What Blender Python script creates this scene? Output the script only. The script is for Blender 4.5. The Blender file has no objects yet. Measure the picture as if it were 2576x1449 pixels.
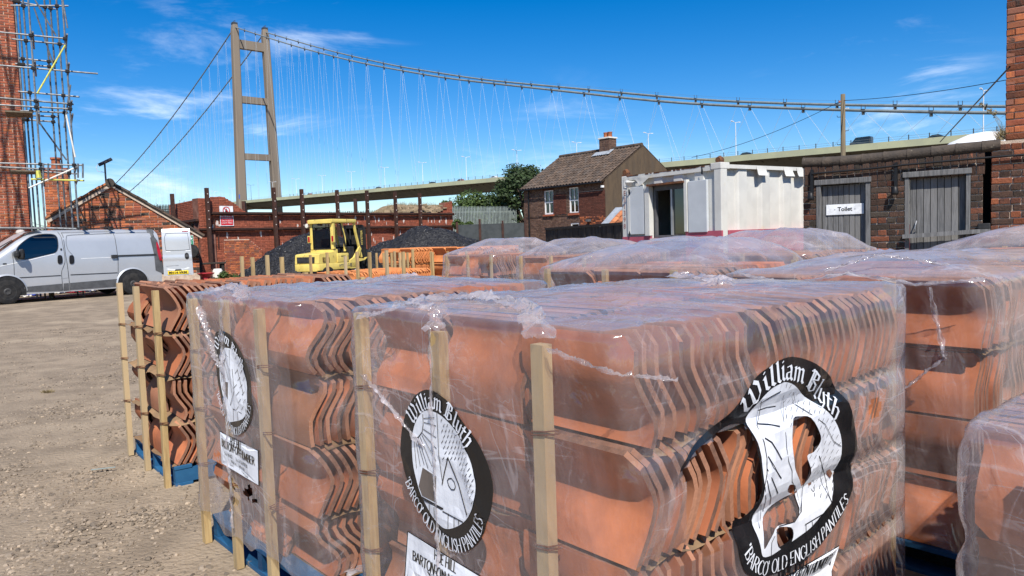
import bpy, bmesh, math, random
from mathutils import Vector, Matrix, noise
from mathutils.geometry import delaunay_2d_cdt
random.seed(11)
S = bpy.context.scene
COL = S.collection
PI = math.pi
R = math.radians

# ------------------------------------------------------------------ camera
FPX, PW, PH = 1860.0, 2576.0, 1449.0      # focal length and frame in reference pixels
CAMZ = 1.4
cd = bpy.data.cameras.new('camera')
cam = bpy.data.objects.new('camera', cd)
COL.objects.link(cam)
cd.sensor_width = 36.0
cd.lens = 36.0 * FPX / PW
cd.clip_start = 0.05
cd.clip_end = 12000
cam.location = (0, 0, CAMZ)
CROT = Matrix.Rotation(PI / 2 - R(3.8), 3, 'X') @ Matrix.Rotation(R(-1.9), 3, 'Z')
cam.rotation_euler = CROT.to_euler()
S.camera = cam

# ------------------------------------------------------------------ sun, sky, exposure
SUN_AZ, SUN_EL = R(9), R(50)             # sun stands behind the camera, a little to the right
to_sun = Vector((math.sin(SUN_AZ) * math.cos(SUN_EL), -math.cos(SUN_AZ) * math.cos(SUN_EL), math.sin(SUN_EL)))
sl = bpy.data.lights.new('sun', 'SUN')
sl.energy = 5.0
sl.angle = R(0.5)
sl.color = (1.0, 0.955, 0.89)
sun = bpy.data.objects.new('sun', sl)
COL.objects.link(sun)
sun.rotation_euler = to_sun.to_track_quat('Z', 'Y').to_euler()

world = bpy.data.worlds.new('World')
S.world = world
world.use_nodes = True
wt = world.node_tree
wt.nodes.clear()
def wn(t, **k):
    n = wt.nodes.new(t)
    for a, b in k.items():
        setattr(n, a, b)
    return n
sky = wn('ShaderNodeTexSky', sky_type='NISHITA')
sky.sun_disc = False
sky.sun_elevation = SUN_EL
sky.sun_rotation = PI - SUN_AZ
sky.altitude = 10
sky.air_density = 0.85
sky.dust_density = 0.25
sky.ozone_density = 2.6
wtc = wn('ShaderNodeTexCoord')
wmap = wn('ShaderNodeMapping')
wmap.inputs['Rotation'].default_value = (0, R(-14), 0)
wmap.inputs['Scale'].default_value = (1.6, 1.6, 8.5)
wt.links.new(wtc.outputs['Generated'], wmap.inputs['Vector'])
wno = wn('ShaderNodeTexNoise')
wno.inputs['Scale'].default_value = 1.9
wno.inputs['Detail'].default_value = 9
wno.inputs['Roughness'].default_value = 0.62
wno.inputs['Distortion'].default_value = 0.5
wt.links.new(wmap.outputs['Vector'], wno.inputs['Vector'])
wr = wn('ShaderNodeMapRange', interpolation_type='SMOOTHSTEP')
wr.inputs['From Min'].default_value = 0.50
wr.inputs['From Max'].default_value = 0.86
wt.links.new(wno.outputs['Fac'], wr.inputs['Value'])
wno2 = wn('ShaderNodeTexNoise')
wno2.inputs['Scale'].default_value = 2.6
wno2.inputs['Detail'].default_value = 3
wt.links.new(wtc.outputs['Generated'], wno2.inputs['Vector'])
wr2 = wn('ShaderNodeMapRange', interpolation_type='SMOOTHSTEP')
wr2.inputs['From Min'].default_value = 0.40
wr2.inputs['From Max'].default_value = 0.62
wt.links.new(wno2.outputs['Fac'], wr2.inputs['Value'])
wsep = wn('ShaderNodeSeparateXYZ')
wt.links.new(wtc.outputs['Generated'], wsep.inputs[0])
wr3 = wn('ShaderNodeMapRange', interpolation_type='SMOOTHSTEP')
wr3.inputs['From Min'].default_value = 0.42
wr3.inputs['From Max'].default_value = 0.02
wt.links.new(wsep.outputs['Z'], wr3.inputs['Value'])
wm = wn('ShaderNodeMath', operation='MULTIPLY')
wt.links.new(wr.outputs[0], wm.inputs[0])
wt.links.new(wr2.outputs[0], wm.inputs[1])
wm2 = wn('ShaderNodeMath', operation='MULTIPLY')
wt.links.new(wm.outputs[0], wm2.inputs[0])
wt.links.new(wr3.outputs[0], wm2.inputs[1])
wm3 = wn('ShaderNodeMath', operation='MULTIPLY', use_clamp=True)
wm3.inputs[1].default_value = 1.5
wt.links.new(wm2.outputs[0], wm3.inputs[0])
whs = wn('ShaderNodeHueSaturation')
whs.inputs['Hue'].default_value = 0.506
whs.inputs['Saturation'].default_value = 1.5
whs.inputs['Value'].default_value = 0.9
wt.links.new(sky.outputs[0], whs.inputs['Color'])
wmix = wn('ShaderNodeMix', data_type='RGBA')
wmix.inputs['B'].default_value = (8.6, 9.2, 9.9, 1)
wt.links.new(wm3.outputs[0], wmix.inputs['Factor'])
wt.links.new(whs.outputs[0], wmix.inputs['A'])
wbg = wn('ShaderNodeBackground')
wbg.inputs['Strength'].default_value = 0.115
wt.links.new(wmix.outputs['Result'], wbg.inputs['Color'])
wo = wn('ShaderNodeOutputWorld')
wt.links.new(wbg.outputs[0], wo.inputs[0])
S.view_settings.view_transform = 'Standard'
S.view_settings.look = 'None'
S.view_settings.exposure = 0.46
S.view_settings.gamma = 1.0
S.view_settings.use_curve_mapping = False
S.render.engine = 'CYCLES'
S.cycles.transparent_max_bounces = 24
S.cycles.max_bounces = 8
S.cycles.caustics_reflective = False
S.cycles.caustics_refractive = False
S.cycles.sample_clamp_indirect = 6.0

# ------------------------------------------------------------------ helpers: points
def ray(x, y):
    return CROT @ Vector(((x - PW / 2) / FPX, (PH / 2 - y) / FPX, -1.0))
def at(x, y, Y):                          # point seen at reference pixel (x, y), Y metres ahead
    d = ray(x, y)
    return Vector((0, 0, CAMZ)) + d * (Y / d.y)
def atz(x, y, z):
    d = ray(x, y)
    return Vector((0, 0, CAMZ)) + d * ((z - CAMZ) / d.z)
def MT(loc, rz=0.0):
    return Matrix.Translation(Vector(loc)) @ Matrix.Rotation(rz, 4, 'Z')
def onface(mt, x, y, axis, val):          # local point of a thing's plane (axis 0 = x, 1 = y) under a pixel
    inv = mt.inverted()
    o = inv @ Vector((0, 0, CAMZ))
    d = inv.to_3x3() @ ray(x, y)
    return o + d * ((val - o[axis]) / d[axis])
def sm(t):
    t = max(0.0, min(1.0, t))
    return t * t * (3 - 2 * t)
def nz(x, y, z=0.0):
    return noise.noise(Vector((x, y, z)))
def gz(x, y):                             # height of the yard, rising gently to the left rear
    return 0.12 * sm((-x - 6) / 4) * sm((y - 9) / 8)

# ------------------------------------------------------------------ helpers: objects
def link(o, parent=None, label=None, cat=None, group=None, kind=None):
    COL.objects.link(o)
    if parent is not None:
        o.parent = parent
    for k, v in (('label', label), ('category', cat), ('group', group), ('kind', kind)):
        if v:
            o[k] = v
    return o
def thing(name, label, cat, loc=(0, 0, 0), rz=0.0, group=None):
    o = bpy.data.objects.new(name, None)
    o.empty_display_size = 0.2
    o.location = loc
    o.rotation_euler = (0, 0, rz)
    return link(o, None, label, cat, group)
def put(name, me, parent, loc=(0, 0, 0), rot=(0, 0, 0), scale=None, **k):
    o = bpy.data.objects.new(name, me)
    o.location = loc
    o.rotation_euler = rot
    if scale:
        o.scale = scale
    return link(o, parent, **k)
class B:
    def __init__(s):
        s.v, s.f, s.m = [], [], []
        s.mi = 0
    def add(s, vs, fs):
        n = len(s.v)
        s.v += [tuple(p) for p in vs]
        s.f += [tuple(i + n for i in f) for f in fs]
        s.m += [s.mi] * len(fs)
        return s
    def box(s, c, d, rot=None):
        hx, hy, hz = d[0] / 2, d[1] / 2, d[2] / 2
        vs = [Vector((x, y, z)) for z in (-hz, hz) for x, y in ((-hx, -hy), (hx, -hy), (hx, hy), (-hx, hy))]
        if rot is not None:
            vs = [rot @ p for p in vs]
        c = Vector(c)
        return s.add([c + p for p in vs], [(3, 2, 1, 0), (4, 5, 6, 7), (0, 1, 5, 4), (1, 2, 6, 5), (2, 3, 7, 6), (3, 0, 4, 7)])
    def bb(s, x0, x1, y0, y1, z0, z1):
        return s.box(((x0 + x1) / 2, (y0 + y1) / 2, (z0 + z1) / 2), (abs(x1 - x0), abs(y1 - y0), abs(z1 - z0)))
    def cbox(s, x0, x1, y0, y1, z0, z1, b=0.02):   # box with all edges chamfered
        pts = []
        X, Y, Z = (x0, x1), (y0, y1), (z0, z1)
        bm = bmesh.new()
        bmesh.ops.create_cube(bm, size=1)
        for v in bm.verts:
            v.co = Vector((X[v.co.x > 0], Y[v.co.y > 0], Z[v.co.z > 0]))
        bmesh.ops.bevel(bm, geom=bm.edges[:], offset=b, segments=2, profile=0.6, affect='EDGES')
        bm.verts.index_update()
        s.add([v.co for v in bm.verts], [tuple(v.index for v in f.verts) for f in bm.faces])
        bm.free()
        return s
    def beam(s, p, q, w, h, up=(0, 0, 1)):
        p, q = Vector(p), Vector(q)
        d = (q - p).normalized()
        a = d.cross(Vector(up))
        if a.length < 1e-4:
            a = d.cross(Vector((1, 0, 0)))
        a.normalize()
        b = a.cross(d)
        vs = []
        for e in (p, q):
            vs += [e - a * w / 2 - b * h / 2, e + a * w / 2 - b * h / 2, e + a * w / 2 + b * h / 2, e - a * w / 2 + b * h / 2]
        return s.add(vs, [(0, 1, 2, 3), (7, 6, 5, 4), (0, 4, 5, 1), (1, 5, 6, 2), (2, 6, 7, 3), (3, 7, 4, 0)])
    def tube(s, pts, r, n=8, cap=True, r2=None):
        pts = [Vector(p) for p in pts]
        rings = []
        prev = None
        for i, p in enumerate(pts):
            d = (pts[min(i + 1, len(pts) - 1)] - pts[max(i - 1, 0)]).normalized()
            a = d.orthogonal().normalized() if prev is None else (prev - d * prev.dot(d)).normalized()
            prev = a
            b = d.cross(a)
            rr = r if r2 is None else r + (r2 - r) * i / (len(pts) - 1)
            rings.append([p + (a * math.cos(2 * PI * k / n) + b * math.sin(2 * PI * k / n)) * rr for k in range(n)])
        vs = [p for g in rings for p in g]
        fs = [(i * n + k, i * n + (k + 1) % n, (i + 1) * n + (k + 1) % n, (i + 1) * n + k) for i in range(len(pts) - 1) for k in range(n)]
        if cap:
            fs += [tuple(range(n - 1, -1, -1)), tuple((len(pts) - 1) * n + k for k in range(n))]
        return s.add(vs, fs)
    def lathe(s, prof, n=24, c=(0, 0, 0), axis=2, close=False):
        vs = []
        for r, h in prof:
            for k in range(n):
                a = 2 * PI * k / n
                p = (r * math.cos(a), r * math.sin(a), h)
                if axis == 1:
                    p = (p[0], p[2], p[1])
                if axis == 0:
                    p = (p[2], p[0], p[1])
                vs.append(Vector(p) + Vector(c))
        m = len(prof)
        fs = [(i * n + k, i * n + (k + 1) % n, (i + 1) * n + (k + 1) % n, (i + 1) * n + k) for i in range(m - 1) for k in range(n)]
        if not close:
            fs += [tuple(range(n - 1, -1, -1)), tuple((m - 1) * n + k for k in range(n))]
        return s.add(vs, fs)
    def prism(s, poly, y0, y1, ax=(0, 2, 1)):      # polygon in two axes, extruded along the third
        n = len(poly)
        vs = []
        for y in (y0, y1):
            for p in poly:
                q = [0, 0, 0]
                q[ax[0]], q[ax[1]], q[ax[2]] = p[0], p[1], y
                vs.append(q)
        return s.add(vs, [tuple(range(n)), tuple(range(2 * n - 1, n - 1, -1))] + [(i, (i + 1) % n, n + (i + 1) % n, n + i) for i in range(n)])
    def grid(s, fn, nu, nv, keep=None):
        vs = [fn(i / nu, j / nv) for j in range(nv + 1) for i in range(nu + 1)]
        fs = []
        for j in range(nv):
            for i in range(nu):
                if keep is None or keep((i + .5) / nu, (j + .5) / nv):
                    a = j * (nu + 1) + i
                    fs.append((a, a + 1, a + nu + 2, a + nu + 1))
        return s.add(vs, fs)
    def mesh(s, name, mats, smooth=False):
        me = bpy.data.meshes.new(name)
        me.from_pydata(s.v, [], s.f)
        for m in (mats if isinstance(mats, (list, tuple)) else [mats]):
            me.materials.append(m)
        if isinstance(mats, (list, tuple)) and len(mats) > 1:
            me.polygons.foreach_set('material_index', s.m)
        bm = bmesh.new()
        bm.from_mesh(me)
        bmesh.ops.recalc_face_normals(bm, faces=bm.faces[:])
        bm.to_mesh(me)
        bm.free()
        if smooth:
            me.polygons.foreach_set('use_smooth', [True] * len(me.polygons))
        me.update()
        return me
    def obj(s, name, mats, parent=None, smooth=False, loc=(0, 0, 0), rz=0.0, auto=None, **k):
        me = s.mesh(name, mats, smooth or auto is not None)
        if auto is not None:
            me.set_sharp_from_angle(angle=R(auto))
        return put(name, me, parent, loc, (0, 0, rz), **k)

def inpoly(p, poly):
    x, y = p[0], p[1]
    c = False
    j = len(poly) - 1
    for i in range(len(poly)):
        xi, yi = poly[i][0], poly[i][1]
        xj, yj = poly[j][0], poly[j][1]
        if (yi > y) != (yj > y) and x < (xj - xi) * (y - yi) / (yj - yi) + xi:
            c = not c
        j = i
    return c
def curve(pts, n=6, closed=True):          # Catmull-Rom through 2-D points
    out = []
    m = len(pts)
    rng = range(m) if closed else range(m - 1)
    for i in rng:
        if closed:
            p0, p1, p2, p3 = pts[i - 1], pts[i], pts[(i + 1) % m], pts[(i + 2) % m]
        else:
            p0, p1, p2, p3 = pts[max(i - 1, 0)], pts[i], pts[i + 1], pts[min(i + 2, m - 1)]
        for k in range(n):
            t = k / n
            out.append(tuple(0.5 * (2 * p1[a] + (p2[a] - p0[a]) * t + (2 * p0[a] - 5 * p1[a] + 4 * p2[a] - p3[a]) * t * t + (3 * p1[a] - p0[a] - 3 * p2[a] + p3[a]) * t ** 3) for a in (0, 1)))
    if not closed:
        out.append(tuple(pts[-1][:2]))
    return out
def fill(outline, holes=(), step=None):    # triangulated polygon with holes and inner grid points
    vs = [Vector(p[:2]) for p in outline]
    es = [(i, (i + 1) % len(outline)) for i in range(len(outline))]
    for h in holes:
        n = len(vs)
        vs += [Vector(p[:2]) for p in h]
        es += [(n + i, n + (i + 1) % len(h)) for i in range(len(h))]
    if step:
        x0, x1 = min(p[0] for p in outline), max(p[0] for p in outline)
        y0, y1 = min(p[1] for p in outline), max(p[1] for p in outline)
        for i in range(1, int((x1 - x0) / step) + 1):
            for j in range(1, int((y1 - y0) / step) + 1):
                q = (x0 + i * step, y0 + j * step)
                if inpoly(q, outline) and not any(inpoly(q, h) for h in holes):
                    vs.append(Vector(q))
    r = delaunay_2d_cdt(vs, es, [], 0, 1e-6)
    V, F = r[0], r[2]
    out = []
    for f in F:
        c = ((V[f[0]][0] + V[f[1]][0] + V[f[2]][0]) / 3, (V[f[0]][1] + V[f[1]][1] + V[f[2]][1]) / 3)
        if inpoly(c, outline) and not any(inpoly(c, h) for h in holes):
            out.append(f)
    return V, out

# ------------------------------------------------------------------ helpers: materials
MATS = {}
def M(name, c1, c2=None, scale=6.0, detail=5, rough=0.8, bump=0.0, bscale=None, rnd=0.0, c3=None, metal=0.0, spec=0.3, lo=0.38, hi=0.64, stretch=(1, 1, 1), c4=None, s4=1.3, lo4=.55, hi4=.7, coat=0.0, bdist=0.02):
    m = bpy.data.materials.new(name)
    m.use_nodes = True
    t = m.node_tree
    p = t.nodes['Principled BSDF']
    L = t.links.new
    def N(k, **kw):
        n = t.nodes.new(k)
        for a, b in kw.items():
            setattr(n, a, b)
        return n
    rgba = lambda c: (c[0], c[1], c[2], 1)
    p.inputs['Roughness'].default_value = rough
    p.inputs['Metallic'].default_value = metal
    p.inputs['Specular IOR Level'].default_value = spec
    p.inputs['Coat Weight'].default_value = coat
    tc = N('ShaderNodeTexCoord')
    oi = N('ShaderNodeObjectInfo')
    ge = N('ShaderNodeNewGeometry')
    ad = N('ShaderNodeMath', operation='ADD')
    L(oi.outputs['Random'], ad.inputs[0])
    L(ge.outputs['Random Per Island'], ad.inputs[1])
    fr = N('ShaderNodeMath', operation='FRACT')
    L(ad.outputs[0], fr.inputs[0])
    mu = N('ShaderNodeMath', operation='MULTIPLY')
    mu.inputs[1].default_value = 37.0 if rnd or c3 else 0.0
    L(fr.outputs[0], mu.inputs[0])
    va = N('ShaderNodeVectorMath', operation='ADD')
    L(tc.outputs['Object'], va.inputs[0])
    L(mu.outputs[0], va.inputs[1])
    mp = N('ShaderNodeMapping')
    mp.inputs['Scale'].default_value = stretch
    L(va.outputs[0], mp.inputs[0])
    no = N('ShaderNodeTexNoise')
    no.inputs['Scale'].default_value = scale
    no.inputs['Detail'].default_value = detail
    no.inputs['Roughness'].default_value = 0.6
    L(mp.outputs[0], no.inputs['Vector'])
    mr = N('ShaderNodeMapRange', interpolation_type='SMOOTHSTEP')
    mr.inputs['From Min'].default_value = lo
    mr.inputs['From Max'].default_value = hi
    L(no.outputs['Fac'], mr.inputs['Value'])
    mx = N('ShaderNodeMix', data_type='RGBA')
    mx.inputs['A'].default_value = rgba(c1)
    mx.inputs['B'].default_value = rgba(c2 or [c * 0.75 for c in c1])
    L(mr.outputs[0], mx.inputs['Factor'])
    out = mx.outputs['Result']
    if c3:
        m3 = N('ShaderNodeMix', data_type='RGBA')
        r3 = N('ShaderNodeMapRange', interpolation_type='SMOOTHSTEP')
        r3.inputs['From Min'].default_value = 0.45
        r3.inputs['From Max'].default_value = 1.0
        L(fr.outputs[0], r3.inputs['Value'])
        L(r3.outputs[0], m3.inputs['Factor'])
        L(out, m3.inputs['A'])
        m3.inputs['B'].default_value = rgba(c3)
        out = m3.outputs['Result']
    if c4:
        n4 = N('ShaderNodeTexNoise')
        n4.inputs['Scale'].default_value = s4
        n4.inputs['Detail'].default_value = 6
        n4.inputs['Roughness'].default_value = 0.65
        L(mp.outputs[0], n4.inputs['Vector'])
        r4 = N('ShaderNodeMapRange', interpolation_type='SMOOTHSTEP')
        r4.inputs['From Min'].default_value = lo4
        r4.inputs['From Max'].default_value = hi4
        L(n4.outputs['Fac'], r4.inputs['Value'])
        m4 = N('ShaderNodeMix', data_type='RGBA')
        L(r4.outputs[0], m4.inputs['Factor'])
        L(out, m4.inputs['A'])
        m4.inputs['B'].default_value = rgba(c4)
        out = m4.outputs['Result']
    if rnd:
        hs = N('ShaderNodeHueSaturation')
        f2 = N('ShaderNodeMath', operation='MULTIPLY')
        f2.inputs[1].default_value = 7.31
        L(fr.outputs[0], f2.inputs[0])
        f3 = N('ShaderNodeMath', operation='FRACT')
        L(f2.outputs[0], f3.inputs[0])
        rv = N('ShaderNodeMapRange')
        rv.inputs['To Min'].default_value = 1 - rnd
        rv.inputs['To Max'].default_value = 1 + rnd
        L(f3.outputs[0], rv.inputs['Value'])
        L(rv.outputs[0], hs.inputs['Value'])
        L(out, hs.inputs['Color'])
        out = hs.outputs[0]
    L(out, p.inputs['Base Color'])
    if bump:
        nb = N('ShaderNodeTexNoise')
        nb.inputs['Scale'].default_value = bscale or scale * 4
        nb.inputs['Detail'].default_value = 5
        L(mp.outputs[0], nb.inputs['Vector'])
        bp = N('ShaderNodeBump')
        bp.inputs['Strength'].default_value = bump
        bp.inputs['Distance'].default_value = bdist
        L(nb.outputs['Fac'], bp.inputs['Height'])
        L(bp.outputs[0], p.inputs['Normal'])
    MATS[name] = m
    return m

M('terracotta', (.45, .150, .062), (.32, .108, .050), 5, rough=.85, bump=.25, bscale=60, rnd=.26, c3=(.30, .135, .075), c4=(.46, .205, .115), s4=4, lo4=.56, hi4=.78, bdist=.004)
M('terracotta_edge', (.25, .125, .078), (.165, .085, .056), 25, rough=.9, bump=.5, bscale=90, rnd=.25, c3=(.34, .155, .085), bdist=.004)
M('terracotta_bright', (.60, .225, .075), (.52, .18, .06), 7, rough=.85, bump=.2, bscale=60, rnd=.14, bdist=.004)
M('softwood', (.46, .325, .15), (.33, .215, .092), 9, rough=.75, bump=.25, bscale=30, rnd=.12, c3=(.44, .33, .19), stretch=(6, 6, .6), bdist=.004, c4=(.28, .17, .07), s4=4, lo4=.60, hi4=.70)
M('pallet_blue', (.012, .075, .17), (.018, .095, .20), 8, rough=.7, bump=.3, bscale=40, rnd=.2, c4=(.22, .19, .14), s4=7, lo4=.60, hi4=.74, bdist=.004)
M('cardboard', (.24, .15, .08), (.17, .11, .06), 6, rough=.9, rnd=.12)
M('twine', (.16, .06, .03), rough=.8)
M('print_black', (.008, .008, .009), (.016, .016, .017), 5, rough=.24, spec=.5, bump=.4, bscale=9, bdist=.012)
M('print_white', (.72, .74, .78), (.66, .68, .72), 9, rough=.3, spec=.5, bump=.5, bscale=11, bdist=.012)
M('print_grey', (.115, .095, .085), (.14, .115, .10), 8, rough=.35)
M('brick_red', (.36, .105, .052), (.28, .080, .042), 14, rough=.9, bump=.6, bscale=45, rnd=.25, c3=(.25, .075, .045), bdist=.006)
M('brick_orange', (.43, .135, .05), (.33, .10, .045), 12, rough=.9, bump=.6, bscale=40, rnd=.28, c3=(.20, .085, .055), bdist=.006)
M('brick_brown', (.082, .044, .030), (.056, .034, .025), 12, rough=.92, bump=.8, bscale=40, rnd=.35, c3=(.055, .043, .033), c4=(.24, .09, .05), s4=5, lo4=.64, hi4=.70, bdist=.012)
M('brick_chimney', (.135, .048, .026), (.085, .036, .024), 9, rough=.92, bump=.8, bscale=40, rnd=.4, c3=(.22, .07, .032), c4=(.06, .04, .032), s4=3, lo4=.5, hi4=.7, bdist=.012)
M('brick_house', (.15, .088, .06), (.115, .068, .05), 9, rough=.92, bump=.4, bscale=30, rnd=.3, c3=(.10, .055, .04))
M('brick_house_red', (.115, .040, .026), (.085, .034, .024), 5, rough=.92, bump=.4, bscale=30, rnd=.25)
M('brick_kiln', (.32, .092, .050), (.25, .072, .042), 4, rough=.9, bump=.5, bscale=30, rnd=.2, c3=(.24, .075, .045))
M('mortar_pale', (.54, .43, .33), (.42, .32, .24), 9, rough=.95, bump=.5, bscale=60)
M('mortar_dark', (.20, .155, .12), (.12, .09, .07), 9, rough=.95, bump=.6, bscale=60)
M('mortar_kiln', (.145, .060, .042), (.24, .12, .09), 3, rough=.95, c4=(.55, .48, .43), s4=1.1, lo4=.66, hi4=.74)
M('lime_streak', (.62, .55, .50), (.50, .40, .35), 18, rough=.95)
M('coping_tile', (.075, .058, .044), (.050, .041, .034), 6, rough=.85, bump=.5, bscale=30, rnd=.2, c4=(.22, .19, .14), s4=9, lo4=.64, hi4=.72)
M('weathered_wood', (.165, .162, .16), (.10, .099, .098), 7, rough=.85, bump=.6, bscale=18, rnd=.18, c3=(.165, .16, .155), stretch=(5, 5, .5), c4=(.055, .052, .05), s4=6, lo4=.68, hi4=.76, bdist=.008)
M('dark_wood', (.050, .040, .032), (.03, .025, .02), 7, rough=.85, bump=.4, bscale=18, rnd=.3, stretch=(5, 5, .5))
M('rusty_steel', (.060, .026, .018), (.036, .018, .014), 8, rough=.8, bump=.3, bscale=40, rnd=.15)
M('black_iron', (.012, .012, .013), rough=.5)
M('scaffold_steel', (.22, .23, .235), (.13, .135, .14), 11, rough=.5, metal=.5, rnd=.2, c4=(.16, .13, .10), s4=5, lo4=.6, hi4=.75)
M('scaffold_yellow', (.62, .60, .10), (.42, .40, .10), 9, rough=.55)
M('scaffold_board', (.17, .14, .10), (.10, .08, .06), 7, rough=.85)
M('container_white', (.60, .59, .545), (.54, .53, .49), 3, rough=.5, c4=(.55, .47, .33), s4=2.2, lo4=.62, hi4=.80, bump=.12, bscale=3, bdist=.03)
M('container_panel', (.52, .545, .56), (.47, .495, .51), 2.5, rough=.45, bump=.15, bscale=2.5, bdist=.03, c4=(.50, .50, .47), s4=6, lo4=.64, hi4=.75)
M('rust', (.17, .07, .03), (.09, .045, .03), 12, rough=.9, bump=.4, bscale=50)
M('pink_paint', (.42, .095, .13), (.33, .075, .11), 3, rough=.5, c4=(.22, .05, .05), s4=7, lo4=.62, hi4=.7)
M('stencil_red', (.26, .06, .05), (.34, .14, .12), 30, rough=.7)
M('aluminium', (.42, .43, .44), rough=.4, metal=.6)
M('grey_metal', (.11, .11, .115), rough=.5)
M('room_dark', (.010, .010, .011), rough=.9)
M('white_paint', (.80, .80, .79), (.74, .74, .72), 8, rough=.5)
M('off_white', (.72, .70, .64), (.62, .60, .53), 6, rough=.6)
M('sign_white', (.82, .83, .84), rough=.35)
M('sign_red', (.60, .025, .035), rough=.4)
M('sign_green', (.02, .26, .12), rough=.4)
M('sign_blue', (.03, .12, .5), rough=.4)
M('text_black', (.015, .015, .016), rough=.5)
M('render_brown', (.105, .074, .046), (.078, .056, .037), 2.2, rough=.95, bump=.5, bscale=14, stretch=(1.6, 1.6, .5), c4=(.085, .064, .045), s4=1.4, lo4=.5, hi4=.68)
M('roof_tile', (.105, .072, .051), (.068, .049, .037), 5, rough=.9, bump=.4, bscale=20, rnd=.28, c3=(.08, .063, .052))
M('roof_orange', (.40, .15, .06), (.28, .10, .045), 6, rough=.9, rnd=.3)
M('lead', (.40, .43, .46), (.32, .34, .36), 8, rough=.5, metal=.2)
M('concrete_tower', (.205, .168, .13), (.165, .135, .105), .14, rough=.9, stretch=(1, 1, .12), rnd=.04)
M('deck_paint', (.47, .48, .30), (.40, .41, .27), .12, rough=.6, c4=(.36, .37, .27), s4=.35, lo4=.6, hi4=.75)
M('deck_under', (.085, .083, .066), (.068, .066, .055), .2, rough=.9)
M('bridge_cable', (.19, .22, .225), (.15, .175, .18), .5, rough=.6)
M('hanger_wire', (.46, .50, .53), rough=.5)
M('clamp_dark', (.05, .055, .06), rough=.6)
M('lamp_white', (.78, .80, .82), rough=.4)
M('forklift_yellow', (.72, .56, .145), (.62, .48, .12), 3, rough=.45, c4=(.24, .15, .05), s4=5.5, lo4=.60, hi4=.70, spec=.4)
M('rubber', (.014, .014, .015), (.03, .028, .026), 9, rough=.85)
M('machine_black', (.015, .015, .016), (.03, .03, .03), 8, rough=.55)
M('amber', (.75, .20, .02), rough=.25)
M('coal', (.014, .014, .016), (.022, .022, .024), 6, rough=.55, bump=1.0, bscale=9, bdist=.08)
M('coal_lump', (.017, .017, .019), (.03, .03, .032), 9, rough=.45, rnd=.5, spec=.4)
M('van_silver', (.50, .515, .53), (.47, .485, .50), 1.2, rough=.34, metal=.35, spec=.5, coat=.35)
M('van_grey', (.095, .098, .102), rough=.6)
M('van_gap', (.03, .032, .034), rough=.7)
M('tail_red', (.42, .012, .02), rough=.2, spec=.6)
M('plate_yellow', (.80, .58, .02), rough=.4)
M('steel_wheel', (.035, .035, .037), (.06, .058, .055), 8, rough=.6)
M('fence_green', (.24, .28, .26), (.18, .21, .20), 4, rough=.6, rnd=.1)
M('fence_dark', (.05, .055, .055), (.035, .04, .04), 4, rough=.6, rnd=.15)
M('trunk', (.09, .065, .045), rough=.9)
M('dry_grass', (.26, .20, .10), (.17, .13, .06), 6, rough=.9, rnd=.3)
M('navy_cloth', (.016, .022, .05), rough=.9)
M('skin', (.50, .27, .19), rough=.6)
M('cap_cloth', (.52, .46, .42), rough=.9)
M('car_dark', (.02, .024, .028), rough=.3, coat=.5)
M('car_red', (.22, .02, .02), rough=.3, coat=.5)
M('car_white', (.7, .7, .7), rough=.3, coat=.5)
M('car_slate', (.06, .075, .09), rough=.3, coat=.5)
M('plastic_red', (.40, .03, .04), rough=.5)
M('rag_blue', (.03, .06, .3), rough=.8)
M('pole_wood', (.17, .135, .085), (.12, .095, .06), 4, rough=.9, stretch=(4, 4, .3))
M('kiln_top', (.27, .20, .125), (.16, .125, .075), 3, rough=.95, bump=.7, bscale=9, bdist=.08, c4=(.36, .25, .17), s4=3)
M('clay_pot', (.38, .13, .06), (.30, .10, .05), 8, rough=.85, rnd=.1)

def leafmat(name, c1, c2):
    m = M(name, c1, c2, 1.5, rough=.6, rnd=.35, c3=[a * .6 + b * .4 for a, b in zip(c1, c2)], spec=.25)
    t = m.node_tree
    p = t.nodes['Principled BSDF']
    tr = t.nodes.new('ShaderNodeBsdfTranslucent')
    t.links.new(p.inputs['Base Color'].links[0].from_socket, tr.inputs['Color'])
    mx = t.nodes.new('ShaderNodeMixShader')
    mx.inputs[0].default_value = .3
    t.links.new(p.outputs[0], mx.inputs[1])
    t.links.new(tr.outputs[0], mx.inputs[2])
    t.links.new(mx.outputs[0], t.nodes['Material Output'].inputs[0])
leafmat('leaf_green', (.065, .105, .030), (.095, .135, .04))
leafmat('leaf_dark', (.038, .062, .024), (.055, .085, .03))
leafmat('leaf_hedge', (.055, .075, .032), (.11, .105, .06))

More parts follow.
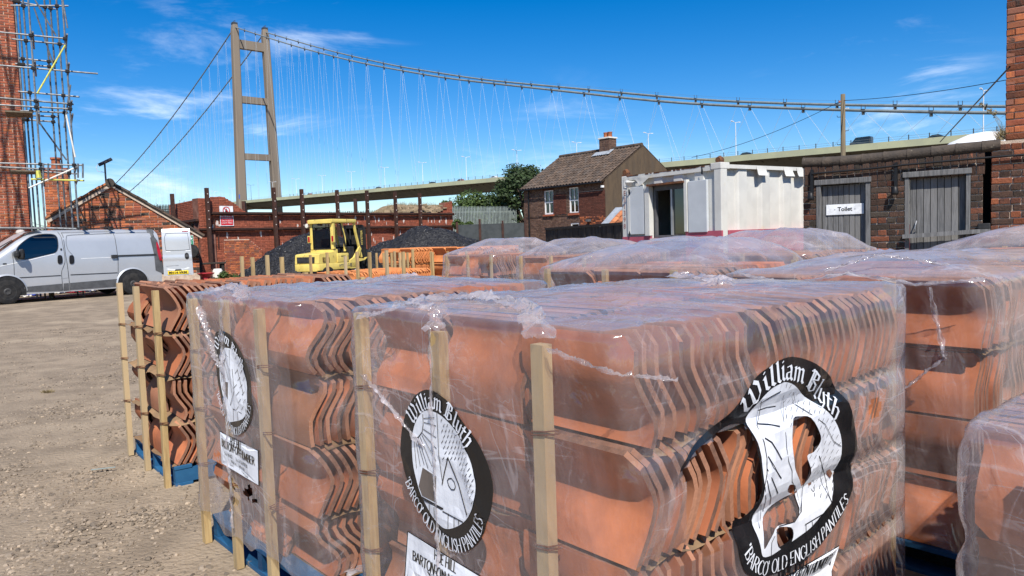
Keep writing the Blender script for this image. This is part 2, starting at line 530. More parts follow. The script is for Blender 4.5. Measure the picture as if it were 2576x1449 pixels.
def filmmat(name, haze, graze, tint=(.97, .955, .95)):
    m = bpy.data.materials.new(name)
    m.use_nodes = True
    t = m.node_tree
    t.nodes.clear()
    L = t.links.new
    def N(k, **kw):
        n = t.nodes.new(k)
        for a, b in kw.items():
            setattr(n, a, b)
        return n
    tc = N('ShaderNodeTexCoord')
    mp = N('ShaderNodeMapping')
    mp.inputs['Scale'].default_value = (1, 1, .55)
    L(tc.outputs['Object'], mp.inputs[0])
    n1 = N('ShaderNodeTexNoise')
    n1.inputs['Scale'].default_value = 3.2
    n1.inputs['Detail'].default_value = 4
    n1.inputs['Distortion'].default_value = 1.2
    L(mp.outputs[0], n1.inputs['Vector'])
    n2 = N('ShaderNodeTexNoise', noise_type='RIDGED_MULTIFRACTAL')
    n2.inputs['Scale'].default_value = 4.5
    n2.inputs['Detail'].default_value = 4
    n2.inputs['Distortion'].default_value = .9
    L(mp.outputs[0], n2.inputs['Vector'])
    b1 = N('ShaderNodeBump')
    b1.inputs['Strength'].default_value = .3
    b1.inputs['Distance'].default_value = .035
    L(n1.outputs['Fac'], b1.inputs['Height'])
    b2 = N('ShaderNodeBump')
    b2.inputs['Strength'].default_value = .5
    b2.inputs['Distance'].default_value = .012
    L(n2.outputs['Fac'], b2.inputs['Height'])
    n3 = N('ShaderNodeTexNoise')
    n3.inputs['Scale'].default_value = 11.0
    n3.inputs['Detail'].default_value = 3
    n3.inputs['Distortion'].default_value = 2.6
    L(mp.outputs[0], n3.inputs['Vector'])
    b3 = N('ShaderNodeBump')
    b3.inputs['Strength'].default_value = .45
    b3.inputs['Distance'].default_value = .012
    L(n3.outputs['Fac'], b3.inputs['Height'])
    L(b1.outputs[0], b3.inputs['Normal'])
    L(b3.outputs[0], b2.inputs['Normal'])
    tr = N('ShaderNodeBsdfTransparent')
    tr.inputs[0].default_value = (*tint, 1)
    df = N('ShaderNodeBsdfDiffuse')
    df.inputs[0].default_value = (.88, .83, .85, 1)
    L(b2.outputs[0], df.inputs['Normal'])
    tl = N('ShaderNodeBsdfTranslucent')
    tl.inputs[0].default_value = (.88, .83, .85, 1)
    md = N('ShaderNodeMixShader')
    md.inputs[0].default_value = .5
    L(df.outputs[0], md.inputs[1])
    L(tl.outputs[0], md.inputs[2])
    lw = N('ShaderNodeLayerWeight')
    lw.inputs['Blend'].default_value = .5
    hz = N('ShaderNodeMapRange')
    hz.inputs['From Min'].default_value = .3
    hz.inputs['From Max'].default_value = .75
    hz.inputs['To Min'].default_value = haze * .15
    hz.inputs['To Max'].default_value = haze * 1.9
    L(n1.outputs['Fac'], hz.inputs['Value'])
    fc = N('ShaderNodeMath', operation='MULTIPLY_ADD', use_clamp=True)
    pw = N('ShaderNodeMath', operation='POWER')
    pw.inputs[1].default_value = 3.0
    L(lw.outputs['Facing'], pw.inputs[0])
    L(pw.outputs[0], fc.inputs[0])
    fc.inputs[1].default_value = graze
    L(hz.outputs[0], fc.inputs[2])
    # creases scatter more light: thin lines where a stretched noise crosses its middle value
    prev = fc.outputs[0]
    for (sc, st, wd, amt, sd) in ((2.2, (.8, .8, 3.4), .016, .24, 0.0), (2.4, (3.2, 3.2, .8), .017, .20, 7.3), (3.6, (1.5, 1.5, 1.5), .009, .14, 3.1)):
        mq = N('ShaderNodeMapping')
        mq.inputs['Scale'].default_value = st
        mq.inputs['Location'].default_value = (sd, sd, sd)
        mq.inputs['Rotation'].default_value = (.25, .2, .3)
        L(tc.outputs['Object'], mq.inputs[0])
        nq = N('ShaderNodeTexNoise')
        nq.inputs['Scale'].default_value = sc
        nq.inputs['Detail'].default_value = 2.5
        nq.inputs['Distortion'].default_value = .8
        L(mq.outputs[0], nq.inputs['Vector'])
        s1_ = N('ShaderNodeMath', operation='SUBTRACT')
        s1_.inputs[1].default_value = .5
        L(nq.outputs['Fac'], s1_.inputs[0])
        a1_ = N('ShaderNodeMath', operation='ABSOLUTE')
        L(s1_.outputs[0], a1_.inputs[0])
        r1_ = N('ShaderNodeMapRange', interpolation_type='SMOOTHSTEP')
        r1_.inputs['From Min'].default_value = wd
        r1_.inputs['From Max'].default_value = 0.0
        r1_.inputs['To Max'].default_value = amt
        L(a1_.outputs[0], r1_.inputs['Value'])
        k1_ = N('ShaderNodeMapRange')
        k1_.inputs['From Min'].default_value = .44
        k1_.inputs['From Max'].default_value = .62
        L(n1.outputs['Fac'], k1_.inputs['Value'])
        p1_ = N('ShaderNodeMath', operation='MULTIPLY')
        L(r1_.outputs[0], p1_.inputs[0])
        L(k1_.outputs[0], p1_.inputs[1])
        q1_ = N('ShaderNodeMath', operation='ADD', use_clamp=True)
        L(prev, q1_.inputs[0])
        L(p1_.outputs[0], q1_.inputs[1])
        prev = q1_.outputs[0]
    m1 = N('ShaderNodeMixShader')
    L(prev, m1.inputs[0])
    L(tr.outputs[0], m1.inputs[1])
    L(md.outputs[0], m1.inputs[2])
    gl = N('ShaderNodeBsdfGlossy')
    gl.inputs['Roughness'].default_value = .11
    L(b2.outputs[0], gl.inputs['Normal'])
    fp = N('ShaderNodeMath', operation='POWER')
    fp.inputs[1].default_value = 4.5
    L(lw.outputs['Facing'], fp.inputs[0])
    fz = N('ShaderNodeMath', operation='MULTIPLY_ADD', use_clamp=True)
    L(fp.outputs[0], fz.inputs[0])
    fz.inputs[1].default_value = .62
    fz.inputs[2].default_value = .075
    m2 = N('ShaderNodeMixShader')
    L(fz.outputs[0], m2.inputs[0])
    L(m1.outputs[0], m2.inputs[1])
    L(gl.outputs[0], m2.inputs[2])
    o = N('ShaderNodeOutputMaterial')
    L(m2.outputs[0], o.inputs[0])
    MATS[name] = m
filmmat('polythene', .125, .40)
filmmat('polythene_loose', .15, .52)
filmmat('polythene_fold', .30, .5)

def glassmat(name, tint, f=.25):
    m = bpy.data.materials.new(name)
    m.use_nodes = True
    t = m.node_tree
    t.nodes.clear()
    tr = t.nodes.new('ShaderNodeBsdfTransparent')
    tr.inputs[0].default_value = (*tint, 1)
    gl = t.nodes.new('ShaderNodeBsdfGlossy')
    gl.inputs['Roughness'].default_value = .02
    lw = t.nodes.new('ShaderNodeLayerWeight')
    lw.inputs[0].default_value = .5
    fp = t.nodes.new('ShaderNodeMath')
    fp.operation = 'POWER'
    fp.inputs[1].default_value = 4.0
    t.links.new(lw.outputs['Facing'], fp.inputs[0])
    fz = t.nodes.new('ShaderNodeMath')
    fz.operation = 'MULTIPLY_ADD'
    fz.inputs[1].default_value = .88
    fz.inputs[2].default_value = f * .4
    t.links.new(fp.outputs[0], fz.inputs[0])
    mx = t.nodes.new('ShaderNodeMixShader')
    t.links.new(fz.outputs[0], mx.inputs[0])
    t.links.new(tr.outputs[0], mx.inputs[1])
    t.links.new(gl.outputs[0], mx.inputs[2])
    o = t.nodes.new('ShaderNodeOutputMaterial')
    t.links.new(mx.outputs[0], o.inputs[0])
    MATS[name] = m
glassmat('glass', (.35, .39, .40), .3)
glassmat('glass_dark', (.10, .11, .12), .3)
m_ = M

# ------------------------------------------------------------------ lettering
NIB = {
 'W': (1.05, [[(0, .88), (.1, 1), (.14, .8), (.13, .2), (.25, 0), (.44, .16)], [(.36, .9), (.44, 1), (.47, .8), (.46, .12), (.58, 0), (.8, .2), (.86, .7), (.72, 1)]]),
 'i': (.30, [[(0, .6), (.08, .68), (.1, .1), (.2, 0)], [(.05, .86), (.11, .92)]]),
 'l': (.30, [[(0, .95), (.08, 1), (.1, .1), (.2, 0)]]),
 'a': (.52, [[(.05, .58), (.25, .68), (.32, .55), (.32, .1), (.42, 0)], [(.32, .4), (.05, .3), (.05, .1), (.15, 0), (.32, .12)]]),
 'm': (.78, [[(0, .6), (.08, .66), (.1, 0)], [(.1, .55), (.25, .67), (.34, .6), (.34, 0)], [(.34, .55), (.5, .67), (.59, .6), (.59, .08), (.68, 0)]]),
 'B': (.80, [[(.1, 1), (.15, .9), (.12, .1), (0, 0)], [(0, .85), (.2, 1), (.5, .92), (.52, .7), (.2, .52)], [(.2, .52), (.55, .45), (.62, .2), (.4, 0), (.1, .06)], [(.28, .95), (.28, .06)]]),
 'y': (.52, [[(0, .62), (.08, .68), (.1, .15), (.22, 0), (.36, .1)], [(.36, .68), (.38, .05), (.25, -.25), (.05, -.3)]]),
 't': (.36, [[(.1, .9), (.1, .1), (.22, 0)], [(-.02, .65), (.26, .65)]]),
 'h': (.52, [[(0, 1), (.08, .98), (.1, 0)], [(.1, .5), (.25, .66), (.38, .58), (.4, .1), (.28, -.2)]]), ' ': (.30, [])}
def _o(cx, cy, rx, ry, a0=0, a1=360, n=10):
    return [(cx + rx * math.cos(R(a0 + (a1 - a0) * i / n)), cy + ry * math.sin(R(a0 + (a1 - a0) * i / n))) for i in range(n + 1)]
CAP = {
 'A': (.72, [[(.02, 0), (.33, 1)], [(.33, 1), (.64, 0)], [(.14, .36), (.53, .36)]]),
 'B': (.62, [[(.08, 0), (.08, 1)], [(.08, 1)] + _o(.26, .76, .24, .24, 90, -90, 6) + [(.08, .52)], [(.08, .52)] + _o(.28, .26, .27, .26, 90, -90, 6) + [(.08, 0)]]),
 'C': (.68, [_o(.36, .5, .32, .5, 45, 315, 12)]),
 'D': (.72, [[(.08, 0), (.08, 1)], [(.08, 1)] + _o(.26, .5, .38, .5, 90, -90, 8) + [(.08, 0)]]),
 'E': (.58, [[(.08, 0), (.08, 1)], [(.08, 1), (.5, 1)], [(.08, .52), (.42, .52)], [(.08, 0), (.52, 0)]]),
 'G': (.74, [_o(.36, .5, .32, .5, 45, 330, 12) + [(.66, .42), (.46, .42)]]),
 'H': (.74, [[(.08, 0), (.08, 1)], [(.62, 0), (.62, 1)], [(.08, .52), (.62, .52)]]),
 'I': (.30, [[(.13, 0), (.13, 1)]]),
 'L': (.56, [[(.08, 1), (.08, 0)], [(.08, 0), (.5, 0)]]),
 'M': (.86, [[(.08, 0), (.08, 1)], [(.08, 1), (.4, .1)], [(.4, .1), (.72, 1)], [(.72, 1), (.72, 0)]]),
 'N': (.74, [[(.08, 0), (.08, 1)], [(.08, 1), (.6, 0)], [(.6, 0), (.6, 1)]]),
 'O': (.74, [_o(.36, .5, .33, .5, 0, 360, 14)]),
 'P': (.58, [[(.08, 0), (.08, 1)], [(.08, 1)] + _o(.26, .74, .26, .26, 90, -90, 6) + [(.08, .48)]]),
 'R': (.66, [[(.08, 0), (.08, 1)], [(.08, 1)] + _o(.26, .75, .25, .25, 90, -90, 6) + [(.08, .5)], [(.28, .5), (.58, 0)]]),
 'S': (.56, [[(.46, .84), (.28, 1), (.1, .84), (.14, .62), (.38, .42), (.46, .2), (.28, 0), (.06, .14)]]),
 'T': (.62, [[(.3, 0), (.3, 1)], [(.02, 1), (.58, 1)]]),
 'U': (.72, [[(.08, 1), (.08, .25), (.2, 0), (.46, 0), (.58, .25), (.58, 1)]]),
 '-': (.34, [[(.04, .42), (.26, .42)]]), "'": (.2, [[(.06, 1), (.06, .78)]]), ' ': (.34, [])}
def glyph_quads(strokes, nib, th):
    out = []
    n = Vector(nib) / 2
    for st in strokes:
        for a, b in zip(st, st[1:]):
            a, b = Vector(a), Vector(b)
            d = (b - a)
            if d.length < 1e-6:
                continue
            d.normalize()
            e = Vector((-d.y, d.x)) * th / 2
            w = n if abs(n.x * d.y - n.y * d.x) > abs(th / 2) else e
            ext = d * th * .35
            out.append([a - w - ext, b - w + ext, b + w + ext, a + w - ext])
    return out
def path_text(text, table, path, size, nib, th, start=0.0, squeeze=1.0, fit=False, lift=0.0):
    pts = [Vector(p) for p in path]
    seg = [(b - a).length for a, b in zip(pts, pts[1:])]
    tot = sum(seg)
    adv = sum(table[c][0] for c in text) * size * squeeze
    if fit:
        squeeze *= tot / adv
    def pos(s):
        for i, l in enumerate(seg):
            if s <= l or i == len(seg) - 1:
                d = (pts[i + 1] - pts[i]).normalized()
                return pts[i] + d * s, d
            s -= l
    out = []
    s = start
    for c in text:
        w, st = table[c]
        p, d = pos(s + w * size * squeeze / 2)
        u = Vector((-d.y, d.x))
        for q in glyph_quads(st, nib, th):
            out.append([p + d * (v.x - w / 2) * size * squeeze + u * (v.y + lift) * size for v in q])
        s += w * size * squeeze
    return out
def text_mesh(name, body, size, mat, align='CENTER', ext=0.0, bold=0.0, shear=0.0, space=1.0):
    c = bpy.data.curves.new(name, 'FONT')
    c.body = body
    c.size = size
    c.align_x = align
    c.align_y = 'CENTER'
    c.extrude = ext
    c.offset = bold
    c.shear = shear
    c.space_character = space
    c.resolution_u = 3
    o = bpy.data.objects.new(name, c)
    COL.objects.link(o)
    dg = bpy.context.evaluated_depsgraph_get()
    me = bpy.data.meshes.new_from_object(o.evaluated_get(dg))
    bpy.data.objects.remove(o)
    bpy.data.curves.remove(c)
    me.materials.clear()
    me.materials.append(mat)
    return me
def text_on(name, body, size, mat, parent, loc, rot, **k):
    return put(name, text_mesh(name, body, size, mat, **k), parent, loc, rot)

# ================================================================== ground
def gmat():
    m = M('yard_gravel', (.285, .222, .155), (.200, .155, .108), 3.0, detail=9, rough=.95, bump=.9, bscale=38, lo=.35, hi=.66, c4=(.355, .28, .195), s4=.55, lo4=.5, hi4=.68, bdist=.02)
    t = m.node_tree
    return m
GM = gmat()
def ground():
    xs = [-3000, -600, -150, -60, -30] + [-18 + i * .6 for i in range(0, 51)] + [20, 40, 80, 200, 700, 3000]
    ys = [-200, -20, -4] + [-1 + i * .5 for i in range(0, 61)] + [34, 45, 70, 120, 300, 900, 4000]
    b = B()
    vs = [(x, y, gz(x, y) + (.018 * nz(x * .8, y * .8) + .008 * nz(x * 2.3, y * 2.3, 4) if abs(x) < 20 and -2 < y < 30 else 0)) for y in ys for x in xs]
    n = len(xs)
    b.add(vs, [(j * n + i, j * n + i + 1, (j + 1) * n + i + 1, (j + 1) * n + i) for j in range(len(ys) - 1) for i in range(n - 1)])
    b.obj('ground', GM, smooth=True, kind='structure')
ground()
M('stone_grey', (.235, .188, .14), (.165, .132, .10), 8, rough=.95, rnd=.38, c3=(.30, .235, .168))
def gravel():
    b = B()
    rg = random.Random(5)
    def stone(x, y, s):
        z = gz(x, y) + .018 * nz(x * .8, y * .8) + .008 * nz(x * 2.3, y * 2.3, 4)
        a = rg.random() * PI
        ca, sa = math.cos(a) * s, math.sin(a) * s
        k = .5 + rg.random() * .45
        h = s * (.32 + rg.random() * .4)
        n = 5
        j = [.75 + .5 * rg.random() for _ in range(n)]
        vs = []
        for (f, zz) in ((1.0, -.25), (.95, .35), (.55, 1.0)):
            for i in range(n):
                t = 2 * PI * i / n
                px, py = math.cos(t) * j[i] * f, math.sin(t) * j[i] * f * k
                vs.append((x + px * ca - py * sa, y + px * sa + py * ca, z + h * (zz + .1 * rg.random())))
        b.add(vs, [(0 + i, (i + 1) % n, n + (i + 1) % n, n + i) for i in range(n)] + [(n + i, n + (i + 1) % n, 2 * n + (i + 1) % n, 2 * n + i) for i in range(n)] + [tuple(range(2 * n, 3 * n))])
    cnt = 0
    while cnt < 24000:
        y = 2.6 + 11 * rg.random() ** 1.9
        u = -.72 + .62 * rg.random()
        x = u * y
        d = nz(x * 1.3, y * 1.3, 9) + .55 * nz(x * 4, y * 4, 2)
        if rg.random() > .42 + 1.0 * d:
            continue
        stone(x, y, .004 + .011 * rg.random() ** 2.2 + (.010 if rg.random() < .03 else 0))
        cnt += 1
    b.obj('gravel', MATS['stone_grey'], kind='stuff', label='loose grey-brown stone chips strewn over the yard ground', cat='gravel')
gravel()

# ================================================================== brickwork
BRICKS = {}
def brickmesh(mat, k, L, h, dep):
    key = (mat.name, k, round(L, 3), round(h, 3))
    if key not in BRICKS:
        b = B()
        rg = random.Random(k * 17 + 3)
        b.add(*brickverts(0, 0, L, h, dep, rg, .004))
        BRICKS[key] = b.mesh('brick', mat)
    return BRICKS[key]
def brickverts(x, z, L, h, dep, rg, pr):
    c = .06 * h + .002
    vs = []
    for (yy, e) in ((dep, 0), (c - pr, 0), (-pr, c)):
        for sx, sz in ((-1, -1), (1, -1), (1, 1), (-1, 1)):
            jx, jz = (rg.uniform(-.05, .05) * h if yy < dep else 0), (rg.uniform(-.05, .05) * h if yy < dep else 0)
            vs.append((x + sx * (L / 2 - e) + jx, yy + (rg.uniform(-.003, .003) if yy < dep else 0), z + sz * (h / 2 - e) + jz))
    return vs, [(8, 9, 10, 11)] + [(i, (i + 1) % 4, 4 + (i + 1) % 4, 4 + i) for i in range(4)] + [(4 + i, 4 + (i + 1) % 4, 8 + (i + 1) % 4, 8 + i) for i in range(4)]
def poly_spans(poly, z):
    xs = []
    n = len(poly)
    for i in range(n):
        (x0, z0), (x1, z1) = poly[i][:2], poly[(i + 1) % n][:2]
        if (z0 > z) != (z1 > z):
            xs.append(x0 + (x1 - x0) * (z - z0) / (z1 - z0))
    xs.sort()
    return list(zip(xs[::2], xs[1::2]))
def cut(spans, x0, x1):
    out = []
    for a, b in spans:
        if x1 <= a or x0 >= b:
            out.append((a, b))
        else:
            if x0 > a:
                out.append((a, x0))
            if x1 < b:
                out.append((x1, b))
    return out
def bricks(parent, spans, z0, z1, mats, L=.215, h=.065, j=.011, dep=.09, nmax=300, prio=None, T=None, seed=1, english=True, wob=0.0):
    """lay courses between z0 and z1; spans(z) gives the intervals of a course; the best nmax become objects"""
    rg = random.Random(seed)
    T = T or Matrix.Identity(4)
    er = T.to_euler()
    todo = []
    z = z0 + h / 2
    k = 0
    while z + h / 2 <= z1 + .02:
        header = english and k % 2 == 1
        lb = (L - j) / 2 if header else L
        for (a, c) in spans(z):
            x = a
            if k % 2 == 1 and not header:
                x = a - (L + j) / 2
            elif header:
                x = a - lb * .25
            while x < c - .01:
                xa, xb = max(x, a), min(x + lb * (1 + rg.uniform(-.02, .02)), c)
                if xb - xa > .03:
                    todo.append(((xa + xb) / 2, z + wob * nz(x * .5, z * .7, seed), xb - xa))
                x += lb + j
        z += h + j
        k += 1
    if prio:
        todo.sort(key=prio)
    if not isinstance(mats, (list, tuple)):
        mats = [(mats, 1)]
    ms = [m for m, w in mats]
    ws = [w for m, w in mats]
    for (x, zz, l) in todo[:nmax]:
        m = rg.choices(ms, ws)[0]
        me = brickmesh(m, rg.randrange(5), L, h, dep)
        p = T @ Vector((x, rg.uniform(-.003, .005), zz))
        o = put('brick', me, parent, p, (er.x, er.y + rg.uniform(-.008, .008), er.z), (l / L, 1, rg.uniform(.95, 1.03)))
    if len(todo) > nmax:
        b = B()
        for (x, zz, l) in todo[nmax:]:
            b.mi = rg.choices(range(len(ms)), ws)[0]
            vs, fs = brickverts(x, zz, l, h, dep, rg, .004)
            b.add([T @ Vector(v) for v in vs], fs)
        b.obj('brickwork', ms if len(ms) > 1 else ms[0], parent, kind='stuff')
def slab(parent, name, poly, y0, y1, mat, **k):
    return B().prism(poly, y0, y1).obj(name, mat, parent, **k)

# ================================================================== suspension bridge
def bridge():
    ax = Vector((.665, -math.sqrt(1 - .665 ** 2), 0))          # along the deck, towards the near bank
    nn = Vector((-ax.y, ax.x, 0))                               # across, away from the camera
    L0 = at(590, 68, 530)
    top = L0.z
    L0.z = 0
    bt = thing('suspension_bridge', 'long concrete-towered suspension bridge with pale green deck crossing behind the yard', 'bridge', L0)
    def P(t, s, z):
        return ax * t + nn * s + Vector((0, 0, z))
    def hs(t, far=0):
        return top + .9 - .3894 * t + .000231 * t * t + far * .0075 * max(t, 0) if t >= 0 else top - 4 * 115 * (-t / 1410) * (1 + t / 1410)
    # side span curve through the measured points
    pts = [(0, top), (34.1, 143.8), (69.8, 131), (104.4, 119), (139, 107.5), (174, 96.4), (209, 86.3), (243.7, 76.4), (365, 46.5), (397, 40), (429, 34.1), (461, 28.7), (500, 22.5), (545, 16)]
    def hside(t, far=0):
        for (a, ha), (b, hb) in zip(pts, pts[1:]):
            if t <= b:
                return ha + (hb - ha) * (t - a) / (b - a) + far * .0078 * t
        return pts[-1][1]
    def hc(t, far):
        if t < 0:
            return hs(t)
        g = [hside(max(0, t + d), far) for d in (-14, -7, 0, 7, 14)] if 15 < t < 530 else [hside(t, far)]
        return sum(g) / len(g)
    deck = lambda t: 34.57 - .0243 * t if t > 0 else 34.57 + 3 * math.sin(min(-t, 1410) / 1410 * PI)
    # tower
    for s0, sg in ((0, -1), (22, 1)):
        b = B()
        rings = []
        for z, w in ((-2, 6.6), (34, 6.1), (66, 5.7), (106, 5.2), (147, 4.7), (153, 4.6), (155.6, 4.0), (top + 1.6, 3.4)):
            off = sg * 2.6 * (1 - z / 155)
            c = w * .5
            e = c * .78
            rings.append([P(x, s0 + off + y, z) for x, y in ((-c, -e), (-e, -c), (e, -c), (c, -e), (c, e), (e, c), (-e, c), (-c, e))])
        vs = [p for g in rings for p in g]
        n = 8
        b.add(vs, [(i * n + k, i * n + (k + 1) % n, (i + 1) * n + (k + 1) % n, (i + 1) * n + k) for i in range(len(rings) - 1) for k in range(n)] + [tuple(range((len(rings) - 1) * n, len(rings) * n))])
        leg = b.obj('tower_leg', MATS['concrete_tower'], bt)
        b = B()
        b.box(P(0, s0, top + 2.2), (3.4, 3.4, 1.6), Matrix.Rotation(math.atan2(ax.y, ax.x), 3, 'Z'))
        for dx in (-1.6, 0, 1.6):
            b.tube([P(dx, s0, top + 2.5), P(dx, s0, top + 4.6)], .12, 5)
        b.tube([P(-1.6, s0, top + 4.2), P(1.6, s0, top + 4.2)], .1, 5)
        b.obj('cable_saddle', MATS['clamp_dark'], leg)
    rm = Matrix.Rotation(math.atan2(ax.y, ax.x), 3, 'Z')
    for z, h in ((144.5, 6.0), (106, 4.7), (66, 4.4), (31, 4.4)):
        B().box(P(0, 11, z), (3.6, 20 + 5 * (1 - z / 155), h), rm).obj('crossbeam', MATS['concrete_tower'], bt)
    # cables
    for s0, far in ((0, 0), (22, 1)):
        for ts in ([i * 12.0 for i in range(0, 46)], [-i * 30.0 for i in range(0, 48)]):
            B().tube([P(t, s0, hc(t, far)) for t in ts], .42, 8, cap=False).obj('main_cable', MATS['bridge_cable'], bt, smooth=True)
        B().tube([P(t, s0, hc(t, far) + 1.25) for t in [i * 12.0 for i in range(0, 46)]], .035, 4, cap=False).obj('hand_rope', MATS['bridge_cable'], bt)
        me = None
        hp = []
        for t in [34.1 + 17.3 * i for i in range(-1, 28)] + [-17.5 - 17.6 * i for i in range(0, 40)]:
            if t > 500:
                continue
            z = hc(t, far)
            sl_ = (hc(t + 4, far) - hc(t - 4, far)) / 8
            b = B()
            c = P(t, s0, z)
            d = (ax + Vector((0, 0, sl_))).normalized()
            k_ = .8 if t > 0 else .55
            b.beam(c - d * .7 * k_, c + d * .7 * k_, .98 * k_, 1.0 * k_)
            b.beam(c - Vector((0, 0, .4)), c - Vector((0, 0, 1.5 * k_)), .4, .7)
            if t > 0:
                for q in (-.55, .55):
                    b.tube([c + d * q, c + d * q + Vector((0, 0, 1.5))], .09, 4)
            b.obj('cable_clamp', MATS['clamp_dark'], bt)
            for q in (-8.7, 8.7):
                tt = t + q
                r = .04 if t > 250 else .05
                B().tube([c, P(tt, s0, deck(tt))], r, 4, cap=False).obj('hanger', MATS['hanger_wire'], bt)
    # deck
    ts = [545, 500, 450, 400, 350, 300, 250, 200, 150, 100, 50, 0, -100, -250, -450, -700, -1000, -1410]
    def strip(name, sec, mat, parent, tt=ts):
        b = B()
        n = len(sec)
        b.add([P(t, s, deck(t) + z) for t in tt for s, z in sec], [(i * n + k, i * n + (k + 1) % n, (i + 1) * n + (k + 1) % n, (i + 1) * n + k) for i in range(len(tt) - 1) for k in range(n)])
        return b.obj(name, mat, parent)
    dk = strip('deck', [(-3.1, -.02), (25.1, -.02), (25.1, -.9), (21.8, -1.6), (18.5, -4.6), (3.5, -4.6), (.2, -2.2), (-3.1, -1.6)], MATS['deck_under'], bt)
    strip('fascia', [(-3.3, .1), (-3.12, .1), (-3.12, -1.7), (-3.3, -1.7)], MATS['deck_paint'], dk)
    strip('fascia', [(25.3, .1), (25.12, .1), (25.12, -1.25), (25.3, -1.25)], MATS['deck_paint'], dk)
    b = B()
    for i in range(0, 118):
        t = 10 + i * 4.5
        b.beam(P(t, -2.9, deck(t) - 1.35), P(t, 1.0, deck(t) - 2.4), .35, .5)
    b.obj('bracket', MATS['deck_under'], dk, kind='stuff')
    for z in (.55, 1.15):
        for s in (-3.2, 25.2):
            B().tube([P(t, s, deck(t) + z) for t in ts[:13]], .035, 4, cap=False).obj('rail', MATS['bridge_cable'], dk)
    me = B().bb(-.09, .09, -.09, .09, 0, 1.35).mesh('railing_post', MATS['clamp_dark'])
    for i in range(90):
        t = 80 + i * 5.0
        put('railing_post', me, dk, P(t, -3.2, deck(t) + .06))
    B().add([P(3, -5, 36), P(3, -2, 36), P(3, -2, 39), P(3, -5, 39)], [(0, 1, 2, 3)]).obj('blue_sign', MATS['sign_blue'], bt)
    # lamps on the central reserve
    lm = B()
    lm.tube([(0, 0, 0), (0, 0, 12.4)], .17, 6, r2=.1)
    a = nn
    for sg in (-1, 1):
        lm.tube([(0, 0, 12.3), a * 1.5 * sg + Vector((0, 0, 12.65))], .08, 5)
        e = a * 1.5 * sg + Vector((0, 0, 12.62))
        lm.beam(e, e + a * 1.2 * sg + Vector((0, 0, .12)), .42, .22)
    pole = lm.mesh('lamp_post', MATS['lamp_white'])
    ordw = ['first', 'second', 'third', 'fourth', 'fifth', 'sixth', 'seventh', 'eighth', 'ninth', 'tenth', 'eleventh', 'twelfth', 'thirteenth']
    lamps = [(23.7 + 36.2 * i, '%s white twin-armed street lamp on the bridge deck right of the tower' % ordw[i]) for i in range(0, 13)] + [(-14 - 36 * i, '%s tiny distant street lamp on the bridge left of the tower' % ordw[i]) for i in range(0, 9)]
    for t, lbl in lamps:
        p = L0 + P(t, 11, deck(t))
        if t > 490:
            continue
        put('street_lamp', pole, None, p, label=lbl, cat='street lamp', group='street lamps along the bridge deck')
    # vehicles on the near carriageway
    def tx(px, s):
        d = ray(px, 450)
        o = L0 + nn * s
        det = d.x * -ax.y + ax.x * d.y
        return (o.x * -d.y + o.y * d.x) / det if False else (d.x * o.y - d.y * o.x) / (d.y * ax.x - d.x * ax.y)
    def car(px, mat, label, van=False, name='car'):
        t = tx(px, 4.0)
        p = L0 + P(t, 4.0, deck(t) + .02)
        rz = math.atan2(ax.y, ax.x) + (PI if van else 0)
        o = thing(name, label, 'van' if van else 'car', p, rz)
        k = 1.35 if van else 1.0
        prof = [(-2.9, .5), (-2.9, 2.5), (-2.6, 2.65), (1.2, 2.65), (2.2, 1.5), (2.9, 1.2), (2.95, .5)] if van else [(-2.1, .35), (-2.15, .8), (-1.7, .95), (-1.1, 1.42), (.5, 1.45), (1.2, .98), (2.05, .8), (2.1, .35)]
        B().prism(prof, -.95, .95).obj('body', mat, o)
        win = [(-.2, 1.6), (-.2, 2.4), (1.15, 2.4), (1.85, 1.6)] if van else [(-1.35, .95), (-1.0, 1.35), (.45, 1.37), (.95, .96)]
        for y in (-.97, .965):
            B().prism(win, y, y + .005).obj('window', MATS['glass_dark'], o)
        for x in ((-1.8, 1.9) if van else (-1.3, 1.3)):
            for y in (-.9, .7):
                B().lathe([(.33, 0), (.33, .2)], 12, (x, y, .33), 1).obj('wheel', MATS['rubber'], o)
    car(2167, MATS['car_slate'], 'dark grey van driving along the bridge beside the telegraph pole', True, 'van')
    car(1880, MATS['car_dark'], 'dark car half hidden by the bridge parapet right of the house')
    car(2358, MATS['car_dark'], 'dark car on the bridge just left of the white sheet')
    car(1088, MATS['car_dark'], 'black car on the bridge above the coal heap')
    car(952, MATS['car_dark'], 'small dark red-brown car on the bridge left of the black car')
    car(1160, MATS['car_red'], 'red car on the bridge right of the black car')
    car(1245, MATS['car_white'], 'white car on the bridge nearest the tree by the house')
    car(778, MATS['car_red'], 'tiny dark red car on the bridge right of the tower')
bridge()

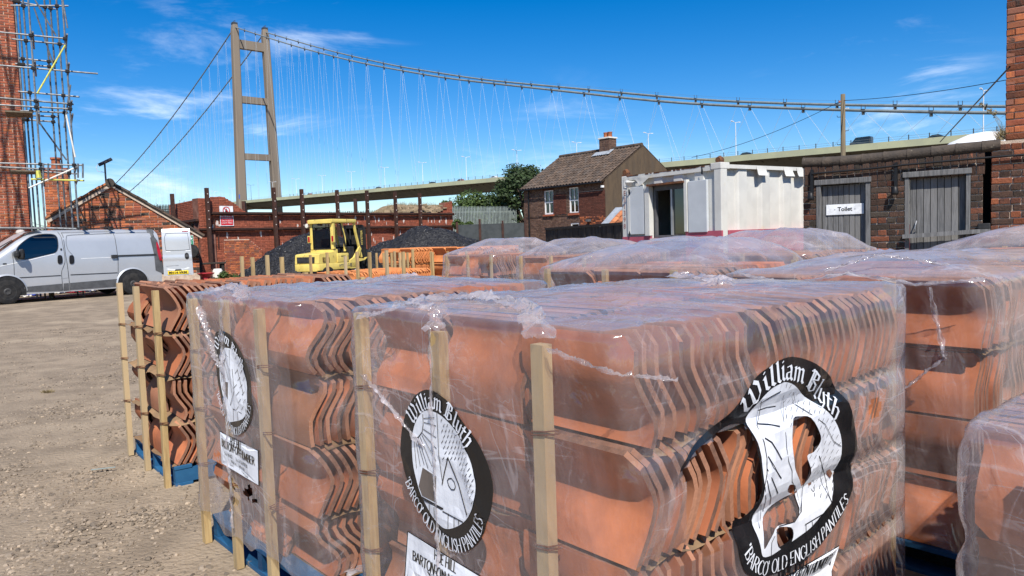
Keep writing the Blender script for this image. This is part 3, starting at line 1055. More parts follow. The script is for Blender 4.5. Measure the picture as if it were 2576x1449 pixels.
# ================================================================== trees, hedges
def leaves(b, c, r, n, size, rg, hollow=.5):
    c = Vector(c)
    for _ in range(n):
        d = Vector((rg.gauss(0, 1), rg.gauss(0, 1), rg.gauss(0, 1))).normalized()
        f = hollow + (1 - hollow) * rg.random() ** .6
        p = c + Vector((d.x * r[0], d.y * r[1], d.z * r[2])) * f * (1 + .2 * nz(d.x * 2 + c.x, d.y * 2 + c.y, d.z * 2 + c.z))
        u = Vector((rg.gauss(0, 1), rg.gauss(0, 1), rg.gauss(0, .6))).normalized()
        w = u.cross(d + Vector((0, 0, .4))).normalized()
        s = size * rg.uniform(.6, 1.3)
        b.add([p - u * s, p + w * s * .45, p + u * s, p - w * s * .45], [(0, 1, 2, 3)])
def tree(label, base, h, r, mat, n=5200, seed=1, clumps=16, size=.11, trunk=True, name='tree', group=None, low=.25):
    rg = random.Random(seed)
    t = thing(name, label, 'tree' if name == 'tree' else 'bush', base, 0, group)
    b = B()
    bt = B()
    bt.tube([(0, 0, 0), (.1, .05, h * .3), (0, .1, h * .55)], .035 * h, 7, r2=.015 * h)
    for k in range(clumps):
        a = rg.random() * 2 * PI
        z = h * (low + (.92 - low) * rg.random())
        q = math.sqrt(max(.05, 1 - abs((z / h - .5) / .55) ** 2)) * r * rg.uniform(.35, .95)
        c = (math.cos(a) * q, math.sin(a) * q, z)
        rr = r * rg.uniform(.22, .42)
        leaves(b, c, (rr, rr, rr * .8), n // clumps, size, rg, .35)
        bt.tube([(0, .05, h * .3), Vector(c) * .6 + Vector((0, 0, h * .15)), c], .012 * h, 5, r2=.004 * h)
    bt.obj('trunk', MATS['trunk'], t)
    b.obj('crown', mat, t)
    return t
tree('tall dark leafy tree against the left gable end of the brown house', at(1322, 560, 48) * Vector((1, 1, 0)) if False else Vector((at(1325, 560, 48).x, 48, 0)), 6.6, 2.5, MATS['leaf_dark'], 11000, 3, 30, .12, low=.1)
tree('spreading sunlit green tree behind the pale palisade fence', Vector((at(1215, 560, 50).x, 50, 0)), 4.8, 2.5, MATS['leaf_green'], 9000, 5, 20, .13, low=.3)
tree('small green bushy tree at the right end of the ruined kiln wall', Vector((at(1120, 560, 50).x, 50, 0)), 4.3, 1.0, MATS['leaf_green'], 3000, 8, 10, .12, low=.4)
tree('climbing green bush hanging over the fence beside the kiln wall end', Vector((at(1168, 600, 39.5).x, 39.5, 0)), 2.5, .8, MATS['leaf_green'], 2600, 9, 9, .09, name='bush', low=.3)
tree('dark green shrub seen between the tall brick tower and the shed chimney', Vector((at(95, 560, 31).x, 31, 0)), 2.9, 1.5, MATS['leaf_green'], 4000, 19, 14, .1, name='bush', low=.1)
tree('flowering weed clump growing at the foot of the red wall', Vector((at(590, 690, 24).x, 24, gz(-9, 24))), .62, .55, MATS['leaf_green'], 1500, 12, 9, .045, name='bush', low=.2)

# ================================================================== palisade fences and hedge
def palisade(label, p, q, h, mat, npale, pale_w=.07, z0=0.0, name='palisade_fence'):
    p, q = Vector(p), Vector(q)
    d = q - p
    L = d.length
    t = thing(name, label, 'fence', p, math.atan2(d.y, d.x))
    prof = [(-pale_w / 2, 0), (pale_w / 2, 0), (pale_w / 2, h - .12), (pale_w * .15, h - .02), (pale_w * .35, h), (-pale_w * .35, h), (-pale_w * .15, h - .02), (-pale_w / 2, h - .12)]
    me = B().prism(prof, -.012, .012).mesh('pale', mat)
    for i in range(npale):
        put('pale', me, t, ((i + .5) * L / npale, -.03, z0))
    for z in (.35, h - .35):
        B().bb(0, L, 0, .05, z0 + z - .03, z0 + z + .03).obj('rail', mat, t)
    for i in range(int(L / 2.75) + 1):
        B().bb(i * 2.75, i * 2.75 + .09, .05, .14, 0, z0 + h - .1).obj('post', mat, t)
    return t
palisade('pale grey-green steel palisade fence between kiln wall and brown house', (at(1138, 560, 44).x, 44, 0), (at(1300, 560, 47).x, 47, 0), 3.45, MATS['fence_green'], 44, .06)
palisade('dark steel palisade fence seen above the long red wall', (at(600, 540, 52).x, 52, 0), (at(1145, 540, 52).x, 52, 0), 3.72, MATS['fence_dark'], 120, .075)
palisade('dark palisade fence behind the gabled shed roof', (at(300, 540, 52).x, 52, 0), (at(470, 540, 52).x, 52, 0), 4.6, MATS['fence_dark'], 44, .075, name='palisade_fence')
def hedge():
    rg = random.Random(4)
    b = B()
    for i in range(60):
        px = 340 + i * 16 + rg.uniform(-6, 6)
        Y = 54 + rg.uniform(-.6, .6)
        p = at(px, 540, Y)
        leaves(b, (p.x, Y, 2.6 + .35 * rg.random() + (.9 if px < 470 else 0)), (.55, .4, .75 + .5 * rg.random()), 130, .1, rg, .3)
    b.obj('hedge', MATS['leaf_hedge'], kind='stuff', label='scruffy overgrown hedge running along the dark palisade fence', cat='hedge')
hedge()

# ================================================================== ruined red kiln wall with steel posts
K0, K1, K2 = at(505, 600, 31), at(1141, 600, 41.5), at(430, 600, 34.6)
def kiln():
    d = K1 - K0
    L = math.hypot(d.x, d.y)
    rz = math.atan2(d.y, d.x)
    o = thing('kiln_wall', 'long weathered red brick kiln wall with a broken stepped top', 'wall', (K0.x, K0.y, 0), rz)
    mt = MT((K0.x, K0.y, 0), rz)
    U = lambda x, y: onface(mt, x, y, 1, 0)
    z3 = lambda X, Y: U(402.5 + X * .3125, 429.3 + Y * .3125)
    tops = [z3(*p) for p in ((370, 222), (480, 207), (515, 213), (560, 240), (600, 262), (640, 298), (695, 338))]
    zr = 2.86
    tr = [z3(*p) for p in ((2228, 352), (2290, 300), (2300, 255), (2360, 251))]
    poly = [(0, 0)] + [(-0.02, tops[0].z)] + [(p.x, p.z) for p in tops] + [(tops[-1].x + .2, zr)] + [(tr[0].x, zr)] + [(p.x, p.z) for p in tr[1:]] + [(L, tr[-1].z), (L, 0)]
    slab(o, 'mortar_core', poly, .02, .55, MATS['mortar_kiln'])
    sp = lambda z: poly_spans(poly, z)
    bricks(o, sp, 0.0, 4.6, [(MATS['brick_kiln'], 1)], j=.010, nmax=300, prio=lambda q: abs(q[0] - 3.0) + (0 if q[1] > 1.0 else 4), seed=3)
    # lime stains and patches
    rg = random.Random(2)
    for i in range(60):
        x = rg.uniform(.3, L - .3)
        z = rg.choice((rg.uniform(2.3, 2.75), rg.uniform(1.2, 2.1)))
        w, h = rg.uniform(.02, .07), rg.uniform(.08, .38)
        n = 9
        B().prism([(x + w * math.cos(2 * PI * k / n) * rg.uniform(.4, 1.2), z + h / 2 * math.sin(2 * PI * k / n) * rg.uniform(.6, 1.2)) for k in range(n)], -.011, -.006).obj('lime_stain', MATS['lime_streak'], o)
    for (x0, x1, z0, z1, top) in ((z3(530, 840).x, z3(830, 840).x, 0, z3(530, 555).z, 1),):
        pp = [(x0, z0), (x1, z0), (x1, z1 - .5), (x1 - .6, z1), (x0, z1)]
        slab(o, 'blocked_opening', pp, -.03, .02, MATS['mortar_pale'])
        bricks(o, lambda z: poly_spans(pp, z), z0, z1, [(MATS['brick_orange'], 2), (MATS['brick_kiln'], 1)], nmax=170, T=Matrix.Translation((0, -.045, 0)), seed=9)
    # rubble mass on top, right part
    b = B()
    xa, xb = z3(1790, 345).x, z3(2290, 260).x
    zt = lambda u: (z3(1790 + 500 * u, 345).z + (z3(2000, 266).z - z3(1790, 345).z) * sm(u / .35) * (.92 + .1 * nz(u * 7, 1)))
    b.grid(lambda u, v: Vector((xa + (xb - xa) * u, -.03 + 1.6 * v, 2.7 + (zt(u) - 2.7) * sm(v / .35 + .08) + .06 * nz(u * 13, v * 9, 2))), 40, 10)
    b.obj('rubble_top', MATS['kiln_top'], o, smooth=True)
    rg2 = random.Random(8)
    g = B()
    for i in range(700):
        u = rg2.random()
        p = Vector((xa + (xb - xa) * u, .3 + 1.0 * rg2.random(), zt(u) - .03))
        a = Vector((rg2.uniform(-.12, .12), rg2.uniform(-.1, .1), rg2.uniform(.08, .3)))
        g.add([p, p + Vector((.012, 0, 0)), p + a], [(0, 1, 2)])
    g.obj('dry_weeds', MATS['dry_grass'], o, kind='stuff')
    for i in range(34):
        u = rg2.random()
        zc = 2.95 + (zt(u) - 2.95) * rg2.random()
        if zt(u) < 3.05:
            continue
        put('stone', brickmesh(MATS['kiln_top'], i % 5, .215, .065, .09), o, (xa + (xb - xa) * u, -.06, zc), (0, rg2.uniform(-.1, .1), 0), (1.2, 1, 1.3))
    # no-fires sign
    s = z3(533, 365)
    sg = thing('warning_sign', 'white and red fire warning board fixed to the red kiln wall', 'sign', mt @ Vector((s.x, -.03, s.z)), rz)
    w, h = .30, .425
    B().bb(-w - .0, w, -.012, 0, -h, h).obj('board', MATS['sign_white'], sg)
    B().bb(-w + .03, w - .03, -.0165, -.0125, -h + .03, -.05).obj('red_panel', MATS['sign_red'], sg)
    ring = [(.165 * math.cos(2 * PI * k / 28), .235 + .165 * math.sin(2 * PI * k / 28)) for k in range(28)]
    rin = [(.125 * math.cos(2 * PI * k / 28), .235 + .125 * math.sin(2 * PI * k / 28)) for k in range(28)]
    V, F = fill(ring, [rin])
    B().add([(v[0], -.0165, v[1]) for v in V], F).obj('prohibition_ring', MATS['sign_red'], sg)
    B().beam((-.1, -.018, .335), (.1, -.018, .135), .035, .003, up=(0, 1, 0)).obj('prohibition_bar', MATS['sign_red'], sg)
    V, F = fill([(-.06, .16), (.05, .16), (.07, .22), (.03, .25), (.02, .33), (-.03, .27), (-.05, .25)])
    B().add([(v[0], -.0145, v[1]) for v in V], F).obj('flame_pictogram', MATS['text_black'], sg)
    text_on('lettering', 'No Fires', .135, MATS['sign_red'], sg, (0, -.017, .01), (PI / 2, 0, 0), bold=.004)
    for k, tx in enumerate(('OFFENDERS', 'MUST NOT', 'LIGHT FIRES')):
        text_on('lettering', tx, .085, MATS['sign_white'], sg, (0, -.019, -.12 - .09 * k), (PI / 2, 0, 0))
    # steel rails
    fr = thing('steel_bracing', 'two long dark rusty steel rails strapped along the red kiln wall', 'bracing', (K0.x, K0.y, 0), rz)
    for z, x0 in ((2.88, .25), (2.2, -.1)):
        b = B()
        b.bb(x0, L, -.20, -.06, z - .012, z + .012)
        b.bb(x0, L, -.145, -.12, z - .07, z + .07)
        b.obj('rail', MATS['rusty_steel'], fr)
        for xx in (3.2, 6.6, 9.9):
            B().bb(xx, xx + .5, -.215, -.05, z - .03, z + .05).obj('joint_plate', MATS['rusty_steel'], fr)
    for px, zb in ((456, 2.0), (448, 2.65), (635, .9)):
        p = U(px + 90, 560)
        B().beam((p.x, -.05, zb), (p.x - .02, -.05, zb - .55), .03, .03).obj('tie_rod', MATS['rusty_steel'], fr)
    posts = [(511, 474, 660), (679, 473, 640), (749, 477, 640), (838, 479, 640), (913, 480, 640), (984, 483, 640), (1046, 487, 640)]
    words = ['tallest rusty steel post, at the left corner of the kiln wall', 'rusty steel post right of the fire warning board', 'rusty steel post rising behind the left side of the forklift', 'rusty steel post directly behind the forklift cab roof', 'rusty steel post just right of the forklift mast', 'rusty steel post left of the rubble mound', 'rightmost tall rusty steel post, in front of the rubble mound']
    for (px, y0, y1), wd in zip(posts, words):
        a = U(px, y0)
        c = U(px, y1)
        b = B()
        zb = max(c.z, 0) if px == 511 else 0
        q = .07
        b.bb(-q, q, -.012 - .25, -.25 + .012, 0, a.z - zb)
        b.bb(-q, q, -.012 - .36, -.36 + .012, 0, a.z - zb)
        b.bb(-.012, .012, -.35, -.26, 0, a.z - zb)
        t = thing('steel_post', wd, 'post', mt @ Vector((a.x, 0, zb)), rz, 'rusty steel posts along the kiln wall')
        b.obj('column', MATS['rusty_steel'], t)
        for k in range(5):
            B().lathe([(.022, 0), (.022, .015)], 8, (0, -.385, a.z - zb - .25 - k * .35), 1).obj('bolt_head', MATS['lime_streak'], t)
    for i, px in enumerate((612, 690, 760, 893)):
        p = at(px, 490, 45)
        put('steel_post', B().bb(-.1, .1, -.1, .1, 0, at(px, 492 + (8 if i % 2 else 14), 45).z).mesh('steel_post', MATS['rusty_steel']), None, (p.x, 45, 0), label='thin distant rusty post behind the kiln wall, %s' % ('leftmost', 'second from left', 'third from left', 'rightmost')[i], cat='post', group='distant posts behind the kiln wall')
    # left return wall with the arch
    d2 = K0 - K2
    L2 = math.hypot(d2.x, d2.y)
    rz2 = math.atan2(d2.y, d2.x)
    o2 = thing('kiln_return_wall', 'end wall of the red kiln with a small dark arch', 'wall', (K2.x, K2.y, 0), rz2)
    mt2 = MT((K2.x, K2.y, 0), rz2)
    V2 = lambda X, Y: onface(mt2, 402.5 + X * .3125, 429.3 + Y * .3125, 1, 0)
    pl = [(0, 0), (0, V2(100, 268).z), (L2, V2(350, 226).z), (L2, 0)]
    ca = V2(276, 500)
    aw, ah = .34, V2(276, 418).z - ca.z
    arch = [(ca.x - aw, ca.z - .25), (ca.x + aw, ca.z - .25)] + [(ca.x + aw * math.cos(PI * k / 12), ca.z + ah * math.sin(PI * k / 12)) for k in range(13)]
    Vv, Ff = fill(pl, [arch])
    b = B()
    b.add([(v[0], .02, v[1]) for v in Vv], Ff)
    b.obj('mortar_core', MATS['mortar_kiln'], o2)
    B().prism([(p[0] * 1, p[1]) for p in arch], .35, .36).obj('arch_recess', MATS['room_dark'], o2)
    B().bb(0, L2, .36, .6, 0, 2.0).obj('inner_core', MATS['mortar_kiln'], o2)
    def sp2(z):
        s = poly_spans(pl, z)
        for a, c in poly_spans(arch, z):
            s = cut(s, a - .1, c + .1)
        return s
    bricks(o2, sp2, 0, 4.2, MATS['brick_kiln'], nmax=220, prio=lambda q: -q[1], seed=6)
    for k in range(13):
        a = PI * k / 12
        put('arch_brick', brickmesh(MATS['kiln_top'], k % 5, .215, .065, .09), o2, (ca.x + (aw + .12) * math.cos(a), 0, ca.z + (ah + .1) * math.sin(a)), (0, -a, 0))
    for z in (2.62, 2.05):
        B().bb(0, L2, -.16, -.04, z - .05, z + .05).obj('steel_rail', MATS['rusty_steel'], o2)
    a = V2(145, 187)
    t = thing('steel_post', 'shorter rusty steel post left of the tallest one, beside the shed roof', 'post', mt2 @ Vector((a.x, 0, 0)), rz2, 'rusty steel posts along the kiln wall')
    B().bb(-.075, .075, -.33, -.18, 0, a.z).obj('column', MATS['rusty_steel'], t)
kiln()

# ================================================================== gabled shed
SR = at(499, 600, 26.0)
sd = Vector((.9, .436, 0)).normalized()
srz = math.atan2(sd.y, sd.x)
mtS0 = MT((SR.x, SR.y, 0), srz)
SLx = onface(mtS0, 129, 560, 1, 0).x
SLo = mtS0 @ Vector((SLx, 0, 0))
mtS = MT(SLo, srz)
def shed():
    o = thing('gabled_shed', 'low shed with patched orange brick gable and long sloping roof behind the silver van', 'shed', SLo, srz)
    U = lambda x, y: onface(mtS, x, y, 1, 0)
    e0, ap, e1 = U(131, 547), U(277, 464), U(497, 590)
    W = e1.x
    pl = [(0.02, 0), (0.02, e0.z), (ap.x, ap.z), (W, e1.z), (W, 0)]
    slab(o, 'gable_core', pl, .02, .3, MATS['mortar_pale'])
    bricks(o, lambda z: poly_spans(pl, z), .6, ap.z, [(MATS['brick_orange'], 3), (MATS['brick_red'], 1), (MATS['brick_brown'], 1)], L=.235, h=.07, j=.014, nmax=300, prio=lambda q: -q[1], seed=14, english=False)
    # roof slopes
    D = 6.0
    th = .10
    for (a, c, nm) in ((e0, ap, 0), (ap, e1, 1)):
        dv = Vector((c.x - a.x, 0, c.z - a.z)).normalized()
        up = Vector((-dv.z, 0, dv.x))
        ext = .18
        A = Vector((a.x, 0, a.z)) - dv * (ext if nm == 0 else 0)
        C = Vector((c.x, 0, c.z)) + dv * (ext if nm == 1 else 0)
        rp = B()
        n = int((C - A).length / .30)
        rp.prism([(A.x, A.z), (C.x, C.z), (C.x + up.x * .05, C.z + up.z * .05), (A.x + up.x * .05, A.z + up.z * .05)], -.04, D)
        roof = rp.obj('roof', MATS['roof_tile'] if nm == 0 else MATS['dark_wood'], o)
        # verge strip of pale mortar
        vm = .09 if nm == 0 else .055
        B().prism([(A.x - up.x * vm, A.z - up.z * vm), (C.x - up.x * vm, C.z - up.z * vm), (C.x - up.x * .005, C.z - up.z * .005), (A.x - up.x * .005, A.z - up.z * .005)], -.05, -.005).obj('verge_mortar', MATS['mortar_pale'], o)
        for k in range(n):
            p = A + (C - A) * ((k + .5) / n) + up * (.085 + .012 * (k % 2))
            tl = B()
            cols = 1 if nm else 3
            ln = (C - A).length / n * 1.15
            tl.grid(lambda u, v: Vector((ln * (u - .5), .26 * cols * v, .035 * math.sin(v * cols * 2 * PI) + .02 * (u - .5))), 2, 8 * cols)
            tl.grid(lambda u, v: Vector((ln * (u - .5), .26 * cols * v, -.016 + .035 * math.sin(v * cols * 2 * PI) + .02 * (u - .5))), 2, 8 * cols)
            tl.bb(-ln / 2, ln / 2, -.01, 0, -.03, .03)
            mm = MATS['roof_orange'] if nm == 0 else MATS['roof_tile']
            ob = put('tile', tl.mesh('tile', mm), roof, p + Vector((0, -.05, 0)), (0, -math.atan2(dv.z, dv.x), 0))
    # rounded ridge tile
    B().tube([(ap.x, -.09, ap.z + .06), (ap.x, D, ap.z + .06)], .14, 12).obj('ridge_tile', MATS['coping_tile'], o)
    # solar floodlight
    a = U(270, 459)
    f = thing('solar_floodlight', 'small solar floodlight on a pole at the shed roof peak', 'floodlight', mtS @ Vector((a.x - .05, .25, ap.z + .1)), srz)
    h = U(271, 418).z - ap.z
    B().tube([(0, 0, 0), (0, 0, h)], .028, 8).obj('pole', MATS['grey_metal'], f)
    b = B()
    b.box((.02, -.03, h + .06), (.46, .3, .05), Matrix.Rotation(R(-28), 3, 'Y') @ Matrix.Rotation(R(18), 3, 'X'))
    b.obj('panel', MATS['machine_black'], f)
    B().tube([(-.2, 0, h - .02), (-.26, 0, h - .12), (-.22, 0, h - .25), (-.02, 0, h - .28)], .008, 5).obj('cable', MATS['lime_streak'], f)
    # first-aid style green sign on the pier
    s = U(476.5, 604)
    g = thing('green_sign', 'green safety sign with white pictogram on the shed pier', 'sign', mtS @ Vector((s.x, -.03, s.z)), srz)
    B().bb(-.125, .125, -.01, 0, -.17, .17).obj('board', MATS['sign_white'], g)
    B().bb(-.112, .112, -.0145, -.0105, -.015, .155).obj('green_panel', MATS['sign_green'], g)
    B().bb(-.112, .112, -.0145, -.0105, -.155, -.025).obj('green_panel', MATS['sign_green'], g)
    V, F = fill(curve([(-.07, .02), (.06, .02), (.09, .06), (.05, .08), (.07, .12), (.02, .13), (.0, .085), (-.06, .06)], 3))
    B().add([(v[0], -.0165, v[1]) for v in V], F).obj('pictogram', MATS['sign_white'], g)
    for k in range(2):
        B().bb(-.06, .06, -.0185, -.0165, -.075 - .045 * k, -.055 - .045 * k).obj('text_line', MATS['sign_white'], g)
    q = U(481, 632)
    B().lathe([(.05, 0), (.22, .02), (.24, .06), (.22, .1), (.06, .12)], 20, mtS @ Vector((q.x, -.16, q.z)), 1).obj('hose_reel', MATS['rubber'], label='dark round hose reel hung below the green sign', cat='hose reel')
    # chimney behind the shed
    c = at(143, 480, 24.95)
    w = 53 * 24.95 / FPX
    ch = thing('brick_chimney', 'square orange brick chimney with clay pot behind the scaffold', 'chimney', (c.x, c.y, 0), srz)
    zt = at(143, 432, 24.95).z
    B().bb(-w / 2 + .012, w / 2 - .012, .012, w * .9 - .012, 0, zt).obj('core', MATS['mortar_pale'], ch)
    for T, ww in ((Matrix.Translation((-w / 2, 0, 0)), w), (Matrix.Translation((-w / 2, w * .9, 0)) @ Matrix.Rotation(-PI / 2, 4, 'Z'), w * .9), (Matrix.Translation((w / 2, 0, 0)) @ Matrix.Rotation(PI / 2, 4, 'Z'), w * .9)):
        bricks(ch, lambda z: [(.0, ww)], 1.9, zt, [(MATS['brick_orange'], 3), (MATS['brick_red'], 1)], L=.235, h=.07, j=.013, nmax=90, prio=lambda q: -q[1], T=T, seed=21, english=False)
    B().cbox(-w / 2 - .05, w / 2 + .05, -.05, w * .9 + .05, zt, zt + .13, .015).obj('cap', MATS['brick_red'], ch)
    B().lathe([(.15, zt + .13), (.13, zt + .42), (.165, zt + .44), (.165, zt + .5), (.12, zt + .5)], 18, (0, w * .45, 0)).obj('pot', MATS['clay_pot'], ch, auto=40)
shed()

# ================================================================== tall brick tower at the left and its scaffold
td = Vector((.85, .527, 0)).normalized()
trz = math.atan2(td.y, td.x)
TE = at(75, 570, 25.3)
def tower():
    W = 3.6
    o0 = Vector((TE.x, TE.y, 0)) - td * W
    o = thing('brick_tower', 'tall red brick building at the left edge behind the scaffold', 'building', o0, trz)
    H = 13
    B().bb(.0, W - .012, .012, 3.6, 0, H).obj('core', MATS['mortar_pale'], o)
    def sp(z):
        return [(0, W)]
    def pr(q):
        return 0 if q[0] > W - 1.5 and .9 < q[1] < 9.3 else 1
    bricks(o, lambda z: [(W - 1.75, W)], 0, H, [(MATS['brick_red'], 4), (MATS['brick_orange'], 1)], L=.25, h=.070, j=.018, nmax=300, prio=lambda q: abs(q[1] - 2.6), seed=31, english=False)
    bricks(o, lambda z: [(0, W - 1.765)], 0, H, MATS['brick_red'], L=.25, h=.070, j=.018, nmax=0, seed=32, english=False)
    bricks(o, lambda z: [(0, 3.4)], 0, H, MATS['brick_red'], L=.25, h=.070, j=.018, nmax=0, seed=33, T=Matrix.Translation((W, 0, 0)) @ Matrix.Rotation(PI / 2, 4, 'Z'), english=False)
    # pale plinth patch at the bottom
    B().bb(W - 1.6, W - .75, -.02, -.006, 1.0, 1.35).obj('render_patch', MATS['mortar_pale'], o)
tower()
SA = at(115, 577, 21.2)
mtC = MT((SA.x, SA.y, 0), trz)
def scaffold():
    o = thing('scaffold', 'tall steel tube scaffold tower beside the red brick building', 'scaffold', (SA.x, SA.y, 0), trz)
    rows = [0.0, 0.75, 1.5]
    U = lambda X, Y, r: onface(mtC, X * .537, Y * .537, 1, rows[r])
    H = 9.1
    def tube(name, p, q, mat='scaffold_steel', r=.0245):
        B().tube([p, q], r, 8).obj(name, MATS[mat], o, smooth=False)
    std = [(188, 0), (345, 0), (163, 1), (318, 1), (125, 2), (142, 2), (262, 2), (288, 2)]
    sx = []
    for x, r in std:
        p = U(x, 745, r)
        sx.append((p.x, rows[r]))
        tube('standard', (p.x, rows[r], 0 if (x not in (262, 288)) else 2.2), (p.x, rows[r], H))
    led = [(0, 153, 310, 183, 0), (55, 185, 300, 210, 1), (90, 275, 260, 292, 2), (70, 300, 250, 315, 2), (0, 308, 458, 347, 0), (85, 430, 372, 455, 1), (0, 460, 345, 490, 0), (0, 493, 330, 512, 0), (95, 520, 320, 530, 1), (95, 540, 270, 548, 2), (100, 560, 255, 572, 2), (0, 765, 392, 775, 0), (0, 783, 330, 800, 0), (120, 800, 360, 815, 1), (0, 1068, 210, 1070, 0), (215, 1068, 365, 1072, 0), (50, 28, 320, 30, 1), (40, 0, 260, 45, 2)]
    led = [(-260, y0 - (y1 - y0) / (x1 - x0) * 260, x1, y1, r) if x0 == 0 else (x0, y0, x1, y1, r) for x0, y0, x1, y1, r in led]
    for x0, y0, x1, y1, r in led:
        tube('ledger', U(x0, y0, r) - Vector((0, .05, 0)), U(x1, y1, r) - Vector((0, .05, 0)))
    tube('ledger', U(145, 840, 0) - Vector((0, .05, 0)), U(395, 847, 0) - Vector((0, .05, 0)), 'scaffold_yellow')
    for x0, y0, x1, y1, r, m in ((165, 5, 262, 170, 1, 'scaffold_steel'), (175, 440, 305, 215, 0, 'scaffold_yellow'), (180, 570, 312, 752, 1, 'scaffold_steel'), (293, 0, 316, 135, 0, 'scaffold_steel'), (310, 540, 352, 738, 0, 'off_white'), (135, 882, 345, 790, 0, 'off_white'), (330, 400, 300, 600, 1, 'scaffold_steel'), (255, 320, 160, 40, 2, 'scaffold_steel')):
        tube('brace', U(x0, y0, r) - Vector((0, .09, 0)), U(x1, y1, r) - Vector((0, .09, 0)), m, .022)
    for X in (-600, -520, -440, -370):  # scaffold carried on out of view, placed to throw shadows on the tower
        p = U(X, 745, 0)
        tube('standard', (p.x, -.35, 0), (p.x, -.35, 16), r=.034)
    xa_, xb_ = U(-640, 745, 0).x, U(-300, 745, 0).x
    for z in (7.6, 9.4, 11.3, 13.2, 15.1):
        tube('ledger', (xa_, -.4, z), (xb_, -.4, z), r=.04)
    for x0, z0, x1, z1 in ((-580, 7.4, -430, 11.6), (-370, 8.0, -540, 12.5), (-570, 11.0, -380, 15.5), (-380, 11.4, -510, 15.8), (-490, 7.2, -360, 10.4)):
        tube('brace', (U(x0, 745, 0).x, -.45, z0), (U(x1, 745, 0).x, -.45, z1), r=.034)
    for x0, y0, x1, y1 in ((-220, 700, -60, 330), (-60, 640, -230, 100), (-230, 1000, -20, 640), (-140, 300, -20, 0), (-60, 1000, -150, 700)):
        tube('brace', U(x0, y0, 0) - Vector((0, .4, 0)), U(x1, y1, 0) - Vector((0, .4, 0)), r=.022)
    fr = [s for s in sx if s[1] == 0]
    for yy in (200, 330, 500, 560, 800, 860):
        z = U(260, yy, 1).z
        for k, (x, _) in enumerate(fr):
            tube('transom', (x + .05, -.25, z + .03 * k), (x + .05, 1.75, z + .03 * k))
    rg = random.Random(3)
    cp = B().cbox(-.055, .055, -.055, .055, -.045, .045, .012).mesh('coupler', MATS['black_iron'])
    for x0, y0, x1, y1, r in led:
        a, c = U(x0, y0, r), U(x1, y1, r)
        for (x, yr) in sx:
            if yr == rows[r] and min(a.x, c.x) < x < max(a.x, c.x):
                z = a.z + (c.z - a.z) * (x - a.x) / (c.x - a.x)
                put('coupler', cp, o, (x, yr - .03, z), (0, rg.uniform(-.3, .3), 0))
    for yy in (545, 812):
        z = U(200, yy, 1).z
        for k in range(4):
            B().bb(fr[0][0] - .75, fr[0][0] - .1, .25 + k * .24, .25 + k * .24 + .22, z, z + .038).obj('board', MATS['scaffold_board'], o)
    # ladder-like gate frames on the lowest lift
    for X in (203, 365):
        p, q = U(X, 768, 0), U(X, 835, 0)
        for dx in (0, .12):
            tube('gate_tube', (p.x + dx, -.12, p.z), (q.x + dx, -.12, q.z))
    B().tube([U(178, 800, 0) - Vector((0, .1, 0)), U(182, 835, 0) - Vector((0, .1, 0))], .05, 6, r2=.07).obj('yellow_bag', MATS['scaffold_yellow'], o)
scaffold()

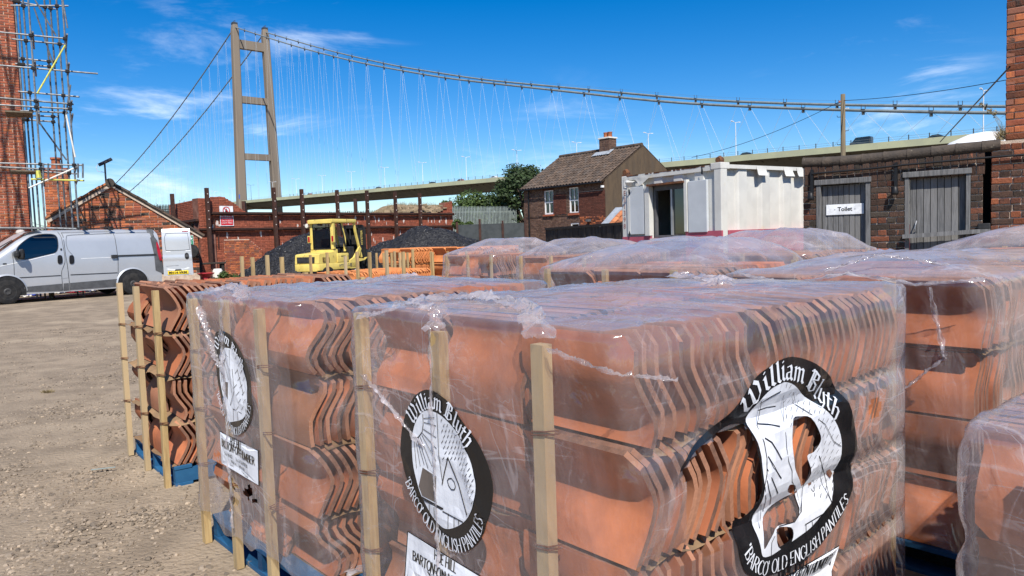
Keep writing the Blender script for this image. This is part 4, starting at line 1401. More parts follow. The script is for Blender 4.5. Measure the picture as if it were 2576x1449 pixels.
# ================================================================== brown brick house
HL, HR = at(1318, 472.5, 43), at(1521, 450, 38.3)
hd = (HR - HL)
hrz = math.atan2(hd.y, hd.x)
mtH = MT((HL.x, HL.y, 0), hrz)
z7 = lambda X, Y: (1301.4 + .1944 * X, 335.4 + .1944 * Y)
def house():
    o = thing('brick_house', 'old brown brick house with pantile roof, white sash windows and rendered gable', 'house', (HL.x, HL.y, 0), hrz)
    L = math.hypot(hd.x, hd.y)
    D = 6.25
    ze = (HL.z + HR.z) / 2
    za = 6.22
    U = lambda X, Y: onface(mtH, *z7(X, Y), 1, 0)
    wins = []
    for (a, c) in (((345, 735), (470, 1045)), ((668, 695), (795, 1030))):
        p, q = U(a[0], (a[1] + 10)), U(c[0], c[1])
        wins.append((p.x, q.x, q.z, p.z))
    # ground floor door/window strip
    p, q = U(690, 1165), U(800, 1290)
    wins.append((p.x, q.x, 1.0, p.z))
    def sp(z):
        s = [(0, L)]
        for x0, x1, z0, z1 in wins:
            if z0 <= z <= z1:
                s = cut(s, x0, x1)
        return s
    hol = [[(x0, z0), (x1, z0), (x1, z1), (x0, z1)] for x0, x1, z0, z1 in wins]
    V, F = fill([(0, 0), (L, 0), (L, ze - .03), (0, ze - .03)], hol)
    B().add([(v[0], .02, v[1]) for v in V], F).obj('wall_core', MATS['mortar_dark'] if False else MATS['mortar_pale'], o)
    red = [(wins[0][1], wins[1][0] - .25, wins[0][2] - .05, wins[0][3] - .25), (wins[1][1] + .02, L, wins[1][2] - .25, wins[1][3] - .3)]
    isred = lambda x, z: any(a < x < b and c < z < d for a, b, c, d in red)
    def spA(z):
        s = sp(z)
        for a, b, c, d in red:
            if c < z < d:
                s = cut(s, a, b)
        return s
    bricks(o, spA, .4, ze - .05, [(MATS['brick_house'], 1)], j=.012, nmax=300, prio=lambda q: -q[1], seed=41)
    for (a, b, c, d), sd_ in zip(red, (5, 6)):
        bricks(o, lambda z: cut([(a, b)], *((wins[1][0], wins[1][1]) if a < wins[1][1] < b else (99, 100))), c, d, MATS['brick_house_red'], j=.008, nmax=0, seed=sd_, T=Matrix.Translation((0, -.012, 0)))
        B().bb(a, b, -.005, .015, c, d).obj('wall_patch', MATS['mortar_kiln'] if False else MATS['brick_house_red'], o)
    # orange worn patch, lower right
    p0, p1 = U(815, 1195), U(1135, 1050)
    bricks(o, lambda z: [(p0.x, L)], p0.z - .3, p1.z, [(MATS['brick_orange'], 1), (MATS['brick_house_red'], 1)], j=.012, nmax=120, seed=43, T=Matrix.Translation((0, -.02, 0)))
    # windows
    for k, (x0, x1, z0, z1) in enumerate(wins):
        w = B()
        t = .055
        w.bb(x0, x0 + t, .03, .11, z0, z1).bb(x1 - t, x1, .03, .11, z0, z1).bb(x0 + t, x1 - t, .03, .11, z0, z0 + t * 1.5).bb(x0 + t, x1 - t, .03, .11, z1 - t, z1)
        win = w.obj('window', MATS['white_paint'], o)
        zm = (z0 + z1) / 2
        xm = (x0 + x1) / 2
        if k < 2:
            B().bb(x0 + t, x1 - t, .04, .10, zm - .03, zm + .03).obj('meeting_rail', MATS['white_paint'], win)
            B().bb(xm - .018, xm + .018, .045, .09, zm + .03, z1 - t).obj('glazing_bar', MATS['white_paint'], win)
            B().bb(xm - .018, xm + .018, .05, .095, z0 + t * 1.5, zm - .03).obj('glazing_bar', MATS['white_paint'], win)
            B().bb(x0 - .06, x1 + .06, -.09, .02, z0 - .10, z0 - .005).obj('sill', MATS['brick_red'], win)
            B().bb(x0 - .1, x1 + .1, -.012, .02, z1 + .005, z1 + .2).obj('lintel', MATS['brick_house_red'], win)
        for (za_, zb_) in ((z0 + t, zm), (zm, z1 - t)):
            for (xa_, xb_) in ((x0 + t, xm), (xm, x1 - t)):
                B().add([(xa_, .085, za_), (xb_, .085, za_), (xb_, .085, zb_), (xa_, .085, zb_)], [(0, 1, 2, 3)]).obj('pane', MATS['glass'], win)
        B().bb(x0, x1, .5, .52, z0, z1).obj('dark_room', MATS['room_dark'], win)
    # gable (right) and hidden walls
    slab_p = [(0, 0), (D, 0), (D, ze), (D / 2, za - .04), (0, ze)]
    b = B()
    b.prism(slab_p, L - .02, L + .03, ax=(1, 2, 0))
    b.obj('rendered_gable', MATS['render_brown'], o)
    B().prism(slab_p, -.03, .02, ax=(1, 2, 0)).obj('left_gable', MATS['brick_house'], o)
    B().bb(0, L, D - .1, D, 0, ze).obj('rear_wall', MATS['brick_house'], o)
    # roof: pantile strips
    sl_ = math.atan2(za - ze, D / 2)
    for side in (0, 1):
        b = B()
        e = .22
        if side == 0:
            q = [(-e, ze - e * math.tan(sl_)), (D / 2, za)]
        else:
            q = [(D + e, ze - e * math.tan(sl_)), (D / 2, za)]
        b.add([(-.15, q[0][0], q[0][1]), (L + .05, q[0][0], q[0][1]), (L + .05, q[1][0], q[1][1]), (-.15, q[1][0], q[1][1])], [(0, 1, 2, 3)])
        rf = b.obj('roof', MATS['roof_tile'], o)
        if side == 0:
            gw, gl = .235, .315
            nC, nR = int((L + .2) / gw), int((D / 2 + e) / math.cos(sl_) / gl)
            T = Matrix.Translation((0, -e, ze - e * math.tan(sl_))) @ Matrix.Rotation(sl_, 4, 'X')
            prof = lambda v: .032 * math.sin(v * 2 * PI) + (.014 if v > .75 else 0)
            tl = B()
            tl.grid(lambda u, v: Vector((gw * v * 1.12, gl * 1.12 * u, .055 + prof(v) - .03 * u)), 1, 7)
            tl.grid(lambda u, v: Vector((gw * v * 1.12, -.0 + .0 * u, .055 + prof(v) - .02 * u)), 1, 7)
            me = tl.mesh('tile', MATS['roof_tile'], True)
            rg = random.Random(8)
            allt = [(r, c) for r in range(nR) for c in range(nC)]
            allt.sort(key=lambda q_: -(q_[1] * .9 + (nR - q_[0])))
            st = B()
            for i, (r, c) in enumerate(allt):
                p = Vector((-.13 + c * gw, r * gl, rg.uniform(-.004, .006)))
                if i < 300:
                    put('tile', me, rf, T @ p, (sl_ + rg.uniform(-.01, .01), 0, rg.uniform(-.012, .012)))
                else:
                    n0 = len(st.v)
                    st.add([T @ (Vector(v.co) + p) for v in me.vertices], [tuple(f.vertices) for f in me.polygons])
            st.obj('tiling', MATS['roof_tile'], rf, smooth=True, kind='stuff')
            for k in range(int((L + .2) / .45)):
                B().tube([(-.13 + k * .45, D / 2, za + .03), (-.13 + k * .45 + .46, D / 2, za + .035)], .11, 8, r2=.105).obj('ridge_tile', MATS['roof_tile'], rf)
        if side == 0:
            B().tube([(-.1, -e - .05, ze - .17), (L, -e - .05, ze - .17)], .045, 8).obj('gutter', MATS['black_iron'], o)
    # chimney
    c0, c1 = U(915, 300), U(1160, 300)
    cx = L * .60
    ch = B().bb(cx - .37 + .012, cx + .37 - .012, D / 2 - .32 + .012, D / 2 + .3, za - .8, za + .62).obj('chimney', MATS['mortar_pale'], o)
    for T, ww in ((Matrix.Translation((cx - .37, D / 2 - .32, 0)), .74), (Matrix.Translation((cx + .37, D / 2 - .32, 0)) @ Matrix.Rotation(PI / 2, 4, 'Z'), .62), (Matrix.Translation((cx - .37, D / 2 + .3, 0)) @ Matrix.Rotation(-PI / 2, 4, 'Z'), .62)):
        bricks(ch, lambda z: [(0, ww)], za - .45, za + .62, MATS['brick_house'], nmax=70, T=T, seed=51)
    B().cbox(cx - .42, cx + .42, D / 2 - .37, D / 2 + .35, za + .62, za + .70, .01).obj('cap', MATS['off_white'], ch)
    for dx in (-.13, .17):
        B().lathe([(.13, za + .70), (.125, za + .94), (.14, za + .96), (.14, za + 1.0), (.10, za + 1.0)], 16, (cx + dx, D / 2, 0)).obj('pot', MATS['clay_pot'], ch, auto=40)
    fl = B()
    fl.grid(lambda u, v: T0(u, v), 12, 3) if False else None
    pf = lambda x, y, h=.12: Vector((x, y, ze + (y) * math.tan(sl_) + h))
    fl.grid(lambda u, v: pf(cx - .62 + 1.05 * u, D / 2 - .34 - .38 * (1 - v) - .04 * math.sin(u * 40) * (1 - v), .13), 24, 3)
    fl.grid(lambda u, v: pf(cx + .38 + .3 * u, D / 2 - .72 + .5 * v, .13), 4, 6)
    fl.obj('lead_flashing', MATS['lead'], ch)
    # drainpipe, lights
    p = U(153, 740)
    B().tube([(p.x, -.06, 0), (p.x, -.06, ze - .2)], .035, 8).obj('drainpipe', MATS['black_iron'], o)
    for X, Y in ((1080, 620), (1115, 690)):
        q = U(X, Y)
        B().cbox(q.x - .07, q.x + .07, -.16, -.02, q.z - .05, q.z + .06, .015).obj('floodlight', MATS['white_paint'], o)
    q = U(940, 1125)
    B().cbox(q.x - .1, q.x + .1, -.25, -.02, q.z - .08, q.z + .05, .02).obj('wall_lamp', MATS['grey_metal'], o)
    B().tube([(0, -.03, U(300, 1080).z), (L * .6, -.03, U(300, 1080).z + .01)], .012, 5).obj('wall_cable', MATS['black_iron'], o)
house()

# low lean-to, dark fence and screens in front of the house
def yard_fences():
    p, q = at(1372, 570, 24), at(1566, 570, 18)
    d = q - p
    rz = math.atan2(d.y, d.x)
    L = math.hypot(d.x, d.y)
    t = thing('board_fence', 'dark vertical board fence below the house, left of the white container', 'fence', (p.x, p.y, 0), rz)
    zt = at(1470, 572, 21).z
    n = int(L / .14)
    me = B().bb(-.066, .066, 0, .02, 0, zt).mesh('board', MATS['dark_wood'])
    for i in range(n):
        put('board', me, t, ((i + .5) * L / n, random.uniform(-.006, .006), random.uniform(-.015, .015)))
    B().bb(0, L, -.02, .05, zt - .01, zt + .06).obj('capping', MATS['dark_wood'], t)
    a, b_ = at(1150, 575, 33), at(1322, 575, 33)
    s = thing('mesh_screen', 'dark green mesh screen on rusty posts beside the coal heap', 'fence', (a.x, 33, 0), 0)
    W = b_.x - a.x
    B().bb(0, W, .02, .04, .2, at(1230, 563, 33).z).obj('mesh', MATS['fence_dark'], s)
    for i in range(4):
        B().bb(W * i / 3 - .05, W * i / 3 + .05, -.05, .02, 0, at(1230, 556, 33).z + .1 * (i % 2)).obj('post', MATS['rusty_steel'], s)
    # lean-to with orange roof
    c = at(1548, 575, 25)
    l = thing('lean_to', 'little orange-roofed lean-to beside the white container', 'shed', (c.x - .55, c.y, 0), math.atan2(-.75, .66))
    zt = at(1545, 573, 25).z
    B().bb(0, 1.6, 0, 2, 0, zt - .02).obj('wall', MATS['dark_wood'], l)
    for k in range(5):
        for r in range(3):
            tl = B()
            tl.grid(lambda u, v: Vector((.24 * 1.1 * v, .3 * 1.15 * u, .03 * math.sin(v * 2 * PI) - .02 * u)), 1, 6)
            sl = .62
            put('tile', tl.mesh('tile', MATS['roof_orange'], True), l, (.1 + k * .27 + .3, -.1 + r * .27 * math.cos(sl), zt + .06 + r * .27 * math.sin(sl)), (sl, 0, 0))
    B().prism([(-.12, zt), (.85, zt + .7), (.85, zt + .63), (-.12, zt - .07)], .02, .35, ax=(1, 2, 0)).obj('lead_edge', MATS['lead'], l)
    B().bb(.35, 1.1, -.04, -.005, zt - .75, zt - .12).obj('window', MATS['white_paint'], l)
    B().bb(.42, .70, -.05, -.042, zt - .68, zt - .18).obj('pane', MATS['glass_dark'], l)
    B().bb(.76, 1.04, -.05, -.042, zt - .68, zt - .18).obj('pane', MATS['glass_dark'], l)
yard_fences()

# ================================================================== white site container
CC, CL, CR = at(1815, 408, 12.6), at(1565, 440, 14.66), at(2015, 422, 14.4)
cdv = CC - CL
crz = math.atan2(cdv.y, cdv.x)
mtK = MT((CL.x, CL.y, 0), crz)
z8 = lambda X, Y: (1542.9 + .1481 * X, 402.5 + .1481 * Y)
def container():
    o = thing('site_container', 'battered white steel site container with dark open doorway and pink base stripe', 'container', (CL.x, CL.y, 0), crz)
    U = lambda X, Y: onface(mtK, *z8(X, Y), 1, 0)
    W = math.hypot(cdv.x, cdv.y)
    D = 6.0
    zt = (CC.z + CL.z) / 2 - .03
    z0 = .18
    zp = U(1285, 1215).z
    wh = MATS['container_white']
    xd0, xd1 = U(640, 800).x, U(1235, 800).x
    zd = (U(665, 440).z + U(1235, 390).z) / 2
    zd0 = (U(960, 1320).z)
    # end wall (around the doorway): corrugated head
    b = B()
    zl = zd + .02
    n = 40
    xr = W - .16
    def corr(x):
        u = (x / .50) % 1.0
        return .055 * (sm((u - .12) / .1) - sm((u - .62) / .1))
    xs = [.16 + (xr - .16) * i / 120 for i in range(121)]
    b.add([(x, .01 + corr(x), z) for z in (zl, zt - .09) for x in xs], [(i, i + 1, 121 + i + 1, 121 + i) for i in range(120)])
    b.obj('end_wall_head', wh, o)
    B().bb(.16, xd0, .02, .06, z0, zl).obj('end_wall', wh, o)
    B().bb(xd1, xr, .02, .06, z0, zl).obj('end_wall', wh, o)
    B().bb(xd0, xd1, .02, .06, z0, zd0).obj('end_wall_sill', MATS['pink_paint'], o)
    for (x0, x1) in ((0, .155), (W - .155, W)):
        B().cbox(x0, x1, -.02, .14, z0, zt, .012).obj('corner_post', wh, o)
    B().bb(.155, W - .155, -.015, .12, zt - .09, zt).obj('top_rail', wh, o)
    b = B()
    rg = random.Random(6)
    for k in range(34):
        x = .1 + rg.random() * (W - .3)
        b.bb(x, x + rg.uniform(.03, .16), -.019, -.016, zt - rg.uniform(.006, .022), zt + .002)
    b.obj('rust_edge', MATS['rust'], o, kind='stuff')
    B().bb(0.0, W, -.012, .05, z0, zp).obj('stripe_backing', MATS['pink_paint'], o) if False else None
    for (x0, x1) in ((-.004, xd0), (xd1, W + .004)):
        B().bb(x0, x1, -.026, .012, z0 + .0, zp - (.06 if x0 < 0 else 0)).obj('pink_stripe', MATS['pink_paint'], o)
    # shutters
    for (a, c) in (((290, 470), (556, 1240)), ((1290, 365), (1622, 1205))):
        p, q = U(*a), U(*c)
        B().cbox(p.x, q.x, -.045, .01, zp - .02, p.z, .008).obj('shutter_panel', MATS['container_panel'], o)
    p, q = U(562, 440), U(655, 1280)
    B().bb(p.x, q.x, -.06, .02, zp - .05, p.z).obj('door_post', wh, o)
    p = U(262, 480)
    B().bb(p.x, p.x + .07, -.05, .01, zp, p.z).obj('door_post', wh, o)
    B().bb(xd1 + .005, xd1 + .07, -.06, .02, zp, zd + .05).obj('door_post', wh, o)
    # doorway: frame, mullion, sliding pane, dark room
    t = .045
    fr = B().bb(xd0 + .03, xd0 + .03 + t, .05, .11, zd0, zd).bb(xd1 - t, xd1, .05, .11, zd0, zd).bb(xd0 + .075, xd1 - t, .05, .11, zd - .09, zd).bb(xd0 + .075, xd1 - t, .05, .11, zd0, zd0 + .05).obj('doorway_frame', MATS['grey_metal'], o)
    xm = U(960, 800).x
    B().bb(xm - .02, xm + .02, .04, .10, zd0 + .05, zd - .09).obj('mullion', MATS['aluminium'], fr)
    xg = U(1200, 800).x
    B().bb(xg - .015, xg + .015, .045, .095, zd0 + .05, zd - .09).obj('mullion', MATS['aluminium'], fr)
    B().add([(xm, .075, zd0 + .05), (xd1 - t, .075, zd0 + .05), (xd1 - t, .075, zd - .09), (xm, .075, zd - .09)], [(0, 1, 2, 3)]).obj('pane', MATS['glass_dark'], fr)
    B().bb(xd0 - .02, xd1 + .02, -.1, .04, zd + .0, zd + .035).obj('rusty_hood', MATS['rust'], o)
    B().bb(xd0 + .1, xd1 + .05, -.14, .04, zd0 - .06, zd0 - .005).obj('threshold', wh, o)
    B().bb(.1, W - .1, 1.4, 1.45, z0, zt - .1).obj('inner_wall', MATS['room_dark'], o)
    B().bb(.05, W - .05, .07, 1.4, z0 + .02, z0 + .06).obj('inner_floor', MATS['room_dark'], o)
    # peeled, curled sheet metal, upper left
    for (pts, yy, ang, m) in (([(190, 310), (285, 290), (270, 470), (195, 470)], -.03, 0, wh), ([(285, 340), (430, 360), (340, 470), (280, 480)], -.10, .5, wh), ([(290, 300), (700, 240), (480, 440), (420, 350)], -.05, 0, wh)):
        loc = [U(*q) for q in pts]
        cen = sum(loc, Vector()) / len(loc)
        bb_ = B()
        nu = 8
        def fn(u, v):
            a = loc[0].lerp(loc[1], u)
            c = loc[3].lerp(loc[2], u)
            q = a.lerp(c, v)
            return Vector((q.x, yy - .16 * ang * math.sin(PI * u) - .05 * ang * math.sin(PI * v * 2) + .012 * nz(q.x * 8, q.z * 8), q.z))
        bb_.grid(fn, nu, nu)
        ob = bb_.obj('peeled_sheet', m, o, smooth=True)
    # stencilled number
    for k, chx in enumerate('E31398'):
        q = U(207, 570 + k * 112)
        text_on('stencil_letter', chx, .135, MATS['stencil_red'], o, (q.x - .0, -.0235, q.z), (PI / 2, 0, 0))
    # rust holes and runs
    for X, Y, w, h in ((1540, 190, .04, .09), (300, 540, .03, .09), (310, 1255, .03, .06)):
        q = U(X, Y)
        rg = random.Random(int(X))
        B().prism([(q.x + w * math.cos(k * PI / 4) * rg.uniform(.5, 1), q.z + h * math.sin(k * PI / 4) * rg.uniform(.5, 1)) for k in range(8)], -.052, -.048).obj('rust_hole', MATS['machine_black'], o)
    # long side (right), corrugated
    b = B()
    def sid(u, v):
        y = .14 + (D - .28) * u
        q = (y / .62) % 1.0
        off = -.06 * (sm((q - .1) / .08) - sm((q - .68) / .08))
        return Vector((W - .03 + off, y, z0 + (zt - .07 - z0) * v))
    b.grid(sid, 220, 1)
    b.obj('side_wall', wh, o)
    B().bb(W - .12, W + .004, .145, D, zt - .07, zt - .005).obj('side_rail', wh, o)
    B().bb(W - .10, W + .008, .145, D, z0, zp).obj('pink_stripe', MATS['pink_paint'], o)
    B().bb(0, .03, .14, D, z0, zt).obj('side_wall', wh, o)
    B().bb(0, W, D - .05, D, z0, zt).obj('rear_wall', wh, o)
    B().bb(0.0, W, .02, D, zt - .06, zt - .02).obj('roof', MATS['rust'], o)
    rg = random.Random(16)
    for k in range(7):
        y = .9 + k * .38
        q = B()
        q.grid(lambda u, v: Vector((W + .01 + .05 * v * v + .012 * nz(u * 4, v * 3, k), y + .26 * u, zt - .01 - .17 * v + .02 * nz(u * 5, k))), 5, 4)
        if k in (0, 2, 3, 4):
            q.obj('peeled_sheet', wh, o, smooth=True)
    for (x, y) in ((.07, .05), (W - .08, .05), (W - .07, 2.9)):
        lg = B()
        lg.lathe([(.02, 0), (.055, .0), (.075, .05), (.055, .10), (.02, .10)], 14, (x, y - .05, zt + .07), 1)
        lg.bb(x - .07, x + .07, y - .06, y + .08, zt, zt + .035)
        lg.obj('lifting_eye', MATS['rust'], o)
    B().cbox(W - .22, W + .006, -.026, .2, zt - .08, zt + .03, .01).obj('corner_casting', wh, o)
    for x in (.2, W - .2):
        for y in (.2, 3, 5.8):
            B().bb(x - .2, x + .2, y - .2, y + .2, 0, z0).obj('support_block', MATS['dark_wood'], o)
container()

# ================================================================== toilet block and brick stack at the right
twd = Vector((.81, -.586, 0)).normalized()
wrz = math.atan2(twd.y, twd.x)
TLp = at(2021, 560, 11.0)
mtT = MT((TLp.x, TLp.y, 0), wrz)
z9 = lambda X, Y: (1985.6 + .2292 * X, 348.8 + .2292 * Y)
UT = lambda X, Y, v=0: onface(mtT, *z9(X, Y), 1, v)
def toilet():
    o = thing('toilet_block', 'low dark brick outbuilding with two grey plank doors and rounded coping', 'outbuilding', (TLp.x, TLp.y, 0), wrz)
    xe = UT(2120, 600).x
    top = [(0, UT(140, 300).z), (UT(880, 250).x, UT(880, 250).z), (UT(1800, 165).x, UT(1800, 165).z), (xe, UT(2115, 130).z)]
    d0, d1, dz0, dz1 = UT(292, 600).x, UT(893, 600).x, 0.0, (UT(290, 472).z + UT(890, 402).z) / 2
    w0, w1, wz1 = UT(1263, 600).x, UT(1992, 600).x, (UT(1265, 372).z + UT(1990, 318).z) / 2
    ws = UT(1700, 1060).z
    poly = [(0, 0)] + top + [(xe, 0)]
    poly = [(0, 0), (0, top[0][1]), top[1], top[2], top[3], (xe, 0)]
    V, F = fill(poly, [[(d0, .01), (d1, .01), (d1, dz1), (d0, dz1)], [(w0, .01), (w1, .01), (w1, wz1), (w0, wz1)]])
    B().add([(v[0], .016, v[1]) for v in V], F).obj('mortar_bed', MATS['mortar_pale'], o)
    def sp(z):
        s = poly_spans(poly, z)
        if z < dz1:
            s = cut(s, d0, d1)
        if z < wz1:
            s = cut(s, w0, w1)
        return s
    hh = .073
    zs = top[0][1] - .30
    bricks(o, sp, 0, zs, [(MATS['brick_brown'], 5), (MATS['brick_chimney'], 1)], L=.225, h=hh, j=.012, nmax=300, prio=lambda q: -q[1], seed=61, wob=.01)
    # soldier course under the coping
    x = .02
    k = 0
    while x < xe - .03:
        zt = poly_spans([(p[0], p[1]) for p in poly], .5)
        z_top = None
        for (a, c) in zip(poly[1:-1], poly[2:-1]):
            if a[0] <= x <= c[0]:
                z_top = a[1] + (c[1] - a[1]) * (x - a[0]) / max(c[0] - a[0], 1e-6)
        h = (z_top or top[-1][1]) - zs - .008
        nb = max(1, round(h / .15))
        for q in range(nb):
            w = .092
            put('brick', brickmesh(MATS['brick_brown'], k % 5, .225, hh, .09), o, (x + w / 2, random.uniform(-.006, .006), zs + (q + .5) * h / nb), (0, random.uniform(-.02, .02), 0), ((w - .008) / .225, 1, (h / nb - .008) / hh))
            k += 1
        x += .098
    # return wall at the left end, roof slab
    B().bb(.012, .2, .03, 3.0, 0, top[0][1] - .02).obj('end_wall', MATS['brick_brown'], o)
    B().prism([(0, top[0][1] - .03), (xe, top[3][1] - .03), (xe, top[3][1] - .10), (0, top[0][1] - .10)], .02, 3.0).obj('roof', MATS['coping_tile'], o)
    # half-round coping tiles
    cp = [UT(140, 270), UT(360, 262), UT(560, 250), UT(790, 232), UT(1030, 208), UT(1290, 180), UT(1555, 152), UT(1820, 120), UT(2110, 92), UT(2315, 70)]
    for a, c in zip(cp, cp[1:]):
        A, C = Vector((a.x + .006, .02, a.z - .04)), Vector((c.x - .002, .02, c.z - .04))
        b = B()
        n = 12
        dd = (C - A)
        for (s_, r_) in ((0, .118), (1, .112)):
            pass
        up_ = Vector((0, .02, .045))
        b.tube([A + up_, A.lerp(C, .08) + up_, A.lerp(C, .12) + up_, C + up_ + dd * .03], .082, 16, r2=.074)
        b.obj('coping_tile', MATS['coping_tile'], o, auto=35)
    # doors
    def plankdoor(x0, x1, z0, z1, n, jw, name, ys=.07, head=.075):
        fr = B().cbox(x0 + .004, x0 + jw, -.012, .09, 0, z1 - head, .008).cbox(x1 - jw, x1 - .004, -.012, .09, 0, z1 - head, .008).cbox(x0 - .02, x1 + .01, -.03, .09, z1 - head, z1, .008).obj(name + '_frame', MATS['weathered_wood'], o)
        lf = B().bb(x0 + jw, x1 - jw, ys + .022, ys + .03, z0, z1 - head).obj(name, MATS['room_dark'], o)
        w = (x1 - x0 - 2 * jw - .012) / n
        me = B().cbox(-w / 2 + .0035, w / 2 - .0035, 0, .022, 0, z1 - head - z0 - .012, .003).mesh('plank', MATS['weathered_wood'])
        for i in range(n):
            put('plank', me, lf, (x0 + jw + .004 + (i + .5) * w, ys + random.uniform(-.003, .003), z0))
        return lf
    dl = plankdoor(d0, d1, .02, dz1, 8, .066, 'door')
    wl = plankdoor(w0, w1, .02, wz1, 8, .055, 'hatch')
    p = UT(415, 1035, .06)
    B().lathe([(.012, 0), (.012, .03), (.03, .045), (.032, .065), (.02, .08)], 14, (p.x, -.012, p.z), 1).obj('knob', MATS['black_iron'], dl, smooth=True)
    p = UT(1390, 960, .06)
    B().tube([(p.x, .06, p.z - .07), (p.x - .012, .02, p.z - .04), (p.x, .015, p.z + .02), (p.x + .006, .055, p.z + .07)], .008, 6).obj('handle', MATS['aluminium'], wl)
    a, c = UT(1245, 1075, -.05), UT(2205, 1015, -.05)
    B().beam((a.x, -.05, a.z), (c.x, -.05, (a.z + c.z) / 2 + .03), .09, .055, up=(0, 0, 1)).obj('sill_board', MATS['weathered_wood'], o)
    # Toilet sign
    q = UT(607, 775, .04)
    sg = thing('toilet_sign', 'white rectangular sign reading Toilet on the left plank door', 'sign', mtT @ Vector((q.x, .058, q.z)), wrz)
    w, h = UT(815, 700).x - UT(400, 700).x, UT(607, 720).z - UT(607, 835).z
    b = B().cbox(-w / 2, w / 2, -.004, .004, -h / 2, h / 2, .0015).obj('plate', MATS['sign_white'], sg)
    text_on('lettering', 'Toilet', .082, MATS['text_black'], sg, (-.0, -.0052, .002), (PI / 2, 0, 0), bold=.0022)
    for dx in (-.155, .155):
        B().lathe([(.008, 0), (.008, .002)], 10, (dx * w / .58, -.0062, 0), 1).obj('screw', MATS['aluminium'], sg)
    # conduit and two lamps
    pth = [UT(250, 385, -.05), UT(880, 330, -.05), UT(1290, 285, -.05), UT(2100, 213, -.05), UT(2620, 172, -.05)]
    t = thing('cable_conduit', 'black cable conduit with two drooping lamps along the outbuilding wall', 'conduit', mtT.translation, wrz)
    B().tube([(v.x, -.05, v.z) for v in pth], .014, 8).obj('pipe', MATS['black_iron'], t)
    for (X, Y0, Y1, Yh) in ((1168, 325, 540, 640), (245, 400, 600, 700)):
        a, c, e = UT(X, Y0, -.05), UT(X, Y1, -.05), UT(X, Yh, -.05)
        B().bb(a.x - .02, a.x + .02, -.05, -.002, c.z, a.z + .08).obj('bracket', MATS['black_iron'], t)
        B().lathe([(.015, .09), (.035, .07), (.05, .0), (.045, -.03)], 14, (a.x - .005, -.09, e.z + .06)).obj('lamp_head', MATS['black_iron'], t, smooth=True)
    q = UT(2138, 962, -.05)
    B().cbox(-.07, .07, -.05, .06, 0, .075, .012).obj('small_black_box', MATS['machine_black'], None, loc=mtT @ Vector((q.x, -.05, q.z - .035)), rz=wrz, label='small black box on the right end of the hatch sill', cat='box')
toilet()
def stack():
    x0 = UT(2216, 600).x
    base = mtT @ Vector((x0, 0, 0))
    o = thing('brick_stack', 'tall weathered red brick stack at the right edge of the yard', 'chimney', base, wrz)
    xu = UT(2376, -200).x - x0
    zl = UT(2300, 20).z
    W = 1.5
    B().bb(0.01, W, .014, 1.0, 0, zl - .01).obj('core', MATS['mortar_pale'], o)
    B().bb(xu + .01, W, .034, .95, zl - .02, 6.2).obj('core', MATS['mortar_pale'], o)
    mm = [(MATS['brick_chimney'], 4), (MATS['brick_brown'], 2), (MATS['brick_orange'], 1)]
    bricks(o, lambda z: [(0, W)], 0, zl, [(MATS['brick_chimney'], 3), (MATS['brick_brown'], 4)], L=.225, h=.073, j=.013, nmax=150, prio=lambda q: q[0] * 3 - q[1], seed=71, wob=.012, dep=.1)
    mu = [(MATS['brick_orange'], 5), (MATS['brick_chimney'], 3), (MATS['brick_red'], 2)]
    bricks(o, lambda z: [(xu, W)], zl, 6.2, mu, L=.225, h=.073, j=.014, nmax=150, prio=lambda q: q[0] * 3 + q[1], seed=72, T=Matrix.Translation((0, .02, 0)))
    bricks(o, lambda z: [(0, .9)], zl, 6.2, mu, L=.225, h=.073, j=.014, nmax=0, seed=73, T=Matrix.Translation((xu, .92, 0)) @ Matrix.Rotation(-PI / 2, 4, 'Z'))
    bricks(o, lambda z: [(0, .95)], 0, zl, mu, L=.225, h=.073, j=.014, nmax=0, seed=74, T=Matrix.Translation((0, .97, 0)) @ Matrix.Rotation(-PI / 2, 4, 'Z'))
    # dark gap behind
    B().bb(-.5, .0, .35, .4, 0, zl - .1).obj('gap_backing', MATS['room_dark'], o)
    # tuft of dry grass on the ledge
    rg = random.Random(12)
    g = B()
    q = UT(2330, 40)
    gr = thing('grass_tuft', 'dry grass tuft growing where the coping meets the brick stack', 'plant', mtT @ Vector((q.x + .04, .08, zl + .05)), wrz)
    for i in range(420):
        a = rg.uniform(-1.2, .8)
        l = rg.uniform(.05, .2)
        p = Vector((rg.uniform(-.10, .06), rg.uniform(-.06, .06), rg.uniform(-.06, .03)))
        tip = p + Vector((math.sin(a) * l, rg.uniform(-.05, .05), math.cos(a) * l))
        g.add([p, p + Vector((.004, .002, 0)), tip], [(0, 1, 2)])
    for k in range(4):
        p = Vector((-.02, 0, 0))
        tip = Vector((-.12 - .05 * k, .0, .30 + .05 * k))
        g.tube([p, (p + tip) / 2 + Vector((.02, 0, .04)), tip], .003, 4)
        leaves(g, tip, (.035, .03, .05), 24, .018, rg, .1)
    g.obj('blades', MATS['dry_grass'], gr)
    # white sheet heap behind the coping
    w = at(2478, 352, 10.6)
    b = B()
    b.lathe([(.0, 1.05), (.35, 1.0), (.72, .85), (1.0, .58), (1.2, .24), (1.3, -.3), (1.3, -1.4)], 28, (0, 0, 0), close=True)
    b.obj('white_water_tank', MATS['white_paint'], None, True, loc=at(2480, 352, 17) - Vector((0, 0, .86)), label='white domed tank top showing above the outbuilding coping', cat='tank')
stack()
